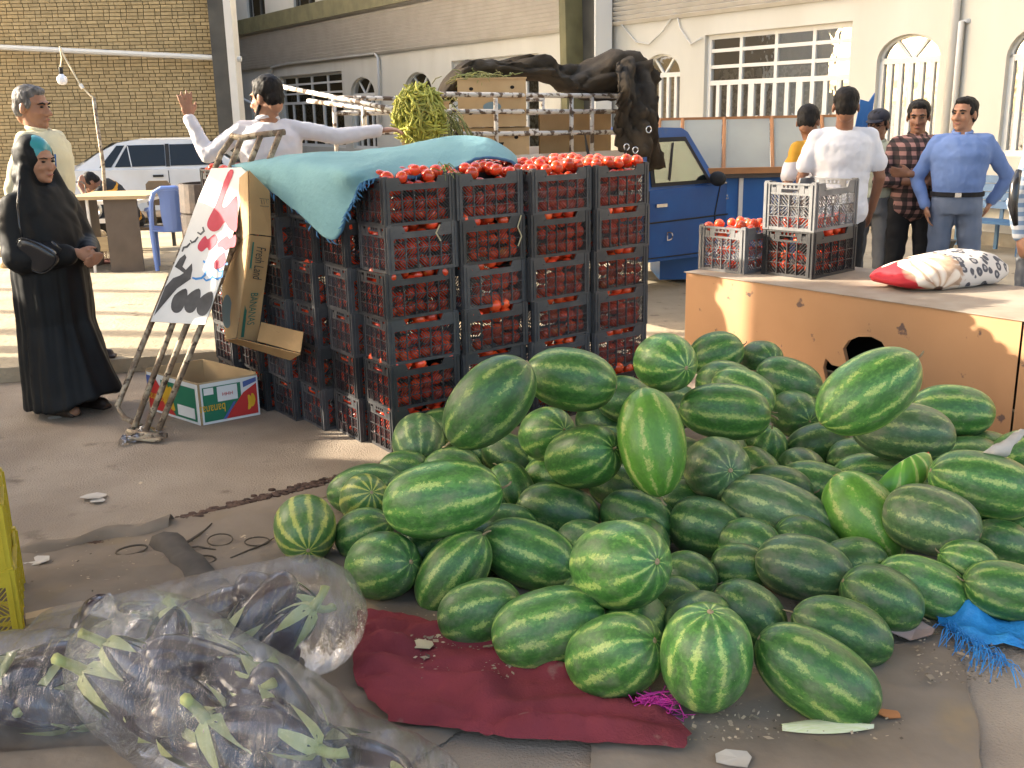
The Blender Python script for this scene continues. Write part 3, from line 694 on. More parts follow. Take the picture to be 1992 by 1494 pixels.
MEL = [
[-0.087, 3.656, 0.653, 0.135, 0.208, 0.706, 0.097, 0.701, "d"],
[0.234, 3.963, 0.656, 0.125, 0.185, 0.977, -0.134, -0.164, "n"],
[0.653, 4.257, 0.643, 0.125, 0.152, 0.466, -0.883, 0.05, "n"],
[1.086, 5.304, 0.42, 0.12, 0.148, 0.932, -0.086, 0.352, "n"],
[1.36, 5.445, 0.352, 0.107, 0.13, 0.319, -0.94, 0.124, "d"],
[1.013, 4.666, 0.418, 0.121, 0.151, 0.946, -0.239, -0.22, "d"],
[1.029, 4.432, 0.441, 0.12, 0.148, 0.843, -0.299, -0.447, "n"],
[0.909, 4.221, 0.431, 0.121, 0.194, 0.99, -0.112, -0.081, "n"],
[1.44, 5.166, 0.299, 0.123, 0.177, 0.941, -0.169, -0.293, "d"],
[1.349, 3.743, 0.643, 0.14, 0.216, 0.827, 0.059, 0.559, "n"],
[2.011, 4.504, 0.327, 0.12, 0.185, 0.985, -0.162, -0.066, "n"],
[1.636, 4.103, 0.359, 0.125, 0.21, 0.988, -0.116, -0.097, "g"],
[1.416, 4.947, 0.192, 0.119, 0.145, 0.258, -0.966, 0.025, "d"],
[1.457, 4.668, 0.113, 0.113, 0.154, 0.967, -0.12, 0.224, "d"],
[1.202, 4.66, 0.106, 0.106, 0.119, 0.167, -0.263, 0.95, "n"],
[0.821, 3.948, 0.272, 0.132, 0.161, 0.172, -0.944, 0.28, "g"],
[0.531, 3.745, 0.457, 0.13, 0.21, 0.118, -0.389, -0.914, "b"],
[0.843, 5.117, 0.19, 0.12, 0.135, 0.94, -0.335, 0.07, "g"],
[0.566, 4.965, 0.28, 0.119, 0.14, 0.966, -0.217, -0.139, "d"],
[0.15, 4.278, 0.327, 0.119, 0.145, 0.473, -0.795, 0.38, "n"],
[0.46, 5.097, 0.12, 0.12, 0.137, 0.652, -0.63, -0.421, "d"],
[0.277, 3.878, 0.358, 0.125, 0.179, 0.608, -0.686, 0.399, "n"],
[-0.452, 4.674, 0.177, 0.125, 0.153, 0.137, -0.935, -0.326, "g"],
[-0.356, 5.001, 0.123, 0.118, 0.138, 0.94, -0.335, 0.07, "d"],
[-0.278, 4.399, 0.116, 0.116, 0.14, 0.985, -0.173, 0.026, "n"],
[-0.021, 4.597, 0.112, 0.112, 0.144, 0.804, -0.456, -0.381, "d"],
[-0.258, 3.464, 0.354, 0.14, 0.218, 0.984, -0.045, 0.171, "n"],
[-0.014, 4.193, 0.103, 0.103, 0.123, 0.453, -0.543, -0.707, "n"],
[-0.644, 4.204, 0.112, 0.112, 0.176, 0.973, -0.129, 0.191, "d"],
[-0.624, 4.0, 0.148, 0.102, 0.125, 0.389, -0.756, 0.527, "y"],
[-0.815, 3.723, 0.137, 0.12, 0.146, 0.241, -0.95, -0.199, "y"],
[-0.593, 3.751, 0.101, 0.101, 0.122, 0.883, -0.149, 0.444, "n"],
[-0.479, 3.405, 0.123, 0.122, 0.152, 0.744, -0.574, 0.343, "d"],
[-0.221, 3.35, 0.118, 0.113, 0.172, 0.629, 0.115, 0.769, "n"],
[0.044, 3.48, 0.122, 0.122, 0.183, 0.912, -0.292, -0.287, "n"],
[0.174, 3.866, 0.124, 0.124, 0.171, 0.972, -0.184, -0.149, "d"],
[-0.119, 3.064, 0.108, 0.108, 0.144, 0.903, -0.161, 0.399, "d"],
[0.101, 2.915, 0.126, 0.126, 0.182, 0.953, -0.01, 0.302, "n"],
[0.331, 2.961, 0.316, 0.14, 0.171, 0.543, -0.743, 0.391, "n"],
[0.29, 2.72, 0.138, 0.123, 0.16, 0.636, -0.511, 0.578, "n"],
[0.533, 2.609, 0.188, 0.131, 0.162, 0.018, -0.174, 0.985, "n"],
[0.854, 2.622, 0.118, 0.118, 0.192, 0.824, -0.229, -0.518, "n"],
[1.016, 2.9, 0.103, 0.103, 0.161, 0.929, -0.177, -0.325, "d"],
[0.997, 3.266, 0.145, 0.114, 0.166, 0.953, -0.258, -0.161, "g"],
[1.026, 3.739, 0.16, 0.128, 0.224, 0.845, -0.493, -0.207, "g"],
[1.326, 3.63, 0.17, 0.135, 0.197, 0.424, -0.547, -0.721, "b"],
[1.505, 3.457, 0.23, 0.126, 0.17, 0.832, -0.545, -0.103, "g"],
[1.848, 3.947, 0.114, 0.114, 0.149, 0.843, -0.299, -0.447, "n"],
[1.781, 3.666, 0.288, 0.125, 0.2, 0.957, -0.156, -0.245, "n"],
[2.232, 4.254, 0.206, 0.103, 0.144, 0.82, -0.411, 0.4, "n"],
[2.166, 4.46, 0.133, 0.104, 0.128, 0.966, -0.217, -0.139, "d"],
[2.035, 4.335, 0.142, 0.115, 0.143, 0.979, -0.195, -0.057, "d"],
[1.545, 4.178, 0.12, 0.12, 0.17, 0.985, -0.173, 0.026, "n"],
[1.276, 4.088, 0.118, 0.118, 0.167, 0.946, -0.239, -0.22, "n"],
[1.079, 3.97, 0.155, 0.11, 0.149, 0.985, -0.173, 0.026, "d"],
[0.741, 3.696, 0.119, 0.119, 0.145, 0.928, -0.319, -0.193, "d"],
[0.491, 3.803, 0.114, 0.114, 0.162, 0.808, -0.564, -0.173, "d"],
[0.611, 3.331, 0.091, 0.091, 0.105, 0.85, -0.526, -0.033, "d"],
[0.804, 3.383, 0.092, 0.092, 0.105, 0.94, -0.335, 0.07, "d"],
[0.751, 3.019, 0.103, 0.103, 0.128, 0.78, -0.397, -0.484, "d"],
[0.522, 3.131, 0.091, 0.091, 0.107, 0.856, -0.449, 0.258, "d"],
[1.205, 3.083, 0.117, 0.105, 0.139, 0.894, -0.198, -0.402, "d"],
[1.391, 3.204, 0.098, 0.098, 0.158, 0.916, -0.185, -0.356, "n"],
[1.575, 3.286, 0.142, 0.082, 0.104, 0.929, -0.177, -0.325, "n"],
[1.829, 3.57, 0.089, 0.089, 0.124, 0.957, -0.156, -0.245, "d"],
[1.645, 3.116, 0.119, 0.097, 0.154, 0.97, -0.143, -0.196, "n"],
[2.006, 3.731, 0.092, 0.092, 0.106, 0.94, -0.335, 0.07, "n"],
[0.444, 4.216, 0.103, 0.103, 0.123, 0.876, -0.418, -0.239, "d"],
[0.166, 4.317, 0.108, 0.108, 0.126, 0.94, -0.335, 0.07, "n"],
[-0.504, 4.46, 0.102, 0.099, 0.119, 0.966, -0.255, 0.048, "n"],
[0.686, 3.993, 0.102, 0.102, 0.119, 0.866, -0.487, 0.112, "d"],
[1.573, 4.464, 0.106, 0.106, 0.129, 0.966, -0.255, 0.048, "d"]]
ML = ['long dark melon lying steeply at the upper left of the heap against the tomato stacks', 'large striped melon lying level on the crest, touching the long dark steep one',
 'round melon crowning the heap, its blossom end towards the camera', 'melon behind the crown of the heap at the left end of the tan platform', 'small dark melon tucked against the platform, end with radiating stripes showing',
 'melon just right of the crowning round one, mostly hidden', 'melon sloping behind the level one right of the bright green upright melon', 'level pale striped melon right of the bright upright one, resting on three others',
 'dark melon lying on the crest left of the torn hole in the platform', 'very large melon tilted up to the right, covering the torn hole in the platform', 'dark melon leaning on the platform at the far right of the crest',
 'big dusty melon with a grey rub mark lying level below the very large tilted one', 'small dark melon end-on between the level striped one and the very large tilted one', 'dark round melon below the small end-on one, left of the dusty level melon',
 'melon standing on end below the level striped one, stripes meeting at the top', 'pale dusty round melon seen end-on right of the bright upright one', 'bright green upright melon standing in the middle of the heap',
 'small dusty melon peeping out behind the top of the bright upright one', 'small dark melon left of the crowning one, half hidden behind the level crest melon', 'round melon under the left end of the level crest melon, stalk end showing',
 'dark melon half hidden left of the bright upright one', 'big round melon with a brown stalk scar left of the bright upright one', 'dusty round melon at the left shoulder of the heap beside the corner tomato stack',
 'dark melon just visible behind the dusty round one at the left shoulder', 'low melon showing only its back behind the very large pale left melon', 'dark melon in the hollow below the long steep one',
 'very large pale striped melon lying level at the left of the heap', 'striped melon hidden behind the stalk end of the very large pale left melon', 'dark long melon at the left edge behind the yellowish one',
 'yellowish melon with radiating stripes at the left edge of the heap', 'leftmost melon on the ground, round with a yellow belly', 'melon behind the dark striped one near the eggplant bag, yellow spot low down',
 'dark round finely striped melon beside the end of the eggplant bag', 'melon leaning upright below the very large pale left one', 'green melon with bold stripes lying in front of the leaning upright one',
 'dark striped melon above the bold striped one in the left half of the heap', 'dark mottled melon on the edge of the red cloth, leftmost of the front row', 'long melon lying on the red cloth in the front row',
 'large dusty round melon resting on the front row, blossom end showing', 'striped egg-shaped melon on the red cloth with its end to the camera', 'large upright melon in the front row beside the pink mesh',
 'long striped melon lying nearest the camera at the front right', 'dark melon just behind the long one nearest the camera', 'dusty melon with a pinkish stalk scar above the dark round one in front',
 'big mottled dusty melon with mud on its back in the middle right', 'bright green melon leaning in the right half of the heap', 'greyish scuffed melon right of the bright leaning one',
 'striped melon behind the scuffed greyish one', 'large striped melon at the right edge under the white rag', 'melon cut by the right edge of the picture beside the white rag', 'small dark melon deep at the foot of the platform at the right',
 'dark melon showing its back behind the large one under the white rag', 'melon behind the red cut slice', 'melon behind the mottled dusty one, left of the cut slice', 'dark melon hidden behind the mottled dusty one',
 'dark melon left of the mottled dusty one', 'green melon with a star of stripes right above the large dusty front one', 'dark melon in the gap right of the large dusty front one', 'dark melon in the gap above the dark round front one',
 'dark round melon between the upright front one and the dusty one with the pink scar', 'dark melon squeezed under the large dusty front one', 'dark melon with a pale stalk lying left of the blue torn sack',
 'striped dark melon lying behind the one with the pale stalk', 'small striped melon below the scuffed greyish one', 'dark melon high at the right edge of the lower rows', 'striped melon at the right edge behind the blue torn sack',
 'melon cut by the right edge in the middle of the heap', 'dark melon under the bright upright one', 'small melon below the big round one with the stalk scar', 'low melon at the left edge under the dusty round one',
 'dark melon below the pale dusty end-on one', 'dark melon under the dusty level one with the rub mark']
rm = random.Random(21)
def melon(c, r, l, ax, kind, label, group='watermelons in the heap', stem=True):
    o = link('watermelon', mel_me[(kind, rm.randrange(3))]); o.location = c; o.scale = (r, r, l)
    o.rotation_mode = 'QUATERNION'; q = V(ax).to_track_quat('Z', 'Y'); from_roll = Matrix.Rotation(rm.uniform(0, 6.28), 3, 'Z').to_quaternion()
    o.rotation_quaternion = q @ from_roll
    tag(o, label, 'watermelon', group)
    if stem:
        link('stem', stem_me, o); link('blossom_scar', scar_me, o)
    return o
for i, (x, y, z, r, l, ax, ay, az, kd_) in enumerate(MEL):
    flip = -1 if rm.random() < .5 else 1
    if i in (2, 15, 22, 30, 32, 38, 39, 40, 44): flip = -1    # blossom end (-Z of the mesh) to the camera
    a = V((ax, ay, az)); toward = a.y < 0
    if i in (2, 22, 38, 39, 40, 30): a = a if a.y > 0 else -a
    elif i in (19, 21): a = a if a.y < 0 else -a
    else: a = a*flip
    melon((x, y, z), r, l, a, kd_, ML[i])
# more melons buried inside the heap, glimpsed through the gaps
rf = random.Random(4); fillers = []
cand = [(x*.205+.10*(j % 2)-.45, 2.95+j*.20, .105+k*.2) for k in range(3) for j in range(13) for x in range(14)]
for (x, y, z) in cand:
    ok = True; near = 0
    for m in MEL:
        d = V((x, y, z))-V(m[:3]); dd = d.length
        if dd < .175: ok = False; break
        if m[2] > z-.02 and m[1] < y+.1 and dd < .5: near += 1
        elif dd < .42: near += .5
    # under the surface of the heap: some melon stands in front of and over it
    front = [m for m in MEL if abs(m[0]-x*m[1]/y) < .16 and m[1] < y-.08 and m[2]+.02 > z*1.0]
    over = [m for m in MEL if (V((x, y))-V((m[0], m[1]))).length < .26 and m[2] > z+.12]
    side = (V((x, y, 0))-V((bP1.x, bP1.y, 0))).dot(bn) < -.14 and (V((x, y, 0))-c0).dot(V((.538, -.843, 0))) > .14
    if ok and side and front and (over or len(front) > 2) and all((V((x, y, z))-V(f)).length > .19 for f in fillers): fillers.append((x, y, z))
for f in fillers[:40]:
    melon(f, .105, .13, (rf.uniform(-1, 1), rf.uniform(-1, 1), rf.uniform(-.3, .3)), 'd', 'dark melon buried inside the heap, barely seen between the others', 'melons buried inside the heap', stem=False)
# the cut slice with red flesh
m_flesh = mat('melon_flesh', (.62, .06, .045), .35, (.55, .09, .06), 14); m_rindw = mat('melon_white_rind', (.70, .74, .50), .5)
sl_ = thing('melon_slice', tuple(D(1757, 925, 3.85)), 'cut watermelon slice with red flesh lying on the heap', 'melon slice')
g = MB(); n = 18; rows = []
sd = V((cos(radians(28)), .35, sin(radians(28)))).normalized(); c_ = D(1757, 922, 3.82)
vv = (ray(1757, 922)).normalized(); upv = vv.cross(sd).normalized(); upv = upv if upv.z > 0 else -upv
def wedge(scale, a0, a1, n2=8):
    rr = []
    for i in range(n+1):
        t = -1+2*i/n; w = sqrt(max(1-t*t, .0004)); rr.append([c_+sd*(.145*t)+(-vv*cos(a)-upv*0+upv*sin(a))*(.075*w*scale) for a in [a0+(a1-a0)*k/n2 for k in range(n2+1)]])
    return rr
g.grid(wedge(1.0, radians(-95), radians(35))); o = part('rind', g, mm['b'], sl_, smooth=True)
g = MB(); g.grid([[r[-1], c_+sd*(.145*(-1+2*i/n))+upv*.012] for i, r in enumerate(wedge(.93, radians(-95), radians(35)))]); part('flesh', g, m_flesh, sl_)
g = MB(); W1 = wedge(1.0, radians(-95), radians(35)); W2_ = wedge(.93, radians(-95), radians(35)); g.grid([[a[-1]+upv*.001, b_[-1]+upv*.001] for a, b_ in zip(W1, W2_)]); part('white_rim', g, m_rindw, sl_)
# ================================================================ helpers for soft shapes
def remesh(mb, voxel, smooth_it=4, fac=.5):
    me = mb.mesh('tmp', [], False); o = bpy.data.objects.new('tmp', me); COL.objects.link(o)
    r = o.modifiers.new('r', 'REMESH'); r.mode = 'VOXEL'; r.voxel_size = voxel
    if smooth_it:
        s_ = o.modifiers.new('s', 'SMOOTH'); s_.factor = fac; s_.iterations = smooth_it
    bpy.context.view_layer.update()
    dg = bpy.context.evaluated_depsgraph_get(); out = bpy.data.meshes.new_from_object(o.evaluated_get(dg))
    bpy.data.objects.remove(o); out.materials.clear()
    return out
def disp(me, fn):
    n = len(me.vertices); nb = [0.0]*(3*n); me.vertices.foreach_get('normal', nb); cb = [0.0]*(3*n); me.vertices.foreach_get('co', cb)
    for i in range(n):
        k = 3*i; f = fn(V(cb[k:k+3])); cb[k] += nb[k]*f; cb[k+1] += nb[k+1]*f; cb[k+2] += nb[k+2]*f
    me.vertices.foreach_set('co', cb); me.update()
def finish(name, me, m, parent=None, smooth=True):
    me.name = name; me.materials.clear(); me.materials.append(m)
    if smooth: me.polygons.foreach_set('use_smooth', [True]*len(me.polygons))
    return link(name, me, parent)
from mathutils.geometry import delaunay_2d_cdt
def patch_mb(outline, res, zf, rnd=1, edge=.0):
    """a sheet lying on something: outline of world points, refined, height from zf(x, y, distance to the edge)"""
    rr = random.Random(rnd); pts = []
    n = len(outline)
    for i in range(n):
        a = V(outline[i][:2]); c = V(outline[(i+1) % n][:2]); k = max(1, int((c-a).length/res))
        for j in range(k):
            p = a.lerp(c, j/k); pts.append(p+V((rr.uniform(-edge, edge), rr.uniform(-edge, edge))))
    nb = len(pts); edges = [(i, (i+1) % nb) for i in range(nb)]
    x0, x1 = min(p.x for p in pts), max(p.x for p in pts); y0, y1 = min(p.y for p in pts), max(p.y for p in pts)
    B = list(pts)
    def inside(p):
        c = False; j = nb-1
        for i in range(nb):
            a, q = B[i], B[j]
            if (a.y > p.y) != (q.y > p.y) and p.x < (q.x-a.x)*(p.y-a.y)/(q.y-a.y)+a.x: c = not c
            j = i
        return c
    y = y0
    while y < y1:
        x = x0
        while x < x1:
            p = V((x+rr.uniform(-.3, .3)*res, y+rr.uniform(-.3, .3)*res))
            if inside(p) and min((p-q).length for q in B) > res*.6: pts.append(p)
            x += res
        y += res
    r = delaunay_2d_cdt(pts, edges, [], 1, 1e-5)
    mb = MB(); vs = []
    for p in r[0]:
        de = min((p-q).length for q in B); vs.append((p.x, p.y, zf(p.x, p.y, de)))
    mb.add(vs, [tuple(f) for f in r[2]])
    return mb
def nz(x, y, s, k=0.0): return mnoise.noise(V((x*s, y*s, k)))
def folds(base, amp, s, k=0.0, dirx=1.0, diry=1.0):
    return lambda x, y, d: base+amp*min(1, d/.05+.25)*(abs(nz(x*dirx+.1*nz(x, y, 3, k+9), y*diry, s, k))*1.2+.4*max(0, nz(x, y, s*2.5, k+4)))

# ================================================================ blue foam mat over the stacks
m_foam = mat('turquoise_foam', (.20, .37, .41), .9, (.17, .33, .365), 5, bump=.5, bscale=35, spec=.15)
m_foamb = mat('foam_underside', (.06, .17, .34), .9, (.09, .22, .38), 12)
nL = V((-.703, -.712, 0)); eL = V((-.712, .703, 0)); nR = V((.538, -.843, 0))
def LP(px, py, off=.02): return PL(px, py, c0+nL*off, nL)
def lip(u, z=1.425, o=.012): return c0+eL*u+nL*o+V((0, 0, z))
colsF = [[D(479, 320, 6.2), lip(1.32, 1.43), LP(482, 331)], [D(545, 305, 6.15), lip(1.06, 1.445), LP(520, 366, .035)], [D(600, 298, 6.12), lip(.86, 1.45), LP(575, 410, .05)],
         [D(650, 295, 6.08), lip(.64, 1.45), LP(645, 467, .06)], [D(700, 291, 6.05), lip(.40, 1.44), LP(680, 402, .05)], [D(760, 287, 6.0), lip(.16, 1.44), LP(708, 353, .035)],
         [D(820, 276, 5.95), D(806, 306, 5.5), D(785, 343, 5.14)], [D(880, 265, 5.9), D(876, 296, 5.6), D(868, 331, 5.36)],
         [D(940, 267, 5.9), D(935, 284, 5.72), D(932, 306, 5.55)], [D(984, 287, 5.88), D(986, 296, 5.75), D(990, 310, 5.66)], [D(1004, 304, 5.86), D(1006, 312, 5.76), D(1004, 322, 5.68)]]
def crom(p, t):
    n = len(p)-1; f = min(max(t, 0), 1)*n; i = min(int(f), n-1); u = f-i
    a, b_, c, d = p[max(i-1, 0)], p[i], p[i+1], p[min(i+2, n)]
    return .5*((2*b_)+(c-a)*u+(2*a-5*b_+4*c-d)*u*u+(3*b_-a-3*c+d)*u*u*u)
g = MB(); NA, NB = 70, 30; rows = []
for j in range(NB+1):
    line = [crom(c, j/NB) for c in colsF]; row = []
    for i in range(NA+1):
        p = crom(line, i/NA); p = p+V((0, 0, .007*nz(p.x, p.y, 5, 2)+.004*nz(p.x, p.y, 14, 5)))+nL*(.006*nz(p.x*2, p.z*2, 4, 1))
        if j == NB: p = p+V((0, 0, .006*nz(i*.9, 0, 1, 3)))
        row.append(p)
    rows.append(row)
g.grid(rows[::-1]); foam = thing('foam_mat', tuple(c0+V((-.4, .6, 1.43))), 'turquoise foam mat draped over the tomato stacks with one corner hanging', 'mat')
fo = part('sheet', g, [m_foam, m_foamb], foam, smooth=True)
so_ = fo.modifiers.new('s', 'SOLIDIFY'); so_.thickness = .016; so_.offset = -1; so_.material_offset_rim = 1; so_.material_offset = 1
g = MB(); rr = random.Random(8)
for k in range(150):
    i = rr.randrange(3, NA-16); p = rows[NB][i]; t = rr.uniform(.01, .03); a = V((rr.uniform(-1, 1), rr.uniform(-1, 1), -1.2)).normalized()
    if i < 26 and rr.random() < .7: continue
    g.tube([p, p+a*t, p+a*t*1.6+V((rr.uniform(-.01, .01), 0, 0))], [.004, .004, .001], 4)
part('frayed_edge', g, m_foamb, foam, kind='stuff')

# ================================================================ barrow frame of pipes with the painted sign
m_rust = mat('rusty_pipe', (.19, .135, .09), .65, (.42, .35, .25), 18, (.45, .60), .3, 60, metal=.2, col3=(.07, .045, .03), n3=34, r3=(.56, .64))
bar_ = thing('barrow_frame', tuple(G(275, 828)), 'rusty four-pipe barrow frame leaning against the tomato stacks', 'barrow')
botp = [(226, 806), (262, 830), (284, 836), (308, 838)]; topp = [(441, 272), (470, 268), (508, 262), (546, 257)]
BT = [G(x, y, .05) for x, y in botp]; BT[0] = G(228, 790, .12)
TT = [D(x, y, yy) for (x, y), yy in zip(topp, (6.02, 5.97, 5.92, 5.87))]
for i in range(4):
    g = MB(); a, c = BT[i], TT[i]; pts = [a, a.lerp(c, .5), c.lerp(a, .06), c]
    if i == 0: pts = [a+V((.16, -.1, -.09)), a+V((.05, -.04, -.06)), a, a.lerp(c, .5), c.lerp(a, .05), c+V((.05, 0, .03))]
    g.tube(pts, .0165, 10); part('pipe', g, m_rust, bar_, smooth=True)
g = MB(); g.tube([TT[0]+V((.03, 0, .02)), TT[1], TT[2], TT[3]+V((.02, 0, 0))], .018, 10); part('handle_bar', g, m_rust, bar_, smooth=True)
g = MB(); q = [BT[1]+V((-.03, -.02, -.02)), BT[2]+V((0, -.03, -.02)), BT[3]+V((.05, -.02, -.02))]; g.tube([BT[0]+V((.14, -.1, -.08))]+q, .015, 8); part('foot_bar', g, m_rust, bar_, smooth=True)
g = MB(); g.box(BT[2]+V((0, -.06, -.03)), (.22, .05, .012), Matrix.Rotation(-.25, 3, 'Z')); part('toe_plate', g, m_rust, bar_)
m_sign = mat('white_sign_board', (.74, .73, .70), .55, (.66, .65, .62), 4)
m_sred = mat('sign_red_paint', (.46, .012, .045), .6, (.52, .03, .075), 9); m_sblk = mat('sign_black_paint', (.035, .035, .038), .6, (.09, .09, .095), 8); m_sblu = mat('sign_blue_paint', (.03, .22, .55), .6)
ax_ = (TT[3]-BT[3]).normalized(); cx_ = (BT[3]-BT[1]).normalized(); sn = ax_.cross(cx_).normalized()
if sn.y > 0: sn = -sn
sp = BT[2]+sn*.045
def SPx(px, py, o=0.0): return PL(px, py, sp+sn*o, sn)
def SC4(x, y, o=.0065): return SPx(200+x/2.49, 300+y/2.49, o)
sg = thing('price_sign', tuple(SPx(345, 628)), 'white hand painted price sign in red, black and blue hung on the barrow', 'sign')
board = [SPx(*p) for p in [(294, 626), (400, 632), (430, 545), (448, 480), (463, 420), (480, 332), (478, 326), (412, 328), (382, 400), (350, 490)]]
g = MB(); g.slab(board, sn*.005); part('board', g, m_sign, sg)
def decal(nm, polys, m, f, par):
    mb = MB()
    for P_ in polys:
        pts = [f(*p) for p in P_]; L2 = [[V((p[0], p[1], 0)) for p in P_]]
        tri = tessellate_polygon(L2); mb.add(pts, [tuple(t) for t in tri])
    return part(nm, mb, m, par)
def smoothpoly(P_, n=4):
    out = []; N = len(P_)
    for i in range(N):
        a, b_, c, d = [V(P_[(i+k) % N]+(0,)) for k in (-1, 0, 1, 2)]
        for j in range(n):
            u = j/n; q = .5*((2*b_)+(c-a)*u+(2*a-5*b_+4*c-d)*u*u+(3*b_-a-3*c+d)*u**3); out.append((q.x, q.y))
    return out
def ribbon(pl, w):
    out = []; bk = []
    for i, p in enumerate(pl):
        a = V(pl[max(i-1, 0)]+(0,)); c = V(pl[min(i+1, len(pl)-1)]+(0,)); t = (c-a).normalized(); n = V((-t.y, t.x, 0))*(w/2 if 0 < i < len(pl)-1 else w/3); q = V(p+(0,)); out.append(tuple((q+n)[:2])); bk.append(tuple((q-n)[:2]))
    return [[out[i], out[i+1], bk[i+1], bk[i]] for i in range(len(pl)-1)]
R1 = [(605, 88), (634, 86), (600, 175), (578, 248), (600, 252), (640, 205), (652, 222), (650, 355), (632, 374), (604, 350), (590, 330), (562, 366), (530, 374), (506, 350), (512, 312), (548, 240)]
dl = [[(465, 430), (495, 395), (508, 412), (540, 388), (556, 408), (546, 440), (516, 466), (505, 452), (480, 472), (460, 458)], [(556, 430), (600, 395), (613, 408), (640, 390), (646, 412), (638, 448), (615, 452), (595, 467), (575, 450), (558, 450)], [(540, 520), (585, 475), (594, 500), (588, 540), (547, 558), (536, 545)]]
decal('lettering', [smoothpoly(R1, 3)]+[smoothpoly(p, 3) for p in dl], m_sred, SC4, sg)
three = [(348, 545), (372, 505), (398, 484), (405, 500), (386, 545), (402, 560), (432, 528), (434, 560), (425, 605), (360, 650), (300, 720), (247, 783), (268, 728), (302, 642), (340, 600), (372, 588), (392, 575), (372, 560)]
zs = [smoothpoly([(x+34, y-62), (x+40, y-15), (x+12, y+46), (x-20, y+56), (x-38, y+28), (x-22, y-28)], 3) for x, y in ((368, 712), (432, 712), (492, 726))]
decal('numerals', [three]+zs+ribbon([(484, 352), (490, 372), (474, 388), (458, 378)], 11)+ribbon([(462, 400), (446, 422), (430, 428), (424, 416)], 10)+ribbon([(424, 430), (408, 448), (392, 452), (384, 472)], 11), m_sblk, SC4, sg)
decal('lettering', ribbon([(578, 556), (566, 545), (556, 556), (564, 570), (578, 564)], 9)+ribbon([(580, 560), (577, 592), (556, 605), (530, 596)], 11)+ribbon([(532, 588), (520, 606), (500, 612), (488, 600)], 10)+ribbon([(500, 560), (494, 585), (478, 600), (450, 604), (433, 598)], 11)+[[(488, 512), (498, 520), (494, 530), (484, 522)], [(584, 530), (592, 524), (596, 534), (588, 540)], [(596, 528), (604, 524), (606, 534), (599, 538)]], m_sblu, SC4, sg)

# ================================================================ opened cardboard box hung on the stacks
m_card = mat('brown_cardboard', (.42, .27, .13), .85, (.36, .23, .11), 5, bump=.12, bscale=50, spec=.15)
m_card2 = mat('pale_cardboard', (.50, .36, .20), .85, (.43, .30, .16), 5, spec=.15)
m_inkg = mat('green_ink', (.02, .12, .09), .8); m_inkd = mat('dark_ink', (.035, .045, .04), .8); m_inkb = mat('blue_grey_ink', (.16, .24, .28), .8)
def CP(px, py, o): return PL(px, py, c0+nL*o, nL)
cb = thing('opened_banana_carton', tuple(CP(480, 660, .1)), 'opened brown banana carton hanging against the left side of the tomato stacks', 'carton')
def cpanel(pts, m, nm='panel', off=.004):
    P_ = [CP(x, y, o) for x, y, o in pts]; mb = MB(); n = (P_[1]-P_[0]).cross(P_[2]-P_[0]).normalized(); n = n if n.y < 0 else -n
    mb.slab(P_, n*off); return part(nm, mb, m, cb), P_, n
pR, PR, nr = cpanel([(487, 457, .20), (527, 461, .09), (514, 560, .09), (501, 663, .09), (461, 657, .20), (474, 560, .21)], m_card)
pT, PT, nt_ = cpanel([(484, 331, .18), (524, 372, .07), (527, 459, .085), (487, 455, .195)], m_card)
pLl, PLl, nl = cpanel([(467, 346, .08), (483, 332, .175), (486, 456, .195), (461, 477, .10)], m_card2)
pL2, PL2, nl2 = cpanel([(461, 478, .10), (486, 457, .199), (474, 560, .205), (460, 657, .197), (439, 661, .10), (433, 557, .10)], m_card2)
cpanel([(509, 627, .085), (591, 647, .06), (585, 687, .13), (501, 664, .14)], m_card, 'flap'); cpanel([(439, 662, .11), (461, 658, .20), (585, 688, .135), (565, 700, .05)], m_card, 'flap')
def along(a, b_): return (V(b_)-V(a)).normalized()
dn = along(CP(507, 460, .145), CP(481, 660, .145)); rt = dn.cross(-nr).normalized()
if rt.x < 0: rt = -rt
mid = CP(507, 500, .147)
text_part('lettering', 'Fresh Land', .075, CP(503, 510, .149), dn, rt*-1 if (dn.cross(rt*-1)).dot(nr) > 0 else rt, m_inkd, cb, lift=.006, shear=.35, width=.20)
text_part('lettering', 'BANANAS', .060, CP(490, 600, .149), dn, rt*-1 if (dn.cross(rt*-1)).dot(nr) > 0 else rt, m_inkg, cb, lift=.006, width=.20)
g = MB(); g.poly([CP(x, y, o)+nr*.0055 for x, y, o in [(491, 470, .192), (494, 470, .185), (474, 655, .165), (468, 655, .185)]]); part('green_stripe', g, m_inkg, cb)
decal('oval_badge', [[(446+10*cos(t*pi/10), 606+33*sin(t*pi/10)) for t in range(20)]], m_inkb, lambda x, y: CP(x, y, .15)+nl2*.012, cb)
g = MB()
for r_ in (20, 16, 12): g.tube([PLl[0].lerp(PLl[2], .5)+V((0, 0, -.32))+(PL2[1]-PL2[0]).normalized()*(.0022*r_*cos(t*.4))+V((0, 0, .0035*r_*sin(t*.4)))+nl2*.006 for t in range(12)], .0018, 4)
part('banana_print', g, m_inkd, cb)
def fmap(x, y): return CP(x, y, .095)+nr*.012
decal('recycle_mark', [[(537+5*cos(a), 651+6*sin(a)), (537+9*cos(a+.3), 651+9*sin(a+.3)), (537+8*cos(a+1.2), 651+8*sin(a+1.2)), (537+4*cos(a+1.2), 651+5*sin(a+1.2))] for a in (0, 2.09, 4.19)], m_inkd, fmap, cb)
decal('round_mark', ribbon([(518+9*cos(t*.4), 648+10*sin(t*.4)) for t in range(17)], 1.2), m_inkd, fmap, cb)
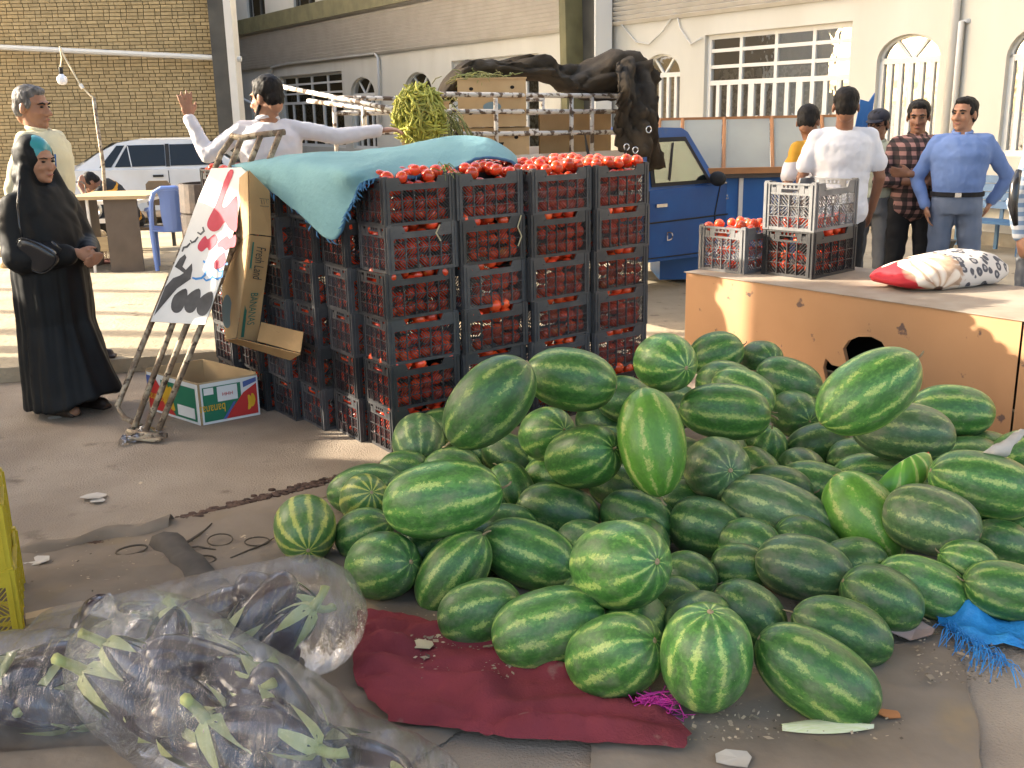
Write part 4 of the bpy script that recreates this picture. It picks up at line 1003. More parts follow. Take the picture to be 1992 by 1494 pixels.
decal('stamp', [p for p in ribbon([(490, 384), (519, 388), (519, 402), (490, 399), (490, 384)], 1.2)]+[p for k in range(5) for p in ribbon([(494+k*5, 388), (496+k*5, 397)], 1.5)], m_inkd, lambda x, y: CP(x, y, .135)+nt_*.02, cb)

# ================================================================ printed banana box on the ground
m_bxg = mat('green_print', (.02, .17, .09), .5); m_bxr = mat('red_print', (.50, .035, .03), .5); m_bxw = mat('white_print', (.70, .70, .68), .55); m_bxy = mat('yellow_print', (.70, .42, .03), .5, (.60, .33, .02), 12); m_bxb = mat('blue_print', (.08, .12, .32), .5)
pf, pl_, pr_ = G(392, 828), G(291, 796), G(506, 806)
eA = (pl_-pf); eB = (pr_-pf); LA, LB = eA.length, eB.length; eA.normalize(); eB.normalize(); HB = .245
bx = thing('printed_banana_box', tuple(pf), 'open green and red printed banana box on the floor behind the barrow foot', 'box')
def wallp(a, b_, h, nm, m, inn):
    mb = MB(); mb.slab([a, b_, b_+V((0, 0, h)), a+V((0, 0, h))], inn*.007); return part(nm, mb, m, bx)
nA = V((eA.y, -eA.x, 0)); nA = nA if nA.dot(eB) < 0 else -nA; nB = V((eB.y, -eB.x, 0)); nB = nB if nB.dot(eA) < 0 else -nB
wallp(pf, pl_, HB, 'panel', m_card2, -nA); wallp(pf+eB*.008, pr_, HB, 'panel', m_card2, -nB)
q = pl_+eB*LB; wallp(pl_+eB*.008, q, HB+.01, 'panel', m_card2, nB); wallp(pr_+eA*.008, q-eA*.008, HB+.012, 'panel', m_card2, nA)
g = MB(); g.slab([pf, pr_, q, pl_], (0, 0, .006)); part('bottom', g, m_card, bx)
fA = lambda u, v: pf+eA*(u*LA)+V((0, 0, v*HB))+nA*.003
fB = lambda u, v: pf+eB*(u*LB)+V((0, 0, v*HB))+nB*.003
fA2 = lambda u, v: fA(u, v)+nA*.0015
fB2 = lambda u, v: fB(u, v)+nB*.0015
rect = lambda a, b_, c, d: [(a, b_), (c, b_), (c, d), (a, d)]
decal('print', [rect(0, 0, .97, .97)], m_bxw, fA, bx); decal('print', [rect(.03, 0, 1, .97)], m_bxw, fB, bx)
decal('print', [rect(.05, .06, .70, .86)], m_bxg, fA2, bx); decal('print', [[(.45, .06), (.96, .06), (.96, .86), (.80, .86)]], m_bxr, lambda u, v: fA2(u, v)+nA*.001, bx)
decal('print', [rect(.06, .06, .70, .88)], m_bxg, fB2, bx); decal('print', [[(.40, .06), (.97, .06), (.97, .80), (.74, .62)]], m_bxr, lambda u, v: fB2(u, v)+nB*.001, bx)
ban = lambda cx, cy, s: smoothpoly([(cx-.02*s, cy+.30*s), (cx+.06*s, cy+.28*s), (cx+.11*s, cy), (cx+.04*s, cy-.28*s), (cx-.05*s, cy-.30*s), (cx-.02*s, cy-.05*s)], 3)
decal('banana_print', [ban(.58, .52, 1), ban(.50, .46, .9)], m_bxy, lambda u, v: fA2(u, v)+nA*.002, bx); decal('banana_print', [ban(.82, .36, .55), ban(.88, .40, .5)], m_bxy, lambda u, v: fB2(u, v)+nB*.002, bx)
decal('label_patch', [rect(.08, .12, .40, .38)], m_bxw, lambda u, v: fA2(u, v)+nA*.0025, bx); decal('label_patch', [rect(.30, .50, .64, .86), rect(.08, .70, .24, .86)], m_bxw, lambda u, v: fB2(u, v)+nB*.0025, bx)
decal('blue_band', [[(.92, .55), (.97, .5), (.97, .9), (.80, .9)]], m_bxb, lambda u, v: fA2(u, v)+nA*.0027, bx); decal('blue_band', [[(.36, .06), (.42, .06), (.60, .44), (.56, .44)]], m_bxb, lambda u, v: fB2(u, v)+nB*.0027, bx); decal('blue_band', [[(.74, .74), (.97, .84), (.97, .94), (.74, .88)]], m_bxb, lambda u, v: fB2(u, v)+nB*.0027, bx)
text_part('lettering', 'bananas', .075, fA2(.80, .38), eA, (0, 0, -1), m_bxy, bx, lift=.004, width=.17)
text_part('lettering', 'bananas', .075, fB2(.20, .36), -eB, (0, 0, -1), m_bxy, bx, lift=.004, width=.15)
text_part('lettering', 'HHH', .03, fB2(.47, .66), eB, (0, 0, 1), m_bxr, bx, lift=.005)

# ================================================================ sheets and litter on the floor
m_tarp = mat('dusty_tarpaulin', (.265, .215, .163), .9, (.18, .143, .107), 2.5, (.35, .68), .3, 25, .15, col3=(.25, .19, .12), n3=3.2, r3=(.58, .72))
m_red = mat('faded_red_cloth', (.23, .045, .055), .95, (.165, .036, .042), 3.2, (.4, .65), .35, 120, .1, col3=(.26, .15, .12), n3=9, r3=(.66, .76))
m_bluep = mat('blue_woven_plastic', (.03, .27, .60), .5, (.02, .20, .50), 12, bump=.6, bscale=40)
m_paper = mat('dirty_paper', (.55, .51, .45), .8, (.42, .38, .32), 6); m_pinkp = mat('pinkish_paper', (.40, .29, .25), .8, (.34, .24, .2), 8)
def sheet(nm, px, m, label, cat, zf, res=.05, edge=.006, seed=1, smooth=True):
    mb = patch_mb([G(*p)[:] for p in px], res, zf, seed, edge)
    o = solo(nm, mb, m, label, cat, smooth=smooth); return o
sheet('tarpaulin', [(-60, 1098), (150, 1060), (330, 1012), (480, 985), (640, 945), (900, 1010), (1150, 1200), (1060, 1330), (780, 1500), (300, 1540), (-80, 1560), (-120, 1300)], m_tarp, 'dusty brown tarpaulin spread on the floor under the heap and the bags', 'tarpaulin', folds(.006, .030, 4.2, 1, .5, 1.8), .05)
sheet('tarpaulin', [(1150, 1390), (1420, 1330), (1700, 1270), (1840, 1240), (1870, 1300), (1900, 1420), (1910, 1540), (1150, 1540)], m_tarp, 'grey brown tarpaulin sheet in the right foreground with its edge turned', 'tarpaulin', folds(.014, .010, 3.5, 8), .07)
sheet('red_cloth', [(700, 1205), (780, 1210), (860, 1232), (940, 1243), (1010, 1265), (1130, 1330), (1290, 1405), (1345, 1450), (1330, 1480), (1000, 1460), (760, 1425), (690, 1350), (690, 1270)], m_red, 'faded red cloth spread under the front left melons', 'cloth', folds(.036, .060, 6.0, 3, .6, 1.7), .025)
# turned tarpaulin edge, belt-like fold, sticks
g = MB(); rows = []
for k in range(13):
    p = G(40+k*24+(k > 8)*6, 1082-k*5.2, .004); w = .05+.02*sin(k*.8); rows.append([p+V((0, -w, .004)), p+V((0, -w*.5, .035+.012*sin(k*1.3))), p+V((0, 0, .04+.012*sin(k*1.1))), p+V((.0, .03, .022)), p+V((0, .045, .003))])
g.grid(rows); solo('folded_hem', g, m_tarp, 'turned hem along the far edge of the brown tarpaulin', 'hem', smooth=True)
g = MB(); rows = []
for k in range(9):
    t = k/8; p = G(318+95*t, 1050+95*t, .02); h = .018+.008*sin(k*1.9); rows.append([p+V((-.055, -.02, -.012)), p+V((-.045, 0, h)), p+V((.0, .015, h+.012)), p+V((.05, .03, h)), p+V((.06, .035, -.012))])
g.grid(rows); solo('folded_strap', g, mat('grey_strap', (.10, .085, .07), .9, (.07, .06, .05), 12), 'dark grey folded strap lying across the tarpaulin above the eggplant bags', 'strap', smooth=True)
def stick(pts, r, m, label, nm='stick', cat='stick'):
    mb = MB(); mb.tube([G(x, y, .012+.01*(i % 2)) for i, (x, y) in enumerate(pts)], r, 6); return solo(nm, mb, m, label, cat, smooth=True)
m_twig = mat('dark_twig', (.09, .07, .05), .9); m_straw = MT['dry_straw']
stick([(345, 1065), (372, 1050), (398, 1032), (412, 1018)], [.006, .006, .005, .003], m_twig, 'dark twig on the tarpaulin beside the grey strap')
stick([(448, 1086), (480, 1072), (510, 1060), (534, 1046)], [.004, .004, .004, .002], m_twig, 'thin stick pointing at the leftmost melon')
stick([(352, 1068), (385, 1063), (420, 1070)], .004, m_twig, 'short bent twig below the dark twig by the strap')
g = MB(); rows = []                     # pale batten glimpsed behind the bags
g.slab([G(52, 1208), G(205, 1172), G(205, 1184), G(52, 1220)], (0, 0, .03)); solo('pale_batten', g, mat('pale_wood', (.50, .36, .20), .8, (.42, .3, .16), 9), 'pale wooden batten lying behind the eggplant bags', 'batten')
def hoop(px, py, rx, ry, rot, label, r=.004):
    c = G(px, py, .02); mb = MB(); mb.tube([c+V((rx*cos(t*pi/8)*cos(rot)-ry*sin(t*pi/8)*sin(rot), rx*cos(t*pi/8)*sin(rot)+ry*sin(t*pi/8)*cos(rot), .006*sin(t*pi/8))) for t in range(17)], r, 6); solo('wire_loop', mb, m_twig, label, 'wire loop', smooth=True)
hoop(358, 1088, .05, .03, .2, 'dark loop on the grey strap'); hoop(394, 1090, .05, .03, .2, 'dark loop on the floor right of the grey strap'); hoop(428, 1050, .05, .05, .7, 'small square wire loop between the strap and the leftmost melon', .003); hoop(500, 1053, .05, .03, 0, 'thin wire loop left of the leftmost melon', .003); hoop(256, 1070, .06, .03, .5, 'dark loop at the end of the turned hem')
def scrap(px, w, label, m=None, nm='paper_scrap', cat='paper scrap', z=.008, lift=.02, seed=1, pts=None):
    rr = random.Random(seed); c = G(*px, z); k = 7
    ring = [c+V((w*(.6+.5*rr.random())*cos(2*pi*i/k), w*(.45+.4*rr.random())*sin(2*pi*i/k), lift*.45*rr.random())) for i in range(k)]
    mb = MB(); ctr = c+V((w*.2, 0, lift*.25))
    vs = ring+[ctr]; mb.add(vs, [(i, (i+1) % k, k) for i in range(k)]); mb.add([p+V((0, 0, -.002)) for p in vs], [((i+1) % k, i, k) for i in range(k)])
    return solo(nm, mb, m or m_paper, label, cat)
scrap((105, 812), .045, 'small grey label on the floor in front of the woman in black', seed=2, lift=.006); scrap((185, 967), .07, 'torn white paper on bare concrete left of the heap', seed=3, lift=.03); scrap((190, 974), .05, 'smaller paper flake overlapping the torn white paper', seed=4)
scrap((70, 1096), .06, 'crumpled pale paper beside the yellow crates', seed=5, lift=.04); scrap((222, 1035), .09, 'long pale paper strip on the edge of the tarpaulin', seed=6, lift=.01); scrap((508, 1002), .02, 'tiny white flake above the leftmost melon', seed=7)
scrap((822, 1255), .05, 'pale onion skin on the red cloth', m_straw, 'onion_skin', 'onion skin', .05, .03, 8); scrap((1095, 1300), .05, 'papery onion skin against the front row of melons', m_straw, 'onion_skin', 'onion skin', .03, .05, 9)
scrap((1770, 1235), .09, 'pinkish torn paper bag left of the blue sack', m_pinkp, 'paper_bag', 'paper bag', .02, .08, 10); scrap((860, 1240), .025, 'small onion skin by the mottled melon on the red cloth', m_straw, 'onion_skin', 'onion skin', .04, .02, 12)
scrap((1425, 1475), .07, 'grey plastic tag lying on the tarpaulin at the bottom edge', m_paper, 'plastic_tag', 'tag', .02, .01, 13); scrap((1730, 1392), .045, 'orange dry leaf in front of the nearest melon', mat('orange_leaf', (.45, .18, .06), .8), 'dry_leaf', 'leaf', .02, .02, 14)
m_husk = mat('corn_husk', (.52, .56, .30), .7, (.6, .6, .42), 30, stretch=(1, 12, 1))
g = MB(); rows = []
for k in range(14):
    t = k/13; p = G(1520+180*t, 1417-4*sin(pi*t), .025); w = .035*sin(pi*min(1, t*.9+.1)); rows.append([p+V((0, -w, 0)), p+V((0, -w*.4, .014)), p+V((0, w*.4, .012)), p+V((0, w, 0))])
g.grid(rows); solo('corn_husk', g, m_husk, 'pale green corn husk in front of the nearest long melon', 'husk', smooth=True)
# blue torn woven sack at the right
bs = sheet('torn_sack', [(1808, 1192), (1850, 1170), (1900, 1165), (1960, 1190), (2040, 1225), (2040, 1285), (1960, 1270), (1890, 1268), (1840, 1235)], m_bluep, 'torn bright blue woven sack crumpled at the right edge', 'sack', folds(.02, .10, 7, 5, 1, 1), .03, .015, 5)
g = MB(); rr = random.Random(3); p0_ = [G(1830+k*1.0, 1212+k*.62, .03) for k in range(0, 130)]
for k in range(90):
    p = rr.choice(p0_); d = V((rr.uniform(-.09, .06), rr.uniform(-.12, 0), 0)); g.tube([p, p+d*.5+V((0, 0, .02)), p+d+V((0, 0, -.02))], .0014, 4)
part('loose_threads', g, m_bluep, bs, kind='stuff')
# pink mesh tangle
g = MB(); rr = random.Random(9); c = G(1272, 1375, .045)
for k in range(70):
    a = [c+V((rr.gauss(0, .035), rr.gauss(0, .025), rr.uniform(-.035, .035))) for _ in range(4)]; g.tube([crom(a, t/6) for t in range(7)], .0016, 4)
solo('mesh_tangle', g, mat('pink_mesh', (.60, .04, .30), .5), 'crumpled bright pink net between the two front melons', 'net')
# white rag on the heap at the right
g = MB(); a, c = D(1988, 840, 3.75), D(1938, 882, 3.66); rows = []
for k in range(12):
    t = k/11; p = a.lerp(c, t); w = .022+.03*t*t; rows.append([p+V((w*cos(q*pi/5), 0, w*.5*sin(q*pi/5)+.006*sin(q*3+k))) for q in range(10)])
g.loft(rows); solo('white_rag', g, m_paper, 'twisted greyish white rag on the melon at the right edge', 'rag', smooth=True)
# clear plastic scrap under the barrow foot
m_film = glass_mat('clear_film', (.93, .93, .93), .12, .12, .0)
sheet('plastic_scrap', [(225, 868), (250, 845), (300, 838), (320, 832), (312, 848), (270, 862), (232, 872)], m_film, 'crumpled clear plastic under the foot of the barrow', 'plastic', folds(.01, .08, 12, 2), .02, .01)
# small litter that nobody could count
g = MB(); rr = random.Random(12)
def lit(n, box, zb, big=1.0):
    for k in range(n):
        p = G(rr.uniform(box[0], box[2]), rr.uniform(box[1], box[3]), zb); s_ = rr.uniform(.002, .008)*big*(2.2 if rr.random() < .05 else 1); a = rr.uniform(0, 6.3)
        u = V((cos(a), sin(a), rr.uniform(-.3, .5)))*s_; w = V((-sin(a), cos(a), rr.uniform(-.3, .5)))*s_*rr.uniform(.3, 1); g.add([p-u, p+w, p+u, p-w], [(0, 1, 2, 3)])
lit(260, (800, 1210, 1000, 1320), .045); lit(160, (1240, 1360, 1480, 1440), .03); lit(220, (1780, 1230, 1990, 1330), .03); lit(120, (60, 1040, 560, 1150), .03); lit(140, (0, 800, 700, 1000), .006, .7); lit(60, (1480, 1380, 1760, 1440), .03); lit(60, (690, 1180, 860, 1260), .03)
solo('litter', g, mat('straw_litter', (.30, .235, .16), .9, island=.75), 'fine onion skin and straw litter scattered on floor and cloths', 'litter', kind='stuff')
g = MB(); rr = random.Random(13)          # dirt along the joint of the concrete
for k in range(700):
    t = rr.random(); p = G(150+620*t, 1064-165*t+rr.gauss(0, 3), .004); s_ = rr.uniform(.006, .022); g.ell(p, (s_, s_*.7, s_*.4), nu=5, nv=3)
solo('joint_dirt', g, mat('dark_soil', (.085, .05, .035), .95, island=.5), 'dark crumbly dirt along the joint in the concrete floor', 'dirt', kind='stuff')

# ================================================================ yellow crates at the left edge
yc = G(47, 1230); 
for k in range(3):
    o = bpy.data.objects.new('plastic_crate', None); COL.objects.link(o)
    a = radians(114); e1 = V((cos(a), sin(a), 0)); e2 = V((-sin(a), cos(a), 0)); ctr = yc+e1*(CL/2)+e2*(CW/2)
    o.matrix_world = Matrix.Translation(ctr+V((-.012*k, 0, .2315*k))) @ rotz(a+.02*k)
    tag(o, ['bottom', 'middle', 'top'][k]+' yellow lattice crate of three at the left edge', 'crate', 'yellow crates at the left edge'); link('crate_body', crate_me_y, o)

# ================================================================ floral sack on the platform
def sack_mat():
    m = bpy.data.materials.new('floral_print'); m.use_nodes = True; N = m.node_tree.nodes; L = m.node_tree.links; b = N['Principled BSDF']; b.inputs['Roughness'].default_value = .75
    tc = N.new('ShaderNodeTexCoord'); sx = N.new('ShaderNodeSeparateXYZ'); L.new(tc.outputs['Object'], sx.inputs[0])
    def mth(op, a, bb=None):
        x = N.new('ShaderNodeMath'); x.operation = op
        for k, v in enumerate((a, bb)):
            if v is None: continue
            if isinstance(v, (int, float)): x.inputs[k].default_value = v
            else: L.new(v, x.inputs[k])
        return x.outputs[0]
    def mix(f, a, bb):
        x = N.new('ShaderNodeMix'); x.data_type = 'RGBA'; L.new(f, x.inputs[0])
        for k, c in ((6, a), (7, bb)):
            if isinstance(c, tuple): x.inputs[k].default_value = (*c, 1)
            else: L.new(c, x.inputs[k])
        return x.outputs[2]
    def mr(f, lo, hi):
        x = N.new('ShaderNodeMapRange'); x.inputs[1].default_value = lo; x.inputs[2].default_value = hi; L.new(f, x.inputs[0]); return x.outputs[0]
    vo = N.new('ShaderNodeTexVoronoi'); vo.inputs['Scale'].default_value = 20; mp = N.new('ShaderNodeMapping'); mp.inputs['Scale'].default_value = (1, .8, .8); L.new(tc.outputs['Object'], mp.inputs[0]); L.new(mp.outputs[0], vo.inputs['Vector'])
    n = N.new('ShaderNodeTexNoise'); n.inputs['Scale'].default_value = 22; L.new(tc.outputs['Object'], n.inputs['Vector'])
    d = mth('ADD', vo.outputs['Distance'], mth('MULTIPLY', mth('SUBTRACT', n.outputs[0], .5), .35))
    ring = mth('MULTIPLY', mr(d, .46, .40), mr(d, .14, .22))
    leo = mix(ring, (.62, .57, .52), (.07, .07, .085)); leo = mix(mr(d, .20, .12), leo, (.30, .29, .30))
    def flower(cx, cz, R, npet):
        u = mth('SUBTRACT', sx.outputs[0], cx); w = mth('SUBTRACT', mth('SUBTRACT', sx.outputs[2], mth('MULTIPLY', sx.outputs[1], .55)), cz)
        r = mth('SQRT', mth('ADD', mth('MULTIPLY', u, u), mth('MULTIPLY', w, w))); a = mth('ARCTAN2', w, u)
        pet = mth('ABSOLUTE', mth('COSINE', mth('MULTIPLY', a, npet/2)))
        edge = mth('MULTIPLY', mth('ADD', mth('MULTIPLY', pet, .6), .45), R)
        return mr(mth('SUBTRACT', edge, r), 0, .008), r, pet
    f1, r1, p1_ = flower(-.17, .10, .15, 9); f2, r2, p2_ = flower(-.29, .24, .12, 8)
    base = mix(mr(n.outputs[0], .3, .7), (.32, .19, .12), (.55, .40, .28))
    redz = mth('MULTIPLY', mr(sx.outputs[0], -.16, -.19), mr(mth('SUBTRACT', sx.outputs[2], mth('MULTIPLY', sx.outputs[1], .55)), .16, .14))
    base = mix(redz, base, (.42, .012, .02))
    pc_ = mix(p1_, (.50, .30, .17), (.76, .66, .55))
    base = mix(f2, base, mix(p2_, (.45, .28, .16), (.78, .70, .60))); base = mix(f1, base, pc_); base = mix(mr(r1, .03, .022), base, (.10, .05, .03))
    sel = mr(mth('ADD', sx.outputs[0], mth('MULTIPLY', mth('SUBTRACT', n.outputs[0], .5), .12)), -.035, -.02)
    L.new(mix(sel, base, leo), b.inputs['Base Color']); return m
sk0 = G(1738, 574, BZ+.005); sk1 = G(1990, 548, BZ+.005); sd_ = (sk1-sk0).normalized()
g = MB(); rows = []
for i in range(41):
    t = -1+2*i/40; e = (1-abs(t)**3.2)**.5 if abs(t) < 1 else 0; row = []
    for k in range(32):
        a = 2*pi*k/32; y = .19*(.35+.65*e)*cos(a)*(1 if abs(t) < .97 else .8); z = .105*e*(1+.2*sin(2.2*t+.5))*sin(a); z = max(z, -.055*e)
        wr = 1+.06*nz(t*3, a*1.2, 1.4, 2)+.03*sin(9*a+4*t)*abs(t)**2
        row.append(V((.40*t+.02*sin(a)*abs(t), y*wr, .06+z*wr)))
    rows.append(row)
g.loft(rows)
sk = link('floral_sack', g.mesh('floral_sack', sack_mat(), True)); sk.location = (sk0+sk1)/2+V((-sd_.y, sd_.x, 0))*.17; sk.rotation_euler = (0, 0, atan2(sd_.y, sd_.x)); sk.scale = (1.08, 1.15, 1.1)
tag(sk, 'stuffed sack with flower and leopard print lying on the tan platform', 'sack')
# ================================================================ eggplants in clear plastic bags
m_egg = mat('eggplant_skin', (.014, .008, .020), .16, (.022, .012, .030), 3, spec=.6, coat=.35)
m_cal = mat('eggplant_calyx', (.30, .34, .12), .65, (.40, .42, .20), 14, spec=.25)
def bag_mat():
    m = bpy.data.materials.new('clear_bag_film'); m.use_nodes = True; N = m.node_tree.nodes; L = m.node_tree.links; N.clear()
    o = N.new('ShaderNodeOutputMaterial'); t = N.new('ShaderNodeBsdfTransparent'); g = N.new('ShaderNodeBsdfGlossy'); d = N.new('ShaderNodeBsdfDiffuse')
    t.inputs[0].default_value = (.97, .97, .98, 1); g.inputs['Roughness'].default_value = .09; g.inputs[0].default_value = (1, 1, 1, 1); d.inputs[0].default_value = (.72, .75, .80, 1)
    tc = N.new('ShaderNodeTexCoord'); mp = N.new('ShaderNodeMapping'); mp.inputs['Scale'].default_value = (14, 3.0, 6); mp.inputs['Rotation'].default_value = (0, 0, .9)
    n = N.new('ShaderNodeTexNoise'); n.inputs['Scale'].default_value = 1.5; n.inputs['Detail'].default_value = 6; n.inputs['Roughness'].default_value = .6; n.inputs['Distortion'].default_value = .6
    L.new(tc.outputs['Object'], mp.inputs[0]); L.new(mp.outputs[0], n.inputs['Vector'])
    b = N.new('ShaderNodeBump'); b.inputs['Strength'].default_value = 1.0; b.inputs['Distance'].default_value = .035; L.new(n.outputs[0], b.inputs['Height']); L.new(b.outputs[0], g.inputs['Normal'])
    fr = N.new('ShaderNodeFresnel'); fr.inputs[0].default_value = 1.5; L.new(b.outputs[0], fr.inputs['Normal'])
    mr = N.new('ShaderNodeMapRange'); mr.inputs[1].default_value = 0; mr.inputs[2].default_value = 1; mr.inputs[3].default_value = .03; mr.inputs[4].default_value = .62; L.new(fr.outputs[0], mr.inputs[0])
    n2 = N.new('ShaderNodeTexNoise'); n2.inputs['Scale'].default_value = 7; L.new(tc.outputs['Object'], n2.inputs['Vector'])
    mr2 = N.new('ShaderNodeMapRange'); mr2.inputs[1].default_value = .35; mr2.inputs[2].default_value = .75; mr2.inputs[3].default_value = .0; mr2.inputs[4].default_value = .10; L.new(n2.outputs[0], mr2.inputs[0])
    m1 = N.new('ShaderNodeMixShader'); L.new(mr2.outputs[0], m1.inputs[0]); L.new(t.outputs[0], m1.inputs[1]); L.new(d.outputs[0], m1.inputs[2])
    m2 = N.new('ShaderNodeMixShader'); L.new(mr.outputs[0], m2.inputs[0]); L.new(m1.outputs[0], m2.inputs[1]); L.new(g.outputs[0], m2.inputs[2]); L.new(m2.outputs[0], o.inputs[0])
    return m
m_bag = bag_mat()
eb_ = MB(); eb_.lathe([(.003, -.112), (.030, -.106), (.046, -.085), (.052, -.055), (.050, -.015), (.042, .03), (.033, .065), (.026, .085), (.010, .094), (.002, .095)], 20)
egg_me = eb_.mesh('eggplant', m_egg, True)
cb_ = MB()
for k in range(5):
    a = 2*pi*k/5
    def cp2(r, da, z): return (r*cos(a+da), r*sin(a+da), z)
    cb_.add([(0, 0, .103), cp2(.030, .63, .092), cp2(.043, .42, .070), cp2(.052, .22, .042), cp2(.060, 0, .012), cp2(.052, -.22, .042), cp2(.043, -.42, .070), cp2(.030, -.63, .092), cp2(.042, 0, .072), cp2(.054, 0, .042)],
            [(0, 1, 8), (1, 2, 8), (2, 9, 8), (2, 3, 9), (3, 4, 9), (4, 5, 9), (5, 6, 9), (6, 8, 9), (6, 7, 8), (7, 0, 8)])
cal_me = cb_.mesh('calyx', m_cal, True)
sb2 = MB(); sb2.tube([(0, 0, .092), (.003, 0, .115), (.014, .004, .135), (.024, .01, .146)], [.014, .012, .011, .013], 7); stk_me = sb2.mesh('stem', m_cal, True)
re_ = random.Random(17)
def bag(a, b_, r, n, lab, seed, knot=None, floor=True):
    a = V(a); b_ = V(b_); ax = (b_-a).normalized(); L = (b_-a).length; rr = random.Random(seed)
    side = ax.cross(V((0, 0, 1))).normalized(); up = side.cross(ax).normalized()
    if side.y > 0: side = -side                       # side points to the camera
    hull = MB(); hull.cap(a.lerp(b_, .10), a.lerp(b_, .90), r*1.07, r*1.07, 24); pos = []
    tries = 0
    while len(pos) < n and tries < 4000:
        tries += 1
        t = rr.uniform(.16, .84); ph = rr.uniform(-.35, 2.5); rad = (r-.088)*(1 if abs(t-.5) < .35 else .82)
        p = a.lerp(b_, t)+(side*cos(ph)+up*sin(ph))*rad
        if p.z < .05: p.z = .05
        if any((p-q).length < .092 for q in pos): continue
        pos.append(p)
        nrm = (p-a.lerp(b_, t)).normalized(); tang = nrm.orthogonal().normalized(); tang = (ax-nrm*ax.dot(nrm)).normalized()*(1 if rr.random() < .5 else -1); tang.rotate(Matrix.Rotation(rr.gauss(0, .55), 3, nrm)); dz = (tang+nrm*(rr.uniform(.0, .22) if rr.random() < .5 else rr.uniform(-.4, -.05))).normalized()
        o = link('eggplant', egg_me); o.location = p; o.rotation_euler = dz.to_track_quat('Z', 'Y').to_euler(); s_ = rr.uniform(1.02, 1.25); o.scale = (s_, s_, s_*1.22)
        tag(o, 'dark purple eggplant inside the '+lab, 'eggplant', 'eggplants inside the '+lab); link('calyx', cal_me, o); link('stem', stk_me, o)
        hull.cap(p-dz*.05*s_, p+dz*.06*s_, .060*s_, .048*s_, 12)
    me = remesh(hull, .013, 26, .6)
    disp(me, lambda c: .013+.007*mnoise.noise(V((c.x*7, c.y*7, c.z*7)))+.0045*mnoise.noise(V((c.x*24, c.y*9, c.z*16)))+.0025*mnoise.noise(c*42))
    for v in me.vertices:
        if v.co.z < .004: v.co.z = .004+.001*mnoise.noise(v.co*40)
    th = thing('eggplant_bag', (a.x*.5+b_.x*.5, a.y*.5+b_.y*.5, 0), 'clear plastic '+lab, 'plastic bag')
    inv = world_of(th).inverted()
    me.transform(inv); finish('film', me, m_bag, th)
    if knot:
        k0, k1 = V(knot[0]), V(knot[1]); mb = MB(); rows = []
        for i in range(10):
            t = i/9; w = (.035-.045*t if t < .5 else .0125+.03*(t-.5))*1.2; c = k0.lerp(k1, t); u = (k1-k0).normalized(); s1 = u.orthogonal().normalized(); s2 = u.cross(s1)
            rows.append([c+(s1*cos(q*pi/6)+s2*sin(q*pi/6)*.6)*w*(1+.22*sin(q*2.1+i)) for q in range(12)])
        mb.loft(rows); part('knot', mb, m_bag, th, smooth=True)
    return th
bag(D(90, 1300, 2.93), D(655, 1185, 2.86), .165, 26, 'rear bag of eggplants touching the heap', 2)
bag(D(-120, 1360, 2.62), D(330, 1345, 2.70), .165, 20, 'bag of eggplants cut by the left edge', 5)
bag(D(250, 1275, 2.52), D(600, 1500, 2.24), .185, 26, 'knotted front bag of eggplants', 9, knot=(D(250, 1225, 2.50), D(193, 1172, 2.52)))
bag(D(600, 1440, 2.42), D(830, 1560, 2.12), .11, 9, 'small bag of eggplants at the bottom edge', 12)

# ================================================================ blue pickup with railed bed
m_blue = mat('blue_car_paint', (.006, .075, .27), .4, (.008, .06, .22), 3, spec=.4, col3=(.05, .09, .18), n3=5, r3=(.66, .8))
m_wrail = mat('chipped_white_rail', (.58, .55, .50), .6, (.11, .075, .05), 16, (.50, .56), .2, 40)
m_wpan = mat('rusty_white_panel', (.56, .52, .46), .6, (.36, .19, .09), 4.5, (.55, .72), .1, 30)
m_rubber = mat('black_rubber', (.022, .022, .022), .8); m_tarpk = mat('dark_canvas', (.078, .065, .050), .9, (.045, .038, .030), 5, bump=.3, bscale=60, spec=.1)
m_chrome = mat('bright_metal', (.6, .6, .6), .25, metal=1.0)
T0 = V((-.70, 8.2, 0)); TY = radians(33)
truck = thing('pickup_truck', tuple(T0), 'blue pickup truck with white railed bed, parked behind the tomato stacks', 'truck', rz=TY)
MTk = Matrix.Translation(T0) @ rotz(TY)
def tw(x, y, z): return MTk @ V((x, y, z))
def tbox(nm, x0, x1, y0, y1, z0, z1, m, **k):
    mb = MB(); mb.box(((x0+x1)/2, (y0+y1)/2, (z0+z1)/2), (x1-x0, y1-y0, z1-z0)); return part(nm, mb, m, truck, local=True, **k)
BW_ = 1.55
tbox('bed_floor', 0, 2.28, .03, BW_-.03, .80, .86, m_wpan); tbox('side_panel', 0, 2.28, 0, .028, .86, 1.33, m_wpan); tbox('side_panel', 0, 2.28, BW_-.028, BW_, .86, 1.33, m_wpan); tbox('headboard', 2.25, 2.28, .03, BW_-.03, .86, 1.45, m_wpan)
mb = MB(); 
for i in range(10):
    x = .1+i*.21; mb.tube([(x, -.006, 1.24), (x+.105, -.006, 1.10)], .006, 4); mb.tube([(x+.105, -.006, 1.10), (x+.21, -.006, 1.24)], .006, 4)
mb.tube([(0, -.006, 1.26), (2.28, -.006, 1.26)], .007, 4); mb.tube([(0, -.006, 1.08), (2.28, -.006, 1.08)], .007, 4)
part('pressed_ribs', mb, m_wpan, truck, local=True, kind='stuff')
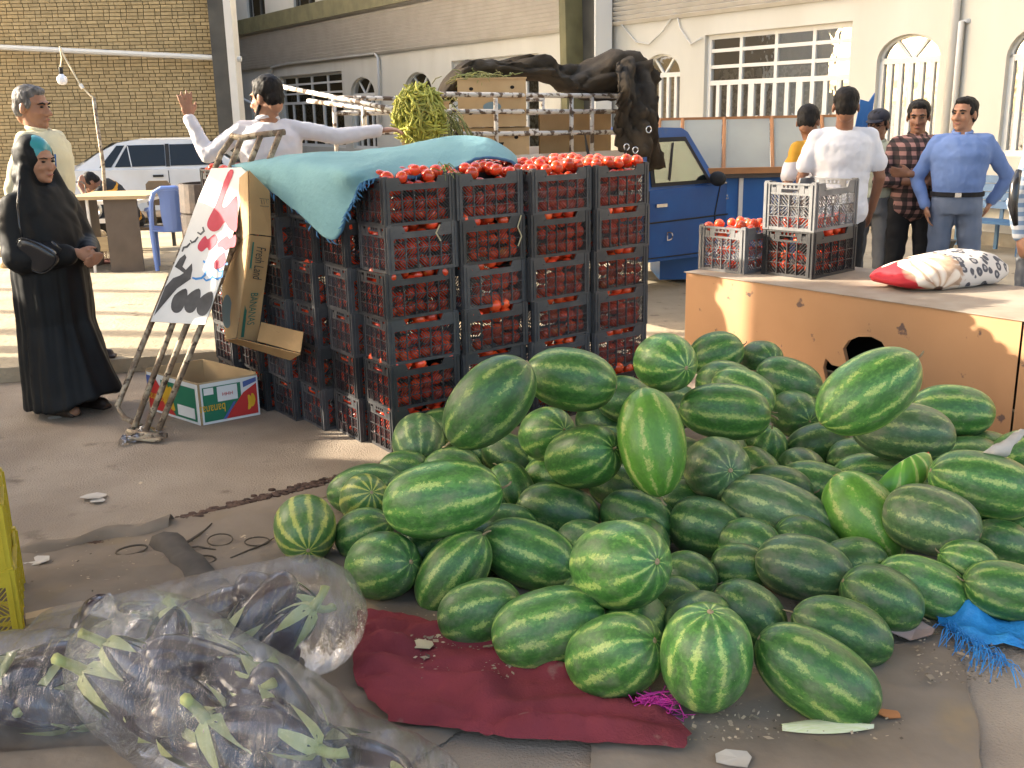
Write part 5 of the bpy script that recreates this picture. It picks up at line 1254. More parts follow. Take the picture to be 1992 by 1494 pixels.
for y in (0.014, BW_-.014):
    for z in (1.50, 1.675, 1.805):
        mb = MB(); mb.tube([(0, y, z+.02), (2.28, y, z-.02)], .020, 8); part('rail', mb, m_wrail, truck, local=True, smooth=True)
    for x in (0.0, .74, 1.50, 1.72, 2.27):
        mb = MB(); mb.tube([(x, y, 1.32), (x, y, 1.83 if x < .1 else 1.79)], .019, 8); part('post', mb, m_wrail, truck, local=True, smooth=True)
for a_, c_ in (((545, 168, 9.6), (778, 215, 8.35)), ((600, 196, 9.5), (778, 219, 8.35))):
    g = MB(); g.tube([D(*a_), D(*c_)], .020, 8); part('gate_rail', g, m_wrail, truck, smooth=True)
g = MB(); g.tube([D(707, 192, 8.75), D(709, 262, 8.75)], .022, 8); part('gate_post', g, m_wrail, truck, smooth=True)
g = MB(); g.slab([tw(-.03, .03, .86), tw(-.03, BW_-.03, .86), tw(-.03, BW_-.03, 1.30), tw(-.03, .03, 1.30)], tw(.028, 0, 0)-tw(0, 0, 0)); part('tailgate', g, m_wpan, truck)
# cab and front
def prism(nm, prof, y0, y1, m, taper=0.0, zt=1.0):
    mb = MB(); n = len(prof); A = []; Bk = []
    for x, z in prof:
        k = max(0, (z-zt))*taper; A.append((x, y0+k, z)); Bk.append((x, y1-k, z))
    mb.add(A+Bk, [tuple(range(n)), tuple(range(2*n-1, n-1, -1))]+[(i, i+n, (i+1) % n+n, (i+1) % n) for i in range(n)])
    return part(nm, mb, m, truck, local=True)
prism('body', [(2.33, .30), (2.33, .96), (3.20, .97), (3.3, .98), (4.55, .90), (4.62, .84), (4.62, .42), (4.50, .40), (4.28, .40), (4.24, .55), (4.13, .68), (3.95, .74), (3.77, .68), (3.66, .55), (3.62, .30)], 0, BW_, m_blue)
prism('cab_top', [(2.33, .962), (2.36, 1.44), (2.44, 1.49), (2.60, 1.51), (2.86, 1.50), (2.93, 1.46), (3.24, .972)], .01, BW_-.01, m_blue, .22, .96)
m_cabgl = glass_mat('green_cab_glass', (.42, .62, .50), .22, .04, 0)
wq = [(2.44, 1.02), (2.46, 1.38), (2.86, 1.38), (3.08, 1.02)]
def wpane(nm, q, y, m, off, sh=0.0):
    mb = MB(); P_ = [(x, y+max(0, z-.96)*.22-off, z) for x, z in q]; mb.slab(P_, (0, .006, 0)); return part(nm, mb, m, truck, local=True)
wpane('window_seal', [(2.40, .985), (2.42, 1.42), (2.885, 1.42), (3.15, .985)], .01, m_rubber, .012); wpane('door_window', wq, .01, m_cabgl, .020); wpane('quarter_pane', [(2.62, 1.03), (2.60, 1.05), (2.70, 1.37), (2.72, 1.37)], .01, m_rubber, .026)
mb = MB(); mb.add([(2.95, .16, 1.44), (2.95, BW_-.16, 1.44), (3.26, BW_-.06, .985), (3.26, .06, .985)], [(0, 1, 2, 3)]); part('windscreen', mb, m_cabgl, truck, local=True)
tbox('inner_seat', 2.42, 2.6, .2, BW_-.2, .9, 1.2, m_rubber)
for pts, r_ in ((([(2.36, -.004, .32), (2.36, -.004, .95)]), .006), (([(3.20, -.004, .36), (3.19, -.004, .70), (3.25, -.004, .96)]), .006), (([(2.36, -.005, .66), (3.5, -.005, .68)]), .008), (([(2.36, -.005, .335), (3.2, -.005, .335)]), .006)):
    mb = MB(); mb.tube(pts, r_, 5); part('seam', mb, m_rubber, truck, local=True)
tbox('door_handle', 2.44, 2.57, -.022, .0, .80, .83, m_chrome); tbox('trim_strip', 3.22, 3.72, .0, .03, .965, .985, m_chrome)
mb = MB(); mb.ell((3.12, -.10, 1.03), (.05, .10, .07), nu=12, nv=8); part('mirror', mb, m_rubber, truck, smooth=True, local=True)
mb = MB(); mb.ell((3.55, -.004, .60), (.018, .006, .018), nu=10, nv=6); part('indicator', mb, m_rubber, truck, smooth=True, local=True)
for x in (.75, 3.95):
    for y in (.12, BW_-.12):
        mb = MB(); n = 28; R_ = .32; rot = Matrix.Rotation(pi/2, 3, 'X')
        prof = [(.10, -.09), (.27, -.09), (.31, -.075), (.32, -.03), (.32, .03), (.31, .075), (.27, .09), (.10, .09)]
        mb.loft([[rot @ V((r*cos(2*pi*k/n), r*sin(2*pi*k/n), z))+V((x, y, .32)) for k in range(n)] for r, z in prof]); w_ = part('wheel', mb, m_rubber, truck, smooth=True, local=True)
        mb = MB(); mb.loft([[rot @ V((r*cos(2*pi*k/n), r*sin(2*pi*k/n), z))+V((x, y, .32)) for k in range(n)] for r, z in [(.2, .093), (.19, .096), (.1, .07), (.02, .08)]]); part('rim', mb, m_wrail, w_, smooth=True, local=True)
tbox('chassis', .1, 4.3, .4, BW_-.4, .42, .60, m_rubber)
text_part('lettering', 'ZAMYAD', .058, tw(3.41, -.006, .84), tw(1, 0, 0)-tw(0, 0, 0), (0, 0, 1), m_chrome, truck, lift=.004, width=.17)
text_part('lettering', 'V', .08, tw(3.30, -.006, 1.03), tw(1, 0, 0)-tw(0, 0, 0), (0, 0, 1), m_rust, truck, lift=.01)
# white decal on the door bottom
text_part('lettering', 'D', .12, tw(2.62, -.004, .52), tw(1, 0, 0)-tw(0, 0, 0), (0, 0, 1), m_wrail, truck, lift=.005)
# cartons in the bed
def carton(x, y, z, w, d, h, ry, label, sun=0):
    o = thing('banana_carton', tuple(tw(x, y, z)), label, 'carton', 'banana cartons in the pickup bed', rz=TY+ry)
    mb = MB(); mb.box((0, 0, h/2), (w, d, h)); part('panel', mb, m_card2, o, local=True)
    mb = MB(); mb.box((0, 0, h+.004), (w+.014, d+.014, .012)); part('lid', mb, m_card2, o, local=True)
    for (u, v, s_) in ((-.3, .8, .018), (.3, .82, .018), (-.32, .3, .02), (.34, .32, .02)):
        mb = MB(); mb.lathe([(s_, 0), (.001, .001)], 10); mb.v = [(q[0]+u*w, -d/2-.002-q[2], q[1]*.8+v*h) for q in mb.v]; part('vent_hole', mb, m_hole, o, local=True)
    mb = MB(); mb.add([(-.05, -d/2-.002, h*.66), (.05, -d/2-.002, h*.66), (.06, -d/2-.002, h*.72), (-.06, -d/2-.002, h*.72)], [(0, 1, 2, 3)]); part('hand_hole', mb, m_hole, o, local=True)
    mb = MB(); mb.add([(.075*cos(k*pi/8), -d/2-.002, h*.42+.04*sin(k*pi/8)) for k in range(16)], [tuple(range(16))]); part('oval_badge', mb, m_inkb, o, local=True)
    mb = MB()
    for r_ in (.10, .075, .05): mb.tube([(w/2+.002, r_*cos(t*.35)+.03, h*.55+r_*.8*sin(t*.35)) for t in range(13)], .004, 4)
    mb.tube([(w/2+.002, -d*.4, h*.12), (w/2+.002, 0, h*.2), (w/2+.002, d*.42, h*.12)], .006, 4); part('banana_print', mb, m_inkg, o, local=True, kind='stuff')
    return o
carton(.95, .36, 1.16, .54, .50, .38, -.52, 'lower banana carton of the pair standing in the pickup bed'); carton(.92, .36, 1.56, .56, .52, .38, -.55, 'upper banana carton with greens on its lid in the pickup bed'); carton(.42, .62, 1.36, .40, .44, .40, -.5, 'banana carton left of the stacked pair in the pickup bed')
carton(.42, .60, .87, .42, .46, .46, -.5, 'lowest banana carton on the left of the pickup bed'); carton(.95, .38, .87, .54, .50, .28, -.52, 'banana carton at the bottom of the pickup bed under the pair')
mb = MB(); mb.box((1.72, .25, 1.26), (.78, .02, .78)); mb.v = [tuple(tw(*p)) for p in mb.v]; solo('plywood_sheet', mb, m_card, 'plain brown board standing in the pickup bed right of the cartons', 'board')
def greens(c, n, L, nm, label, cat, m, spread=.12, droop=.5, flat=1.0, seed=1, thick=.006):
    rr = random.Random(seed); th = thing(nm, tuple(c), label, cat); mb = MB(); c = V(c)
    for k in range(n):
        a = rr.uniform(0, 6.3); s0 = c+V((rr.gauss(0, spread), rr.gauss(0, spread)*.7, rr.gauss(0, spread)*flat)); d = V((cos(a), sin(a), rr.uniform(-.9, .25) if spread < .09 else rr.uniform(-.3, .5)))
        pts = [s0+d*L*t*rr.uniform(.8, 1.1)+V((0, 0, -droop*L*t*t*1.6+.01*sin(9*t+k))) for t in (0, .25, .5, .75, 1)]; mb.tube(pts, [thick*.6, thick, thick, thick*.8, thick*.3], 5)
    part('stalks', mb, m, th, smooth=True, kind='stuff'); return th
m_bean = mat('yellow_green_beans', (.40, .39, .07), .6, (.30, .33, .06), 6, island=.35, col3=(.40, .38, .10), n3=4, r3=(.55, .7)); m_leaf = mat('green_stalks', (.17, .20, .06), .7, (.26, .25, .10), 8, island=.3)
def clump(c, R_, n, L, nm, label, cat, m, seed, thick):
    rr = random.Random(seed); th = thing(nm, tuple(c), label, cat); mb = MB(); c = V(c)
    for k in range(n):
        z = rr.uniform(-1, 1); a = rr.uniform(0, 6.3); q = V((cos(a)*sqrt(1-z*z), sin(a)*sqrt(1-z*z), z)); p = c+V((q.x*R_[0], q.y*R_[1], q.z*R_[2]))*rr.uniform(.75, 1.04)
        t = q.cross(V((rr.uniform(-1, 1), rr.uniform(-1, 1), rr.uniform(-.4, .4)))).normalized(); t = (t+V((0, 0, -.7))).normalized(); s2 = q.cross(t); w = rr.uniform(-.5, .5)
        mb.tube([p+t*L*u+q*(.018*sin(pi*u)-.02*u)+s2*L*w*u*u for u in (-.5, -.2, .1, .4, .6)], [thick*.5, thick, thick*.95, thick*.8, thick*.3], 5)
    part('stalks', mb, m, th, smooth=True, kind='stuff')
    mb = MB(); mb.ell(c, tuple(r*.78 for r in R_)); part('core', mb, m_leaf, th, smooth=True); return th
clump(D(815, 222, 8.05), (.19, .15, .215), 620, .12, 'bean_bunch', 'big bunch of yellow green stalks hanging on the corner post of the pickup', 'bunch', m_bean, 4, .0095); greens(D(865, 228, 8.35), 90, .22, 'bean_bunch', 'loose stalks trailing from the bunch along the bed rail', 'bunch', m_leaf, .05, .7, .8, 5, .005)
greens(tw(.80, .34, 1.965), 70, .17, 'green_stalks', 'green stalks lying on the lid of the upper carton', 'greens', m_leaf, .10, .12, .12, 6, .005); greens(tw(.45, .55, 1.785), 70, .15, 'green_stalks', 'green stalks lying on the left carton behind the rail', 'greens', m_leaf, .10, .12, .15, 7, .005)
# dark canvas over the load
def canvas(top, bot, dep, amp, label, seed, nv=16, nu=46, bulge=.25):
    rows = []
    for j in range(nv+1):
        row = []
        for i in range(nu+1):
            u = i/nu; v = j/nv; a = crom([V((x, y, 0)) for x, y in top], u); b2 = crom([V((x, y, 0)) for x, y in bot], u); q = a.lerp(b2, v); y_ = dep[0]+(dep[1]-dep[0])*u-bulge*sin(pi*min(1, v*1.0))+0
            p = D(q.x, q.y, y_); f = amp*(mnoise.noise(V((u*5+seed, v*2.2, .3)))*1.0+.6*abs(mnoise.noise(V((u*11, v*6+seed, 1.7))))+.3*mnoise.noise(V((u*26, v*14, seed))))
            row.append(p+V((f*.35, -f, f*.35)))
        rows.append(row)
    mb = MB(); mb.grid(rows); o = solo('canvas_cover', mb, m_tarpk, label, 'canvas', smooth=True); s_ = o.modifiers.new('s', 'SOLIDIFY'); s_.thickness = .012; return o
canvas([(855, 192), (868, 150), (895, 132), (940, 122), (1000, 116), (1060, 120), (1110, 128), (1150, 112), (1190, 104), (1235, 118), (1270, 150)], [(858, 210), (880, 200), (905, 172), (945, 158), (1000, 150), (1060, 162), (1095, 190), (1140, 205), (1190, 200), (1230, 200), (1262, 210)], (9.3, 9.7), .22, 'dark canvas cover bundled along the back of the pickup load', 1.0)
canvas([(1188, 150), (1205, 118), (1232, 112), (1255, 125), (1275, 150)], [(1204, 268), (1216, 300), (1240, 318), (1265, 326), (1287, 330)], (9.02, 9.22), .20, 'dark canvas hanging down at the front corner of the pickup bed', 5.0, 26, 26, .18)
for (px, py, lab) in ((1262, 252, 'upper'), (1236, 292, 'lower'), (1219, 286, 'rope')):
    c = D(px, py, 8.82); mb = MB(); mb.tube([c+V((.022*cos(t*pi/6), 0, .026*sin(t*pi/6))) for t in range(13)], .006, 6); solo('eyelet', mb, m_chrome, f'metal eyelet in the hanging canvas, the {lab} one', 'eyelet', smooth=True)
g = MB(); g.tube([D(1219, 288, 8.8), D(1212, 310, 8.8), D(1203, 334, 8.8)], .008, 6); solo('rope', g, m_rubber, 'dark rope from the canvas eyelet down the bed side', 'rope'); g = MB(); g.tube([D(1138, 262, 8.7), D(1142, 290, 8.7), D(1150, 318, 8.7), D(1155, 330, 8.7)], [.006, .014, .012, .006], 6); solo('strap', g, m_rubber, 'dark strap hanging from the bed rail over the white panel', 'strap')

# ================================================================ white saloon car by the brick wall
m_wcar = mat('white_car_paint', (.62, .62, .62), .35, (.54, .53, .51), 2, spec=.5, coat=.2)
CY = radians(12); C0 = V((-7.42, 16.3, .0))
car = thing('parked_car', tuple(C0), 'dusty white saloon car parked before the brick wall', 'car', rz=CY)
def cpr(nm, prof, y0, y1, m, taper=0.0, zt=.85, par=None, rnd=0):
    mb = MB(); n = len(prof); rings = []
    ys = [(y0, .97), (y0+.05, 1.0), (y1-.05, 1.0), (y1, .97)]
    cx = sum(p[0] for p in prof)/n; cz = sum(p[1] for p in prof)/n
    for yy, sc in ys:
        ring = []
        for x, z in prof:
            k = max(0, z-zt)*taper; y = yy+(k if yy < (y0+y1)/2 else -k); ring.append((cx+(x-cx)*sc, y, cz+(z-cz)*(sc if z > cz else 1)))
        rings.append(ring)
    mb.loft(rings); return part(nm, mb, m, par or car, local=True)
cpr('body', [(.03, .30), (0, .62), (.06, .86), (.25, .92), (.95, .90), (3.05, .88), (3.6, .84), (4.2, .74), (4.32, .62), (4.34, .34), (4.1, .26), (3.78, .26), (3.7, .45), (3.5, .54), (3.3, .45), (3.22, .24), (1.12, .24), (1.04, .45), (.84, .54), (.64, .45), (.56, .28)], 0, 1.6, m_wcar)
cpr('roof', [(.62, .89), (1.0, 1.15), (1.30, 1.30), (1.55, 1.34), (2.35, 1.34), (2.62, 1.29), (3.20, .88)], .04, 1.56, m_wcar, .28, .88)
def cwin(nm, q, m, off=.012, y=.04):
    mb = MB(); P_ = [(x, y+max(0, z-.88)*.28-off, z) for x, z in q]; mb.slab(P_, (0, .005, 0)); return part(nm, mb, m, car, local=True)
cwin('side_window', [(1.02, .93), (1.30, 1.26), (1.42, 1.26), (1.20, .93)], m_carglass); cwin('side_window', [(1.25, .93), (1.46, 1.26), (2.02, 1.26), (2.02, .93)], m_carglass); cwin('side_window', [(2.10, .93), (2.10, 1.26), (2.50, 1.26), (2.60, 1.22), (2.92, .93)], m_carglass)
for q in ([(1.225, .93), (1.245, .93), (1.455, 1.27), (1.43, 1.27)], [(2.03, .92), (2.09, .92), (2.09, 1.27), (2.03, 1.27)], [(1.5, .93), (1.515, .93), (1.47, 1.25), (1.455, 1.25)]): cwin('window_post', q, m_rubber if q[0][0] > 2 else m_wcar, .018)
for x in (2.06, 1.1):
    mb = MB(); mb.box((x, -.001, .58), (.012, .006, .56)); part('seam', mb, m_rubber, car, local=True)
mb = MB(); mb.box((1.9, -.006, .50), (3.9, .012, .05)); part('side_moulding', mb, m_rubber, car, local=True)
for x in (1.95, 2.85):
    mb = MB(); mb.box((x-.05, -.012, .78), (.16, .02, .035)); part('door_handle', mb, m_rubber, car, local=True)
mb = MB(); mb.add([(.66, .16, .93), (1.26, .20, 1.29), (1.26, 1.40, 1.29), (.66, 1.44, .93)], [(0, 1, 2, 3)]); mb.v = [(x-.035, y, z+.012) for x, y, z in mb.v]; part('rear_window', mb, m_carglass, car, local=True)
mb = MB(); mb.add([(2.66, .2, 1.28), (3.17, .14, .91), (3.17, 1.46, .91), (2.66, 1.4, 1.28)], [(0, 1, 2, 3)]); mb.v = [(x+.03, y, z+.015) for x, y, z in mb.v]; part('windscreen', mb, m_carglass, car, local=True)
mb = MB(); mb.ell((2.86, -.08, .98), (.05, .08, .05)); part('mirror', mb, m_rubber, car, smooth=True, local=True)
mb = MB(); mb.box((.0, .22, .70), (.03, .26, .16)); part('tail_lamp', mb, m_sred, car, local=True)
for x in (.84, 3.5):
    for y in (.08, 1.52):
        mb = MB(); n = 24; rot = Matrix.Rotation(pi/2, 3, 'X'); mb.loft([[rot @ V((r*cos(2*pi*k/n), r*sin(2*pi*k/n), z))+V((x, y, .28)) for k in range(n)] for r, z in [(.08, -.08), (.25, -.08), (.28, -.05), (.28, .05), (.25, .08), (.08, .08)]]); w_ = part('wheel', mb, m_rubber, car, smooth=True, local=True)
        mb = MB(); mb.loft([[rot @ V((r*cos(2*pi*k/n), r*sin(2*pi*k/n), z))+V((x, y, .28)) for k in range(n)] for r, z in [(.17, .082), (.15, .09), (.05, .06), (.01, .07)]]); part('rim', mb, m_chrome, w_, smooth=True, local=True)

# ================================================================ tables, chair, scales by the car
m_wood = mat('pale_table_wood', (.48, .36, .20), .6, (.40, .29, .16), 5, stretch=(1, 8, 8)); m_brown = mat('brown_laminate', (.105, .082, .066), .6, (.085, .066, .053), 6); m_pchair = mat('blue_plastic', (.17, .27, .62), .4, spec=.5); m_alu = mat('table_edge', (.66, .64, .60), .4)
def yb(px, py, Y): return D(px, py, Y)
t1 = thing('market_table', tuple(V((-4.15, 11.2, YZ))), 'pale topped table with a brown laminate side panel, left of the blue chair', 'table')
zt_ = .80+YZ
def bx3(mb, x0, x1, y0, y1, z0, z1): mb.box(((x0+x1)/2, (y0+y1)/2, (z0+z1)/2), (x1-x0, y1-y0, z1-z0))
g = MB(); bx3(g, -4.62, -3.78, 10.9, 11.7, zt_-.035, zt_); part('table_top', g, m_wood, t1)
g = MB(); bx3(g, -4.25, -3.90, 10.93, 10.955, YZ, zt_-.037); part('side_panel', g, m_brown, t1)
g = MB(); bx3(g, -4.60, -4.575, 10.93, 11.6, YZ, zt_-.037); part('side_panel', g, m_brown, t1)
for x in (-4.55, -4.42): 
    g = MB(); bx3(g, x-.012, x+.012, 10.92, 10.945, YZ, zt_-.037); part('leg', g, m_alu, t1)
g = MB(); bx3(g, -4.41, -4.26, 10.96, 10.98, YZ+.22, YZ+.37); part('shelf_panel', g, m_wood, t1)
t2 = thing('work_table', (-5.2, 12.4, YZ), 'low grey table with scales and wires where the boy sits', 'table')
g = MB(); bx3(g, -5.75, -4.28, 12.1, 12.8, .72, .76); part('table_top', g, m_alu, t2)
for x in (-5.7, -4.35):
    for y in (12.14, 12.74):
        g = MB(); bx3(g, x-.02, x+.02, y-.02, y+.02, YZ, .718); part('leg', g, m_dsteel, t2)
g = MB(); bx3(g, -5.7, -4.35, 12.13, 12.15, .5, .55); part('rail', g, m_alu, t2)
# things on the work table
g = MB(); g.lathe([(.17, .762), (.19, .785), (.02, .78)], 18, (-5.12, 12.35, 0)); solo('scale_pan', g, m_chrome, 'small shiny scale pan at the left of the work table', 'scales', smooth=True)
g = MB(); g.tube([(-5.3, 12.3, .765), (-5.3, 12.3, .94), (-5.27, 12.3, .97), (-5.0, 12.3, .97), (-4.97, 12.3, .94), (-4.97, 12.3, .765)], .008, 6); solo('wire_stand', g, m_dsteel, 'thin wire stand behind the scale pan on the work table', 'stand')
g = MB(); bx3(g, -4.98, -4.72, 12.25, 12.45, .762, .81); bx3(g, -4.93, -4.78, 12.3, 12.4, .81, .85); solo('telephone', g, m_dsteel, 'grey desk telephone on the work table by the boy', 'telephone')
# pole with cable and bulb
pole = thing('lamp_pole', tuple(G(203, 452, YZ)), 'thin leaning pole carrying the cable of the hanging bulb', 'pole')
g = MB(); a = D(182, 190, 12.0); b_ = D(206, 398, 12.0); g.tube([a, a.lerp(b_, .6)+V((.02, 0, 0)), b_, V((b_.x, 12.0, YZ))], .022, 8); part('shaft', g, m_rust, pole, smooth=True)
hb = D(122, 165, 12.0); hk = D(116, 90, 12.0); m_cable = mat('pale_cable', (.55, .48, .34), .7)
g = MB(); m1_ = D(158, 168, 12.0); g.tube([hk, D(126, 112, 12.0), m1_, D(176, 186, 12.0), a], .010, 5); solo('lamp_cable', g, m_cable, 'pale cable running from the bulb hook to the pole', 'cable'); 
g = MB(); g.tube([D(156, 164, 11.98), D(161, 172, 11.98)], .022, 8); solo('inline_switch', g, m_frame, 'white inline switch on the bulb cable', 'switch')
bulb = thing('light_bulb', tuple(hb), 'unlit white bulb hanging on a cable before the brick wall', 'light bulb')
g = MB(); g.tube([hk, D(120, 112, 12.0), hb+V((0, 0, .19))], .008, 5); part('cord', g, m_cable, bulb)
g = MB(); g.tube([hb+V((0, 0, .11)), hb+V((0, 0, .19))], .022, 10); part('socket', g, m_rubber, bulb, smooth=True)
g = MB(); g.lathe([(.004, 0), (.035, .004), (.052, .03), (.055, .06), (.05, .085), (.03, .10), (.022, .115), (.002, .116)], 18, tuple(hb)); part('bulb', g, mat('milky_bulb', (.72, .74, .78), .25, spec=.5), bulb, smooth=True)
# blue plastic chair
ch = thing('plastic_chair', (-3.62, 11.2, YZ), 'blue plastic chair seen from behind, beside the brown table', 'chair', rz=.25)
def cp_(nm, mb): return part(nm, mb, m_pchair, ch, smooth=False, local=True)
for sx in (-1, 1):
    mb = MB(); mb.tube([(sx*.20, -.22, 0), (sx*.215, -.20, .42), (sx*.20, -.24, .62), (sx*.185, -.27, .74)], [.022, .026, .024, .022], 8); cp_('leg', mb)
    mb = MB(); mb.tube([(sx*.22, .24, 0), (sx*.21, .20, .42)], [.022, .026], 8); cp_('leg', mb)
    mb = MB(); mb.tube([(sx*.235, .20, .42), (sx*.26, .12, .62), (sx*.26, -.1, .64), (sx*.20, -.24, .66)], .022, 8); cp_('arm', mb)
mb = MB(); mb.grid([[(x, y, .43-.02*(1-(x/.22)**2)+(.01 if abs(y) > .18 else 0)) for x in [-.22+.44*i/8 for i in range(9)]] for y in [-.22+.44*j/8 for j in range(9)]]); s_ = cp_('seat', mb); q_ = s_.modifiers.new('s', 'SOLIDIFY'); q_.thickness = .012
mb = MB(); rows = []
for j in range(12):
    t = j/11; z = .42+.43*t; w = .085+.02*sin(pi*t)+(.05*max(0, (t-.72)/.28)**2); rows.append([(x*w*2/1.0, -.235-.08*t+.02*(x*2)**2, z) for x in (-.5, -.25, 0, .25, .5)])
mb.grid(rows); s_ = cp_('backrest', mb); q_ = s_.modifiers.new('s', 'SOLIDIFY'); q_.thickness = .012
mb = MB(); mb.tube([(-.185, -.27, .74), (-.15, -.30, .83), (-.07, -.32, .875), (.07, -.32, .875), (.15, -.30, .83), (.185, -.27, .74)], .024, 8); cp_('back_frame', mb)
# wooden chair back, drum, red crate with onions
wc = thing('wooden_chair', (-4.35, 13.1, 0), 'chair with a rounded brown back behind the boy', 'chair'); g = MB()
g.slab([(-4.52, 13.05, .62), (-4.22, 13.05, .62), (-4.22, 13.05, .88), (-4.26, 13.05, .92), (-4.48, 13.05, .92), (-4.52, 13.05, .88)], (0, .05, 0)); part('backrest', g, mat('brown_chair_wood', (.20, .14, .08), .5, (.15, .1, .06), 6), wc)
for x in (-4.48, -4.26): 
    g = MB(); bx3(g, x-.02, x+.02, 13.11, 13.14, 0, .85); part('leg', g, m_dsteel, wc)
g = MB(); bx3(g, -4.85, -4.30, 12.75, 13.04, .34, .38); part('seat', g, m_brown, wc)
dr = thing('oil_drum', (-3.25, 10.9, YZ), 'dark scorched oil drum half hidden behind the price sign', 'drum'); g = MB(); g.lathe([(.001, YZ), (.30, YZ), (.31, YZ+.3), (.295, YZ+.31), (.31, YZ+.33), (.31, YZ+.6), (.295, YZ+.61), (.31, YZ+.63), (.30, YZ+.92), (.26, YZ+.92), (.26, YZ+.7), (.001, YZ+.7)], 28, (-3.12, 10.9, 0)); part('shell', g, mat('scorched_steel', (.045, .036, .033), .6, (.13, .09, .07), 5, (.5, .75), metal=.3), dr, smooth=False)
o = bpy.data.objects.new('plastic_crate', None); COL.objects.link(o); o.matrix_world = Matrix.Translation(G(206, 514, YZ)+V((0, .2, 0))) @ rotz(.05) @ Matrix.Scale(1.12, 4); tag(o, 'maroon crate of onions in front of the brown table', 'crate'); link('crate_body', crate_me_r, o)
m_onion = mat('pale_onion', (.52, .44, .30), .5, (.44, .33, .2), 8, objrand=.2); on = MB(); on.lathe([(.002, -.045), (.03, -.042), (.052, -.02), (.055, 0), (.045, .03), (.02, .05), (.008, .066), (.001, .07)], 14); on_me = on.mesh('onion', m_onion, True); rr = random.Random(2)
for k in range(24):
    q = link('onion', on_me); q.location = o.matrix_world @ V((rr.uniform(-.16, .16), rr.uniform(-.10, .10), .20+.05*rr.random()+.03*(k % 2))); q.rotation_euler = (rr.uniform(-1, 1), rr.uniform(-1, 1), 0); tag(q, 'pale onion heaped in the maroon crate', 'onion', 'onions in the maroon crate')
for k in range(34):
    p = G(rr.uniform(-30, 45), rr.uniform(482, 512), YZ+.05); q = link('onion', on_me); q.location = p; q.rotation_euler = (rr.uniform(-1.5, 1.5), rr.uniform(-1, 1), 0); q.scale = (1.3, 1.3, 1.3); tag(q, 'pale onion lying in the sun behind the woman in black', 'onion', 'onions on the ground at the left edge')

# ================================================================ right side: display counter, bench, pot
m_cork = mat('orange_wood', (.42, .19, .07), .5, (.36, .16, .06), 6); m_slant = mat('grey_green_board', (.34, .33, .27), .5, (.29, .28, .23), 2); m_cblue = mat('counter_blue', (.03, .14, .40), .45, (.025, .11, .33), 3)
def DX(px, Y): return D(px, 300, Y).x
ct = thing('display_counter', (3.0, 10.2, 0), 'slanted display counter with orange wood rails and a blue front before the wide window', 'counter')
xa, xb = DX(1282, 10.2), DX(1650, 10.2)
g = MB(); bx3(g, xa, xb, 10.02, 10.7, .05, 1.02); part('front', g, m_cblue, ct)
g = MB(); bx3(g, xa-.02, xb+.02, 9.96, 10.74, 1.022, 1.06); part('ledge', g, m_brown, ct); g = MB(); bx3(g, xa-.03, xb+.03, 9.94, 10.0, 1.064, 1.12); part('rail', g, m_cork, ct)
g = MB(); bx3(g, xa, xb, 10.5, 10.53, 1.555, 1.585); part('rail', g, m_cork, ct)
for px in (1444, 1541): g = MB(); x = DX(px, 10.0); bx3(g, x-.02, x+.02, 9.995, 10.018, .05, 1.02); part('post', g, m_alu, ct)
ed = [1285, 1330, 1411, 1503, 1600, 1650]
for i, px in enumerate(ed):
    x = DX(px, 10.4); g = MB(); g.tube([(x-.10, 9.98, 1.10), (x, 10.5, 1.57)], .018, 6); part('divider', g, m_cork, ct)
for i in range(len(ed)-1):
    x0, x1 = DX(ed[i], 10.4)+.022, DX(ed[i+1], 10.4)-.022; g = MB(); g.slab([(x0-.10, 9.99, 1.10), (x1-.10, 9.99, 1.10), (x1, 10.5, 1.56), (x0, 10.5, 1.56)], (0, .006, -.006)); part('panel', g, m_slant, ct)
m_benchb = mat('blue_bench_paint', (.055, .15, .28), .45, (.045, .12, .23), 8)
pA, pB_ = fs(1872, 380)[0], fs(2080, 400)[0]
bn_ = thing('blue_bench', tuple(fw((pA+pB_)/2, 0, .5)), 'long blue slatted bench against the hall wall behind the man in blue', 'bench')
for z, d in ((.76, .22), (.665, .235), (.57, .25), (.475, .265)):
    g = MB(); g.slab([fw(pA, z, d), fw(pB_, z, d), fw(pB_, z+.085, d-.01), fw(pA, z+.085, d-.01)], NN*.025); part('back_slat', g, m_benchb, bn_)
for d in (.32, .42, .52, .62): g = MB(); g.slab([fw(pA, .34, d), fw(pB_, .34, d), fw(pB_, .34, d+.08), fw(pA, .34, d+.08)], (0, 0, .025)); part('seat_slat', g, m_benchb, bn_)
for s in (pA+.15, (pA+pB_)/2, pB_-.15):
    for d in (.26, .66): g = MB(); g.slab([fw(s-.02, 0, d), fw(s+.02, 0, d), fw(s+.02, .34, d), fw(s-.02, .34, d)], NN*.03); part('leg', g, m_benchb, bn_)
    g = MB(); g.slab([fw(s-.02, .34, .2), fw(s+.02, .34, .2), fw(s+.02, .84, .19), fw(s-.02, .84, .19)], NN*.025); part('upright', g, m_benchb, bn_)
bp_ = D(1840, 480, 9.6); pot = thing('blue_stand', (bp_.x, bp_.y, 0), 'small blue drum with a dark cone behind the legs of the man in blue', 'stand')
g = MB(); g.lathe([(.001, .02), (.07, .02), (.07, .26), (.001, .26)], 16, (bp_.x, bp_.y, 0)); part('drum', g, m_benchb, pot); g = MB(); g.lathe([(.13, .0), (.13, .018), (.001, .019)], 16, (bp_.x, bp_.y, 0)); part('base', g, m_dsteel, pot); g = MB(); g.lathe([(.02, .262), (.09, .44), (.02, .45)], 14, (bp_.x, bp_.y, 0)); part('cone', g, m_dsteel, pot)
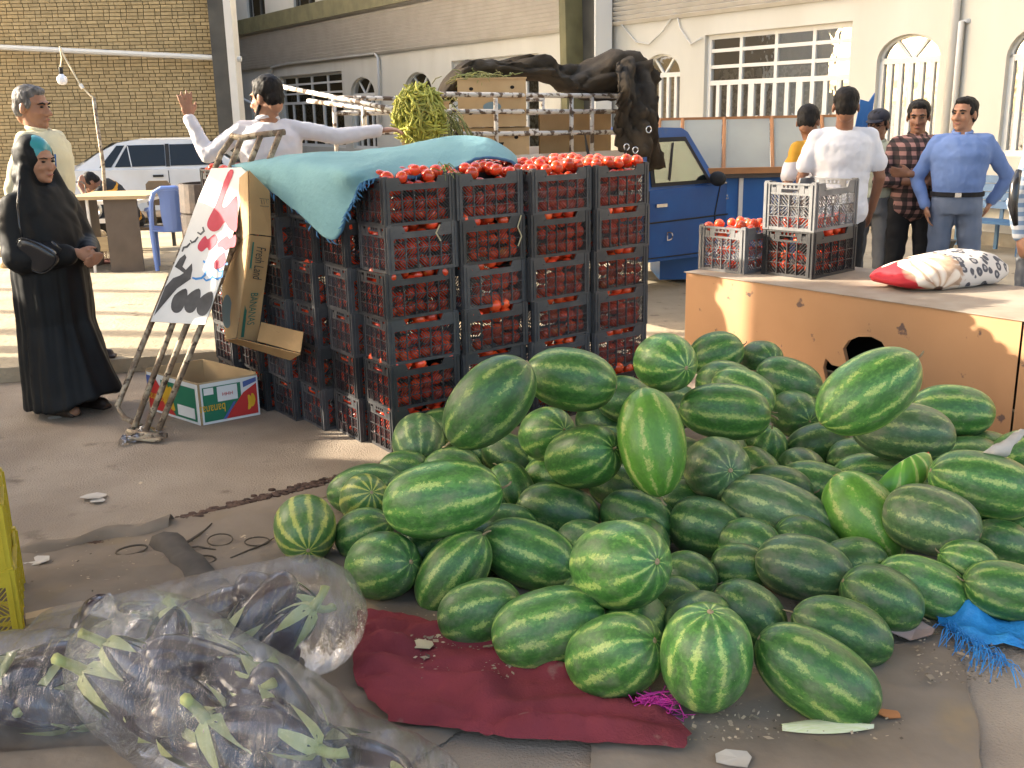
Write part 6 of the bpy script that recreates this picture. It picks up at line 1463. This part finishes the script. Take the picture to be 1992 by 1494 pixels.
# blue pennant behind the head of the man in white
g = MB(); q = D(1690, 205, 8.9); g.slab([q+V((-.1, 0, -.18)), q+V((.02, 0, -.18)), q+V((.04, 0, .0)), q+V((.045, 0, .10)), q+V((0, 0, .03)), q+V((-.07, 0, .05))], (0, .02, 0)); g.tube([q+V((-.04, .01, -.1)), V((q.x-.04, q.y+.01, 0))], .012, 6); solo('blue_flag', g, m_cblue, 'small blue flag on a stick behind the man in white', 'flag')
# ================================================================ people
m_skin = mat('skin', (.36, .19, .115), .5, (.31, .155, .095), 9, spec=.35, sss=.12, bump=.04, bscale=120)
m_skind = mat('tanned_skin', (.25, .125, .075), .5, (.21, .10, .06), 9, spec=.35, sss=.1, bump=.04, bscale=120)
m_hair = mat('black_hair', (.007, .006, .006), .6, (.016, .014, .013), 60, stretch=(1, 1, .25), bump=.3, bscale=120, spec=.18)
m_hairg = mat('grey_hair', (.16, .15, .145), .6, (.05, .046, .043), 55, stretch=(1, 1, .3), bump=.4, bscale=120)
m_eye = mat('dark_eye', (.012, .009, .008), .2); m_lip = mat('lip', (.30, .11, .085), .5)
m_cream = mat('cream_shirt', (.62, .58, .40), .85, (.56, .52, .36), 8, bump=.1, bscale=200); m_wshirt = mat('white_shirt', (.66, .64, .66), .85, (.60, .58, .61), 8, bump=.1, bscale=200)
m_wtee = mat('white_tee', (.66, .67, .72), .9, (.61, .62, .67), 7, bump=.1, bscale=220); m_bshirt = mat('sky_blue_shirt', (.145, .225, .46), .85, (.125, .20, .42), 9, bump=.1, bscale=220)
m_gtrous = mat('grey_trousers', (.15, .155, .165), .9, (.125, .13, .14), 9); m_btrous = mat('blue_grey_trousers', (.145, .18, .26), .9, (.125, .16, .235), 9); m_ktrous = mat('black_trousers', (.012, .012, .014), .9)
m_black = mat('black_chador', (.006, .0065, .007), .6, (.009, .0095, .010), 6, spec=.2, bump=.05, bscale=200); m_teal = mat('teal_satin', (.02, .24, .27), .3, (.015, .18, .21), 6, spec=.6); m_leather = mat('black_leather', (.014, .014, .016), .25, spec=.6, bump=.1, bscale=90); m_shoe = mat('brown_shoe', (.035, .022, .017), .5)
m_capn = mat('navy_cap', (.02, .022, .035), .8)
def nodes_fn(name, build, rough=.85):
    m = bpy.data.materials.new(name); m.use_nodes = True; N = m.node_tree.nodes; L = m.node_tree.links; b = N['Principled BSDF']; b.inputs['Roughness'].default_value = rough
    tc = N.new('ShaderNodeTexCoord'); sx = N.new('ShaderNodeSeparateXYZ'); L.new(tc.outputs['Object'], sx.inputs[0])
    def mth(op, a, bb=None):
        x = N.new('ShaderNodeMath'); x.operation = op
        for k, v in enumerate((a, bb)):
            if v is None: continue
            if isinstance(v, (int, float)): x.inputs[k].default_value = v
            else: L.new(v, x.inputs[k])
        return x.outputs[0]
    def mix(f, a, bb):
        x = N.new('ShaderNodeMix'); x.data_type = 'RGBA'; L.new(f, x.inputs[0])
        for k, c in ((6, a), (7, bb)):
            if isinstance(c, tuple): x.inputs[k].default_value = (*c, 1)
            else: L.new(c, x.inputs[k])
        return x.outputs[2]
    L.new(build(sx.outputs, mth, mix), b.inputs['Base Color']); return m
def _plaid(s, mth, mix):
    a = mth('GREATER_THAN', mth('FRACT', mth('MULTIPLY', mth('ADD', s[0], mth('MULTIPLY', s[1], .6)), 15.5)), .5); c = mth('GREATER_THAN', mth('FRACT', mth('MULTIPLY', s[2], 15.5)), .5)
    return mix(c, mix(a, (.30, .16, .14), (.055, .03, .03)), mix(a, (.06, .034, .034), (.012, .010, .011)))
m_plaid = nodes_fn('plaid_shirt', _plaid)
m_ytee = nodes_fn('yellow_white_tee', lambda s, mth, mix: mix(mth('GREATER_THAN', mth('ADD', s[2], mth('MULTIPLY', s[0], .12)), 1.30), (.55, .54, .57), (.46, .24, .015)))
m_otee = nodes_fn('black_orange_tee', lambda s, mth, mix: mix(mth('GREATER_THAN', mth('FRACT', mth('ADD', mth('MULTIPLY', s[2], 5.2), mth('MULTIPLY', s[0], 3.5))), .84), (.012, .012, .013), (.60, .27, .02)))
m_stripe = nodes_fn('striped_shirt', lambda s, mth, mix: mix(mth('GREATER_THAN', mth('FRACT', mth('MULTIPLY', s[2], 18)), .5), (.60, .60, .60), (.22, .30, .42)))

def hand_prims(mb, w, d, n, s=1.0, curl=.25, spread=.10, left=True):
    """w wrist, d finger direction, n palm normal (fingers curl towards n)"""
    w = V(w); d = V(d).normalized(); n = V(n); n = (n-d*n.dot(d)).normalized(); x = d.cross(n)*(1 if left else -1)
    def P(a, b_, c): return w+(x*a+d*b_+n*c)*s
    M3 = Matrix((x, d, n)).transposed()
    mb.ell(P(0, .05, 0), (.040*s, .050*s, .017*s), M3, 12, 8)
    for i, (bx_, ln) in enumerate(((-.030, .068), (-.010, .078), (.011, .074), (.030, .058))):
        a0 = (i-1.5)*spread; b0 = P(bx_, .088, 0); c1 = curl*(1+.15*i)
        def dr(a): return (x*sin(a0)+d*cos(a0))*cos(a)+n*sin(a)
        k1 = b0+dr(c1*.6)*ln*.48*s; k2 = k1+dr(c1*1.5)*ln*.32*s; k3 = k2+dr(c1*2.3)*ln*.24*s
        mb.cap(P(bx_*.8, .06, 0), b0, .0105*s, .0105*s, 8); mb.cap(b0, k1, .0102*s, .0095*s, 8); mb.cap(k1, k2, .0095*s, .0088*s, 8); mb.cap(k2, k3, .0088*s, .0075*s, 8)
    t0 = P(-.026, .022, .004); t1 = P(-.052, .055, .014); t2 = P(-.060, .088, .018)
    mb.cap(t0, t1, .014*s, .0115*s, 8); mb.cap(t1, t2, .011*s, .0085*s, 8)
HEADR = [((0, .012, .030), (.076, .094, .084)), ((0, -.028, -.028), (.062, .064, .088)), ((0, -.042, -.078), (.049, .046, .040)), ((0, -.076, -.100), (.022, .020, .018)), ((0, -.076, .026), (.050, .020, .012)),
         ((.036, -.066, -.030), (.023, .022, .022)), ((-.036, -.066, -.030), (.023, .022, .022)), ((0, -.088, -.066), (.024, .013, .011)), ((.079, .012, -.012), (.009, .020, .031)), ((-.079, .012, -.012), (.009, .020, .031)), ((0, .06, -.045), (.052, .045, .06))]
def person(label, loc, yaw, H=1.75, J=None, spine=None, head=(0, 0, 0), skin=None, shirt=None, sleeve='long', pants=None, hair=None, shoes=None, hem=.90, wide=1.0, hands=None, hairgrow=1.0, beard=None, collar=True, belt=None, headoff=(0, 0, 0), group=None, hs=1.06, tuck=True, cap=None, glasses=False, parts=True):
    k = H/1.75; skin = skin or m_skin; hair = hair or m_hair; shoes = shoes or m_shoe
    root = thing('person', loc, label, 'person', group, rz=radians(yaw))
    D_ = dict(sL=(.185*wide, 0, 1.42), sR=(-.185*wide, 0, 1.42), eL=(.25*wide, .03, 1.13), eR=(-.25*wide, .03, 1.13), wL=(.26*wide, -.04, .90), wR=(-.26*wide, -.04, .90),
              hL=(.092, 0, .93), hR=(-.092, 0, .93), kL=(.11, -.02, .50), kR=(-.11, -.02, .50), aL=(.12, .02, .085), aR=(-.12, .02, .085), tL=(.145, -.16, .035), tR=(-.145, -.16, .035))
    D_.update(J or {}); j = {q: V(v)*k for q, v in D_.items()}
    sp_ = [V(p)*k for p in (spine or [(0, .0, .88), (0, -.005, 1.08), (0, -.01, 1.28), (0, .01, 1.47)])]
    prof = [(0, .150, .115), (.10, .160, .120), (.24, .153, .115), (.30, .150, .112), (.50, .160, .116), (.70, .180, .124), (.84, .178, .112), (.93, .125, .09), (1.0, .068, .064)]
    lat0 = (j['hL']-j['hR']).normalized(); lat1 = (j['sL']-j['sR']).normalized()
    def torso(mb, m_, t0=0.0, t1=1.0):
        rings = []
        for t, rx, ry in prof:
            if t < t0-1e-6 or t > t1+1e-6: continue
            c = crom(sp_, t); tg = (crom(sp_, min(1, t+.05))-crom(sp_, max(0, t-.05))).normalized(); lat = lat0.lerp(lat1, t).normalized(); fr = tg.cross(lat).normalized(); lat = fr.cross(tg)
            rx = rx*wide; rings.append([c+lat*cos(a)*(rx*k+m_)+fr*sin(a)*(ry*k*wide+m_)*(1) for a in [2*pi*q/28 for q in range(28)]])
        mb.loft(rings)
    hc = sp_[3]+(sp_[3]-sp_[2]).normalized()*.155*k+V(headoff)*k
    Rh = (Matrix.Rotation(radians(head[0]), 3, 'Z') @ Matrix.Rotation(radians(head[1]), 3, 'X') @ Matrix.Rotation(radians(head[2]), 3, 'Y'))
    hk = k*hs
    def HP(p): return hc+Rh @ (V(p)*hk)
    b = MB(); torso(b, 0)
    b.cap(sp_[3]-(sp_[3]-sp_[2])*.1, HP((0, .02, -.05)), .062*k, .056*k, 14)
    for c, r in HEADR: b.ell(HP(c), tuple(q*hk for q in r), Rh, 14, 10)
    b.cap(HP((0, -.086, .010)), HP((0, -.112, -.034)), .009*hk, .0165*hk, 8)
    for s in (-1, 1): b.ell(HP((.014*s, -.098, -.038)), (.011*hk, .012*hk, .009*hk), Rh, 8, 6)
    for s in 'LR':
        b.cap(j['s'+s].lerp(sp_[2].lerp(sp_[3], .75), .16)-V((0, 0, .008)), j['e'+s], .046*k, .039*k); b.cap(j['e'+s], j['w'+s], .040*k, .028*k)
        hd = (hands or {}).get(s)
        if hd is None: dd = (j['w'+s]-j['e'+s]).normalized(); hd = (dd+V((0, -.15, 0)), (-1 if s == 'L' else 1, .1, 0), .35)
        hand_prims(b, j['w'+s], hd[0], hd[1], k, hd[2], hd[3] if len(hd) > 3 else .07, s == 'L')
        b.cap(j['h'+s], j['k'+s], .084*k, .058*k); b.cap(j['k'+s], j['a'+s], .056*k, .040*k); b.cap(j['a'+s], j['t'+s], .042*k, .034*k)
    me = remesh(b, .0078, 3, .5); o = finish('body', me, skin, root)
    # face pieces
    for s in (-1, 1):
        g = MB(); g.ell(HP((.031*s, -.0845, .004)), (.0135*hk, .0075*hk, .0062*hk), Rh, 10, 6); part('eye', g, m_eye, root, smooth=True, local=True)
        g = MB(); g.tube([HP((.012*s, -.094, .020)), HP((.032*s, -.0915, .0265)), HP((.054*s, -.074, .019))], [.0045*hk, .0055*hk, .003*hk], 6); part('eyebrow', g, hair if hair is not m_hairg else m_hair, root, smooth=True, local=True)
    g = MB(); g.ell(HP((0, -.0985, -.067)), (.021*hk, .0045*hk, .0048*hk), Rh, 10, 6); part('mouth', g, m_lip, root, smooth=True, local=True)
    if hair is not None and hairgrow > 0:
        h = MB(); h.ell(HP((0, .026, .046)), (.0835*hk*hairgrow, .093*hk*hairgrow, .083*hk*hairgrow), Rh, 18, 12); h.ell(HP((0, .062, -.005)), (.072*hk, .058*hk, .075*hk), Rh, 14, 10)
        h.ell(HP((0, -.018, .088)), (.060*hk, .058*hk, .034*hk), Rh, 12, 8)
        for s in (-1, 1): h.ell(HP((.066*s, -.018, .02)), (.016*hk, .022*hk, .034*hk), Rh, 8, 6)
        hm = remesh(h, .009, 3); disp(hm, lambda c: .0045*mnoise.noise(V((c.x*70, c.y*70, c.z*38)))); finish('hair', hm, hair, root)
    if beard:
        h = MB()
        for s in (-1, 1): h.cap(HP((.062*s, -.012, -.05)), HP((.030*s, -.066, -.098)), .013*hk, .017*hk, 8)
        h.ell(HP((0, -.078, -.103)), (.028*hk, .018*hk, .018*hk), Rh, 10, 6)
        if beard == 'full':
            for s in (-1, 1): h.cap(HP((.008*s, -.101, -.053)), HP((.028*s, -.088, -.064)), .007*hk, .005*hk, 6)
        hm = remesh(h, .007, 2); disp(hm, lambda c: .003*mnoise.noise(c*90)); finish('beard', hm, hair, root)
    if cap is not None:
        h = MB(); h.ell(HP((0, .01, .062)), (.086*hk, .10*hk, .066*hk), Rh, 18, 10); hm = remesh(h, .008, 2); c_ = finish('cap', hm, cap, root)
        g = MB(); rows = []
        for i in range(7):
            a = -pi*.30+pi*.60*i/6; rows.append([HP((.075*sin(a), -.085*cos(a), .052)), HP((.085*sin(a), -.15*cos(a)-.0, .038))])
        g.grid(rows); q = part('peak', g, cap, c_, smooth=True, local=True); z_ = q.modifiers.new('s', 'SOLIDIFY'); z_.thickness = .006
    if glasses:
        g = MB()
        for s in (-1, 1): g.tube([HP((.031*s+.024*cos(t*pi/8), -.103, .0+.018*sin(t*pi/8))) for t in range(17)], .0022, 5); g.tube([HP((.054*s, -.10, .004)), HP((.078*s, -.01, .008))], .0022, 5)
        g.tube([HP((-.008, -.104, .004)), HP((.008, -.104, .004))], .0022, 5); part('glasses', g, m_eye, root, smooth=True, local=True)
    # clothes
    rs = random.Random(hash(label) % 1000); sd = len(label)*1.37
    def fold(amp): return lambda c: amp*(1.1*mnoise.noise(V((c.x*9+sd, c.y*9, c.z*15)))+.7*abs(mnoise.noise(V((c.x*15, c.y*15+sd, c.z*8))))+.35*mnoise.noise(c*34))
    if pants is not None:
        g = MB(); t_ = .32; torso(g, .015*k, 0, .30)
        for s in 'LR':
            g.cap(j['h'+s]+V((0, 0, .0)), j['k'+s], .100*k, .076*k, 14); an = j['a'+s].lerp(j['k'+s], .02); g.cap(j['k'+s], an, .074*k, .066*k, 14)
        pm = remesh(g, .0115, 4); disp(pm, fold(.008)); finish('trousers', pm, pants, root)
        for s in 'LR':
            g = MB(); a, t = j['a'+s], j['t'+s]; d = (t-a); d.z = 0; d.normalize(); g.cap(V((a.x, a.y, .045*k))-d*.045*k, V((t.x, t.y, .030*k))+d*.03*k, .043*k, .030*k); g.box(V(((a.x+t.x)/2, (a.y+t.y)/2, .010))-d*.004, (.085*k, .30*k, .020), Matrix.Rotation(atan2(d.x, -d.y), 3, 'Z')); sm = remesh(g, .009, 2); finish('shoe', sm, shoes, root)
    if shirt is not None:
        g = MB(); tb_ = 0.08 if not tuck else .22; torso(g, .020*k if not tuck else .019*k, tb_, 1.0)
        if not tuck: g.cap(sp_[0]+V((-.05*k, 0, .04*k)), sp_[0]+V((.05*k, 0, .04*k)), .135*k*wide, .135*k*wide)
        for s in 'LR':
            nk = sp_[3].lerp(sp_[2], .12)+(j['s'+s]-sp_[3])*.22; si = j['s'+s].lerp(sp_[2].lerp(sp_[3], .75), .14)
            g.cap(nk, si, .052*k, .060*k)
            if sleeve == 'long': g.cap(si, j['e'+s], .060*k, .055*k); g.cap(j['e'+s], j['w'+s].lerp(j['e'+s], .06), .055*k, .040*k)
            elif sleeve == 'roll': g.cap(si, j['e'+s], .060*k, .057*k); g.cap(j['e'+s], j['w'+s].lerp(j['e'+s], .62), .060*k, .056*k)
            else: g.cap(si, j['s'+s].lerp(j['e'+s], .68), .061*k, .066*k)
        sm = remesh(g, .0105, 4); disp(sm, fold(.0085)); so2 = finish('shirt', sm, shirt, root)
        if collar:
            up = (sp_[3]-sp_[2]).normalized(); cc = sp_[3]+up*.012*k; g = MB()
            g.tube([cc+V((.066*k*cos(a), .064*k*sin(a)-.004*k, .014*k*sin(a)))+V((0, 0, .010*k)) for a in [-pi*.42+2*pi*.92*q/20+.0 for q in range(21)]], .014*k, 8); part('collar', g, shirt, so2, smooth=True, local=True)
    if belt is not None:
        t = .255; c = crom(sp_, t); g = MB(); g.loft([[c+V((cos(a)*(.152*wide+.030)*k, sin(a)*(.116*wide+.032)*k, z)) for a in [2*pi*q/28 for q in range(28)]] for z in (-.017*k, .017*k)]); part('belt', g, belt, root, smooth=False, local=True)
        g = MB(); g.box(c+V((0, -(.116*wide+.034)*k, 0)), (.045*k, .008, .034*k)); part('buckle', g, m_chrome, root, local=True)
    return root

# man in a cream shirt behind the woman
mp = person('grey haired man in cream shirt standing behind the woman in black chador', tuple(G(138, 705, YZ)), 82, 1.80, J=dict(eL=(.25, .06, 1.14), eR=(-.24, .08, 1.13), wL=(.25, .02, .90), wR=(-.25, .05, .89), kL=(.10, -.04, .5), aL=(.10, -.02, .085)), head=(-6, 4, 0), shirt=m_cream, pants=m_gtrous, hair=m_hairg, wide=1.08, skin=m_skin, belt=m_black)
g = MB(); g.tube([(-.105, -.140, 1.30), (-.105, -.147, 1.38)], .006, 6); part('pen', g, m_cblue, mp, smooth=True, local=True)
# seller with arms spread
person('man in white shirt seen from behind with both arms spread, by the barrow handle', (-1.63, 7.25, YZ), 192, 1.84, J=dict(eL=(.40, -.06, 1.27), wL=(.50, -.12, 1.51), eR=(-.45, .02, 1.37), wR=(-.72, .0, 1.40)), head=(52, 8, 0), shirt=m_wshirt, pants=m_gtrous, hair=m_hair, skin=m_skin, wide=1.06, beard='full',
       hands={'L': (V((.10, .0, 1)), (.1, -1, 0), .12, .16), 'R': (V((-1, -.1, .05)), (0, -.2, -1), .3)}, hairgrow=1.06)
# boy at the work table
person('boy in black and orange shirt slumped over the low work table', (-4.72, 12.95, 0), -78, 1.62, spine=[(0, .05, .44), (0, -.04, .68), (0, -.20, .88), (0, -.33, .96)], headoff=(0, .02, -.04), head=(10, 48, 0), J=dict(sL=(.16, -.27, .92), sR=(-.16, -.27, .92), eL=(.20, -.46, .78), eR=(-.20, -.46, .78), wL=(.09, -.58, .98), wR=(-.09, -.58, .98), hL=(.09, .05, .44), hR=(-.09, .05, .44), kL=(.12, -.36, .44), kR=(-.12, -.36, .44), aL=(.12, -.34, .09), aR=(-.12, -.34, .09), tL=(.12, -.5, .04), tR=(-.12, -.5, .04)),
       shirt=m_otee, sleeve='short', pants=m_ktrous, collar=False, skin=m_skind, tuck=False, hands={'L': (V((-.1, .35, .6)), (-.8, 0, -.3), .4), 'R': (V((.1, .35, .6)), (.8, 0, -.3), .4)})
# group on the right
person('man in white T-shirt with his back to the camera behind the platform crates', (2.42, 7.6, 0), 174, 1.80, J=dict(eL=(.27, .0, 1.14), wL=(.25, -.10, .90), eR=(-.27, .0, 1.14), wR=(-.25, -.10, .90)), head=(-8, 4, 0), shirt=m_wtee, sleeve='short', pants=m_ktrous, collar=False, tuck=False, wide=1.12, skin=m_skind)
person('man in yellow and white T-shirt leaning in left of the man in white', (2.40, 7.95, 0), 205, 1.70, spine=[(0, 0, .88), (0, -.02, 1.08), (0, -.08, 1.28), (0, -.15, 1.46)], J=dict(sL=(.185, -.13, 1.40), sR=(-.185, -.13, 1.40), eL=(.28, -.10, 1.12), wL=(.10, -.26, 1.0), eR=(-.26, -.12, 1.12), wR=(-.15, -.30, .98)), head=(-55, 16, 0), shirt=m_ytee, sleeve='short', pants=m_ktrous, collar=False, tuck=False, skin=m_skind)
person('man with dark cap and glasses half hidden behind the man in white T-shirt', (2.96, 8.45, 0), -28, 1.64, head=(-12, 8, 0), shirt=mat('pale_green_shirt', (.40, .43, .34), .85), pants=m_gtrous, skin=m_skind, cap=m_capn, glasses=True, wide=.96, hairgrow=.96)
person('man in dark plaid shirt and black trousers standing with folded arms', (3.22, 8.28, 0), -14, 1.70, J=dict(eL=(.27, -.06, 1.13), eR=(-.27, -.06, 1.13), wL=(-.06, -.24, 1.19), wR=(.06, -.22, 1.12), aL=(.15, .02, .085), aR=(-.15, .02, .085)), head=(-10, 6, 0), shirt=m_plaid, sleeve='roll', pants=m_ktrous, tuck=False, skin=m_skind, hairgrow=1.04, hands={'L': (V((-1, .05, .1)), (0, 1, .2), .3), 'R': (V((1, .1, .2)), (0, 1, .2), .3)}, wide=.98)
person('man in light blue shirt and blue grey trousers with one hand in his pocket', (3.43, 7.95, 0), -20, 1.72, J=dict(eL=(.36, .10, 1.14), wL=(.25, .10, .95), eR=(-.30, .04, 1.14), wR=(-.22, -.05, .93), aL=(.17, .02, .085), aR=(-.13, .02, .085), kL=(.135, -.02, .5)), head=(-30, -2, 0), shirt=m_bshirt, pants=m_btrous, skin=m_skin, belt=m_ktrous, wide=1.10, hands={'L': (V((-.4, -.2, -1)), (-1, 0, .2), .5), 'R': (V((.2, -.1, -1)), (1, 0, 0), .3)})
pe = person('person in striped shirt with a black shoulder strap, cut by the right edge', (3.50, 6.72, 0), 10, 1.66, shirt=m_stripe, pants=m_gtrous, collar=False, tuck=False, wide=1.0, J=dict(eR=(-.24, .02, 1.12), wR=(-.24, -.06, .88)))
# woman in black chador
def chador():
    loc = V(G(136, 798)); H = 1.60; k = H/1.75
    root = thing('person', tuple(loc), 'woman in long black chador and turquoise headscarf standing with clasped hands', 'person', rz=radians(66))
    hc = V((0, -.015, 1.470)); hk = k*1.10; Rh = Matrix.Rotation(radians(-4), 3, 'Z') @ Matrix.Rotation(radians(6), 3, 'X')
    def HP(p): return hc+Rh @ (V(p)*hk)
    b = MB()
    for c, r in HEADR[:8]: b.ell(HP(c), tuple(q*hk for q in r), Rh, 16, 12)
    b.cap(HP((0, -.086, .010)), HP((0, -.108, -.034)), .008*hk, .0145*hk, 8)
    b.cap((0, .0, 1.25), HP((0, .02, -.05)), .06, .052)
    b.loft([[V((rx*cos(a), ry*sin(a), z)) for a in [2*pi*q/20 for q in range(20)]] for z, rx, ry in ((.8, .15, .11), (1.0, .14, .11), (1.2, .16, .11), (1.28, .14, .09), (1.33, .06, .06))])
    J = dict(sL=(.165, 0, 1.24), sR=(-.165, 0, 1.24), eL=(.22, -.05, .98), eR=(-.22, -.05, .98), wL=(.05, -.27, .955), wR=(-.05, -.275, .965))
    for s in 'LR':
        b.cap(J['s'+s], J['e'+s], .046, .04); b.cap(J['e'+s], J['w'+s], .04, .027)
        hand_prims(b, J['w'+s], V((-.55 if s == 'L' else .55, -.75, -.35)), (-.75 if s == 'L' else .75, .5, -.1), .95, .62, .05, s == 'L')
        x = .09 if s == 'L' else -.09; b.cap((x, 0, .8), (x, .0, .45), .08, .055); b.cap((x, 0, .45), (x, .02, .09), .052, .036); b.cap((x, .02, .07), (x*1.1, -.15, .035), .036, .03)
    finish('body', remesh(b, .0075, 3), m_skin, root)
    for s in (-1, 1):
        g = MB(); g.ell(HP((.031*s, -.0845, .004)), (.0135*hk, .0075*hk, .006*hk), Rh, 10, 6); part('eye', g, m_eye, root, smooth=True, local=True)
        g = MB(); g.tube([HP((.012*s, -.0935, .020)), HP((.032*s, -.091, .026)), HP((.054*s, -.074, .019))], [.003*hk, .0036*hk, .002*hk], 6); part('eyebrow', g, m_hair, root, smooth=True, local=True)
        g = MB(); g.cap((.09*s, .03+.05*(s < 0), .05), (.10*s, -.17+.05*(s < 0), .035), .042, .034); g.box((.095*s, -.07+.05*(s < 0), .012), (.075, .28, .022)); finish('shoe', remesh(g, .009, 2), m_shoe, root)
    g = MB(); g.ell(HP((0, -.0975, -.067)), (.021*hk, .0045*hk, .0045*hk), Rh, 10, 6); part('mouth', g, m_lip, root, smooth=True, local=True)
    g = MB(); g.ell(HP((0, .027, .036)), (.089*hk, .104*hk, .104*hk), Rh, 20, 14); g.ell(HP((0, .02, -.07)), (.075*hk, .080*hk, .09*hk), Rh, 16, 10); g.ell((0, -.01, 1.29), (.075, .065, .06))
    finish('headscarf', remesh(g, .009, 4), m_teal, root)
    g = MB(); n = 36; rings = []
    for z, rx, ry, yo in ((.045, .262, .300, -.05), (.25, .245, .255, -.02), (.55, .222, .198, .01), (.85, .222, .190, .0), (1.05, .215, .175, .0), (1.18, .205, .150, .01), (1.27, .165, .125, .02), (1.34, .105, .105, .03)):
        rings.append([V((rx*cos(a), yo+ry*sin(a), z+(.10*max(0, -sin(a))**2 if z < .3 else 0)*(1 if z < .1 else .5))) for a in [2*pi*q/n for q in range(n)]])
    g.loft(rings)
    g.ell(HP((0, .040, .022)), (.104*hk, .110*hk, .120*hk), Rh, 20, 14); g.ell(HP((0, .055, -.09)), (.112*hk, .10*hk, .12*hk), Rh, 16, 12)
    for s in (-1, 1): g.cap(HP((.085*s, .015, -.04)), V((.12*s, -.035, 1.20)), .035, .075)
    for s in 'LR': g.cap(V(J['s'+s])+V((0, .02, -.02)), V(J['e'+s])+V((0, .02, -.02)), .088, .100); g.cap(V(J['e'+s])+V((0, 0, -.02)), V(J['w'+s]).lerp(V(J['e'+s]), .18)+V((0, 0, -.015)), .092, .060)
    me = remesh(g, .0115, 5)
    def fd(c):
        a = atan2(c.y, c.x); w = min(1, max(0, (1.15-c.z)/.6)); f = .020*w*mnoise.noise(V((a*3.2, c.z*.9, 2)))+.012*w*mnoise.noise(V((a*8, c.z*1.2, 7)))
        return f+.006*mnoise.noise(V((c.x*16, c.y*16, c.z*9)))+.008*(1-w)*abs(mnoise.noise(V((c.x*14+c.z*12, c.y*12, c.z*6))))
    disp(me, fd); finish('chador', me, m_black, root)
    hb_ = thing('handbag', tuple(D(72, 528, 5.72)), 'black leather handbag hanging at the side of the woman in black', 'handbag')
    q = [D(28, 503, 5.72), D(44, 462, 5.66), D(112, 498, 5.66), D(84, 531, 5.70)]
    g = MB(); ctr = sum(q, V((0, 0, 0)))/4; ring = lambda f, off: [ctr+(crom(q+[q[0]], t/24)-ctr)*f+V((0, off, 0)) for t in range(24)]
    g.loft([ring(.55, -.03), ring(.88, -.028), ring(1.0, -.008), ring(1.0, .03), ring(.85, .055), ring(.5, .06)]); part('body', g, m_leather, hb_, smooth=True)
    g = MB(); g.tube([D(44, 464, 5.66), D(38, 440, 5.66), D(34, 400, 5.70), D(38, 350, 5.78)], .006, 6); g.tube([D(110, 498, 5.66), D(118, 485, 5.66), D(100, 470, 5.64)], .007, 6); part('strap', g, m_leather, hb_, smooth=True)
    g = MB(); g.tube([ctr+(crom(q+[q[0]], t/24)-ctr)*.99+V((0, -.016, 0)) for t in range(25)], .004, 5); part('piping', g, m_leather, hb_, smooth=True)
chador()
g = MB(); g.tube([D(1982, 332, 6.50), D(1974, 360, 6.46), D(1970, 400, 6.45), D(1976, 438, 6.46)], [.02, .03, .03, .015], 8); solo('shoulder_bag', g, m_leather, 'black bag strap on the shoulder of the person at the right edge', 'bag', smooth=True)
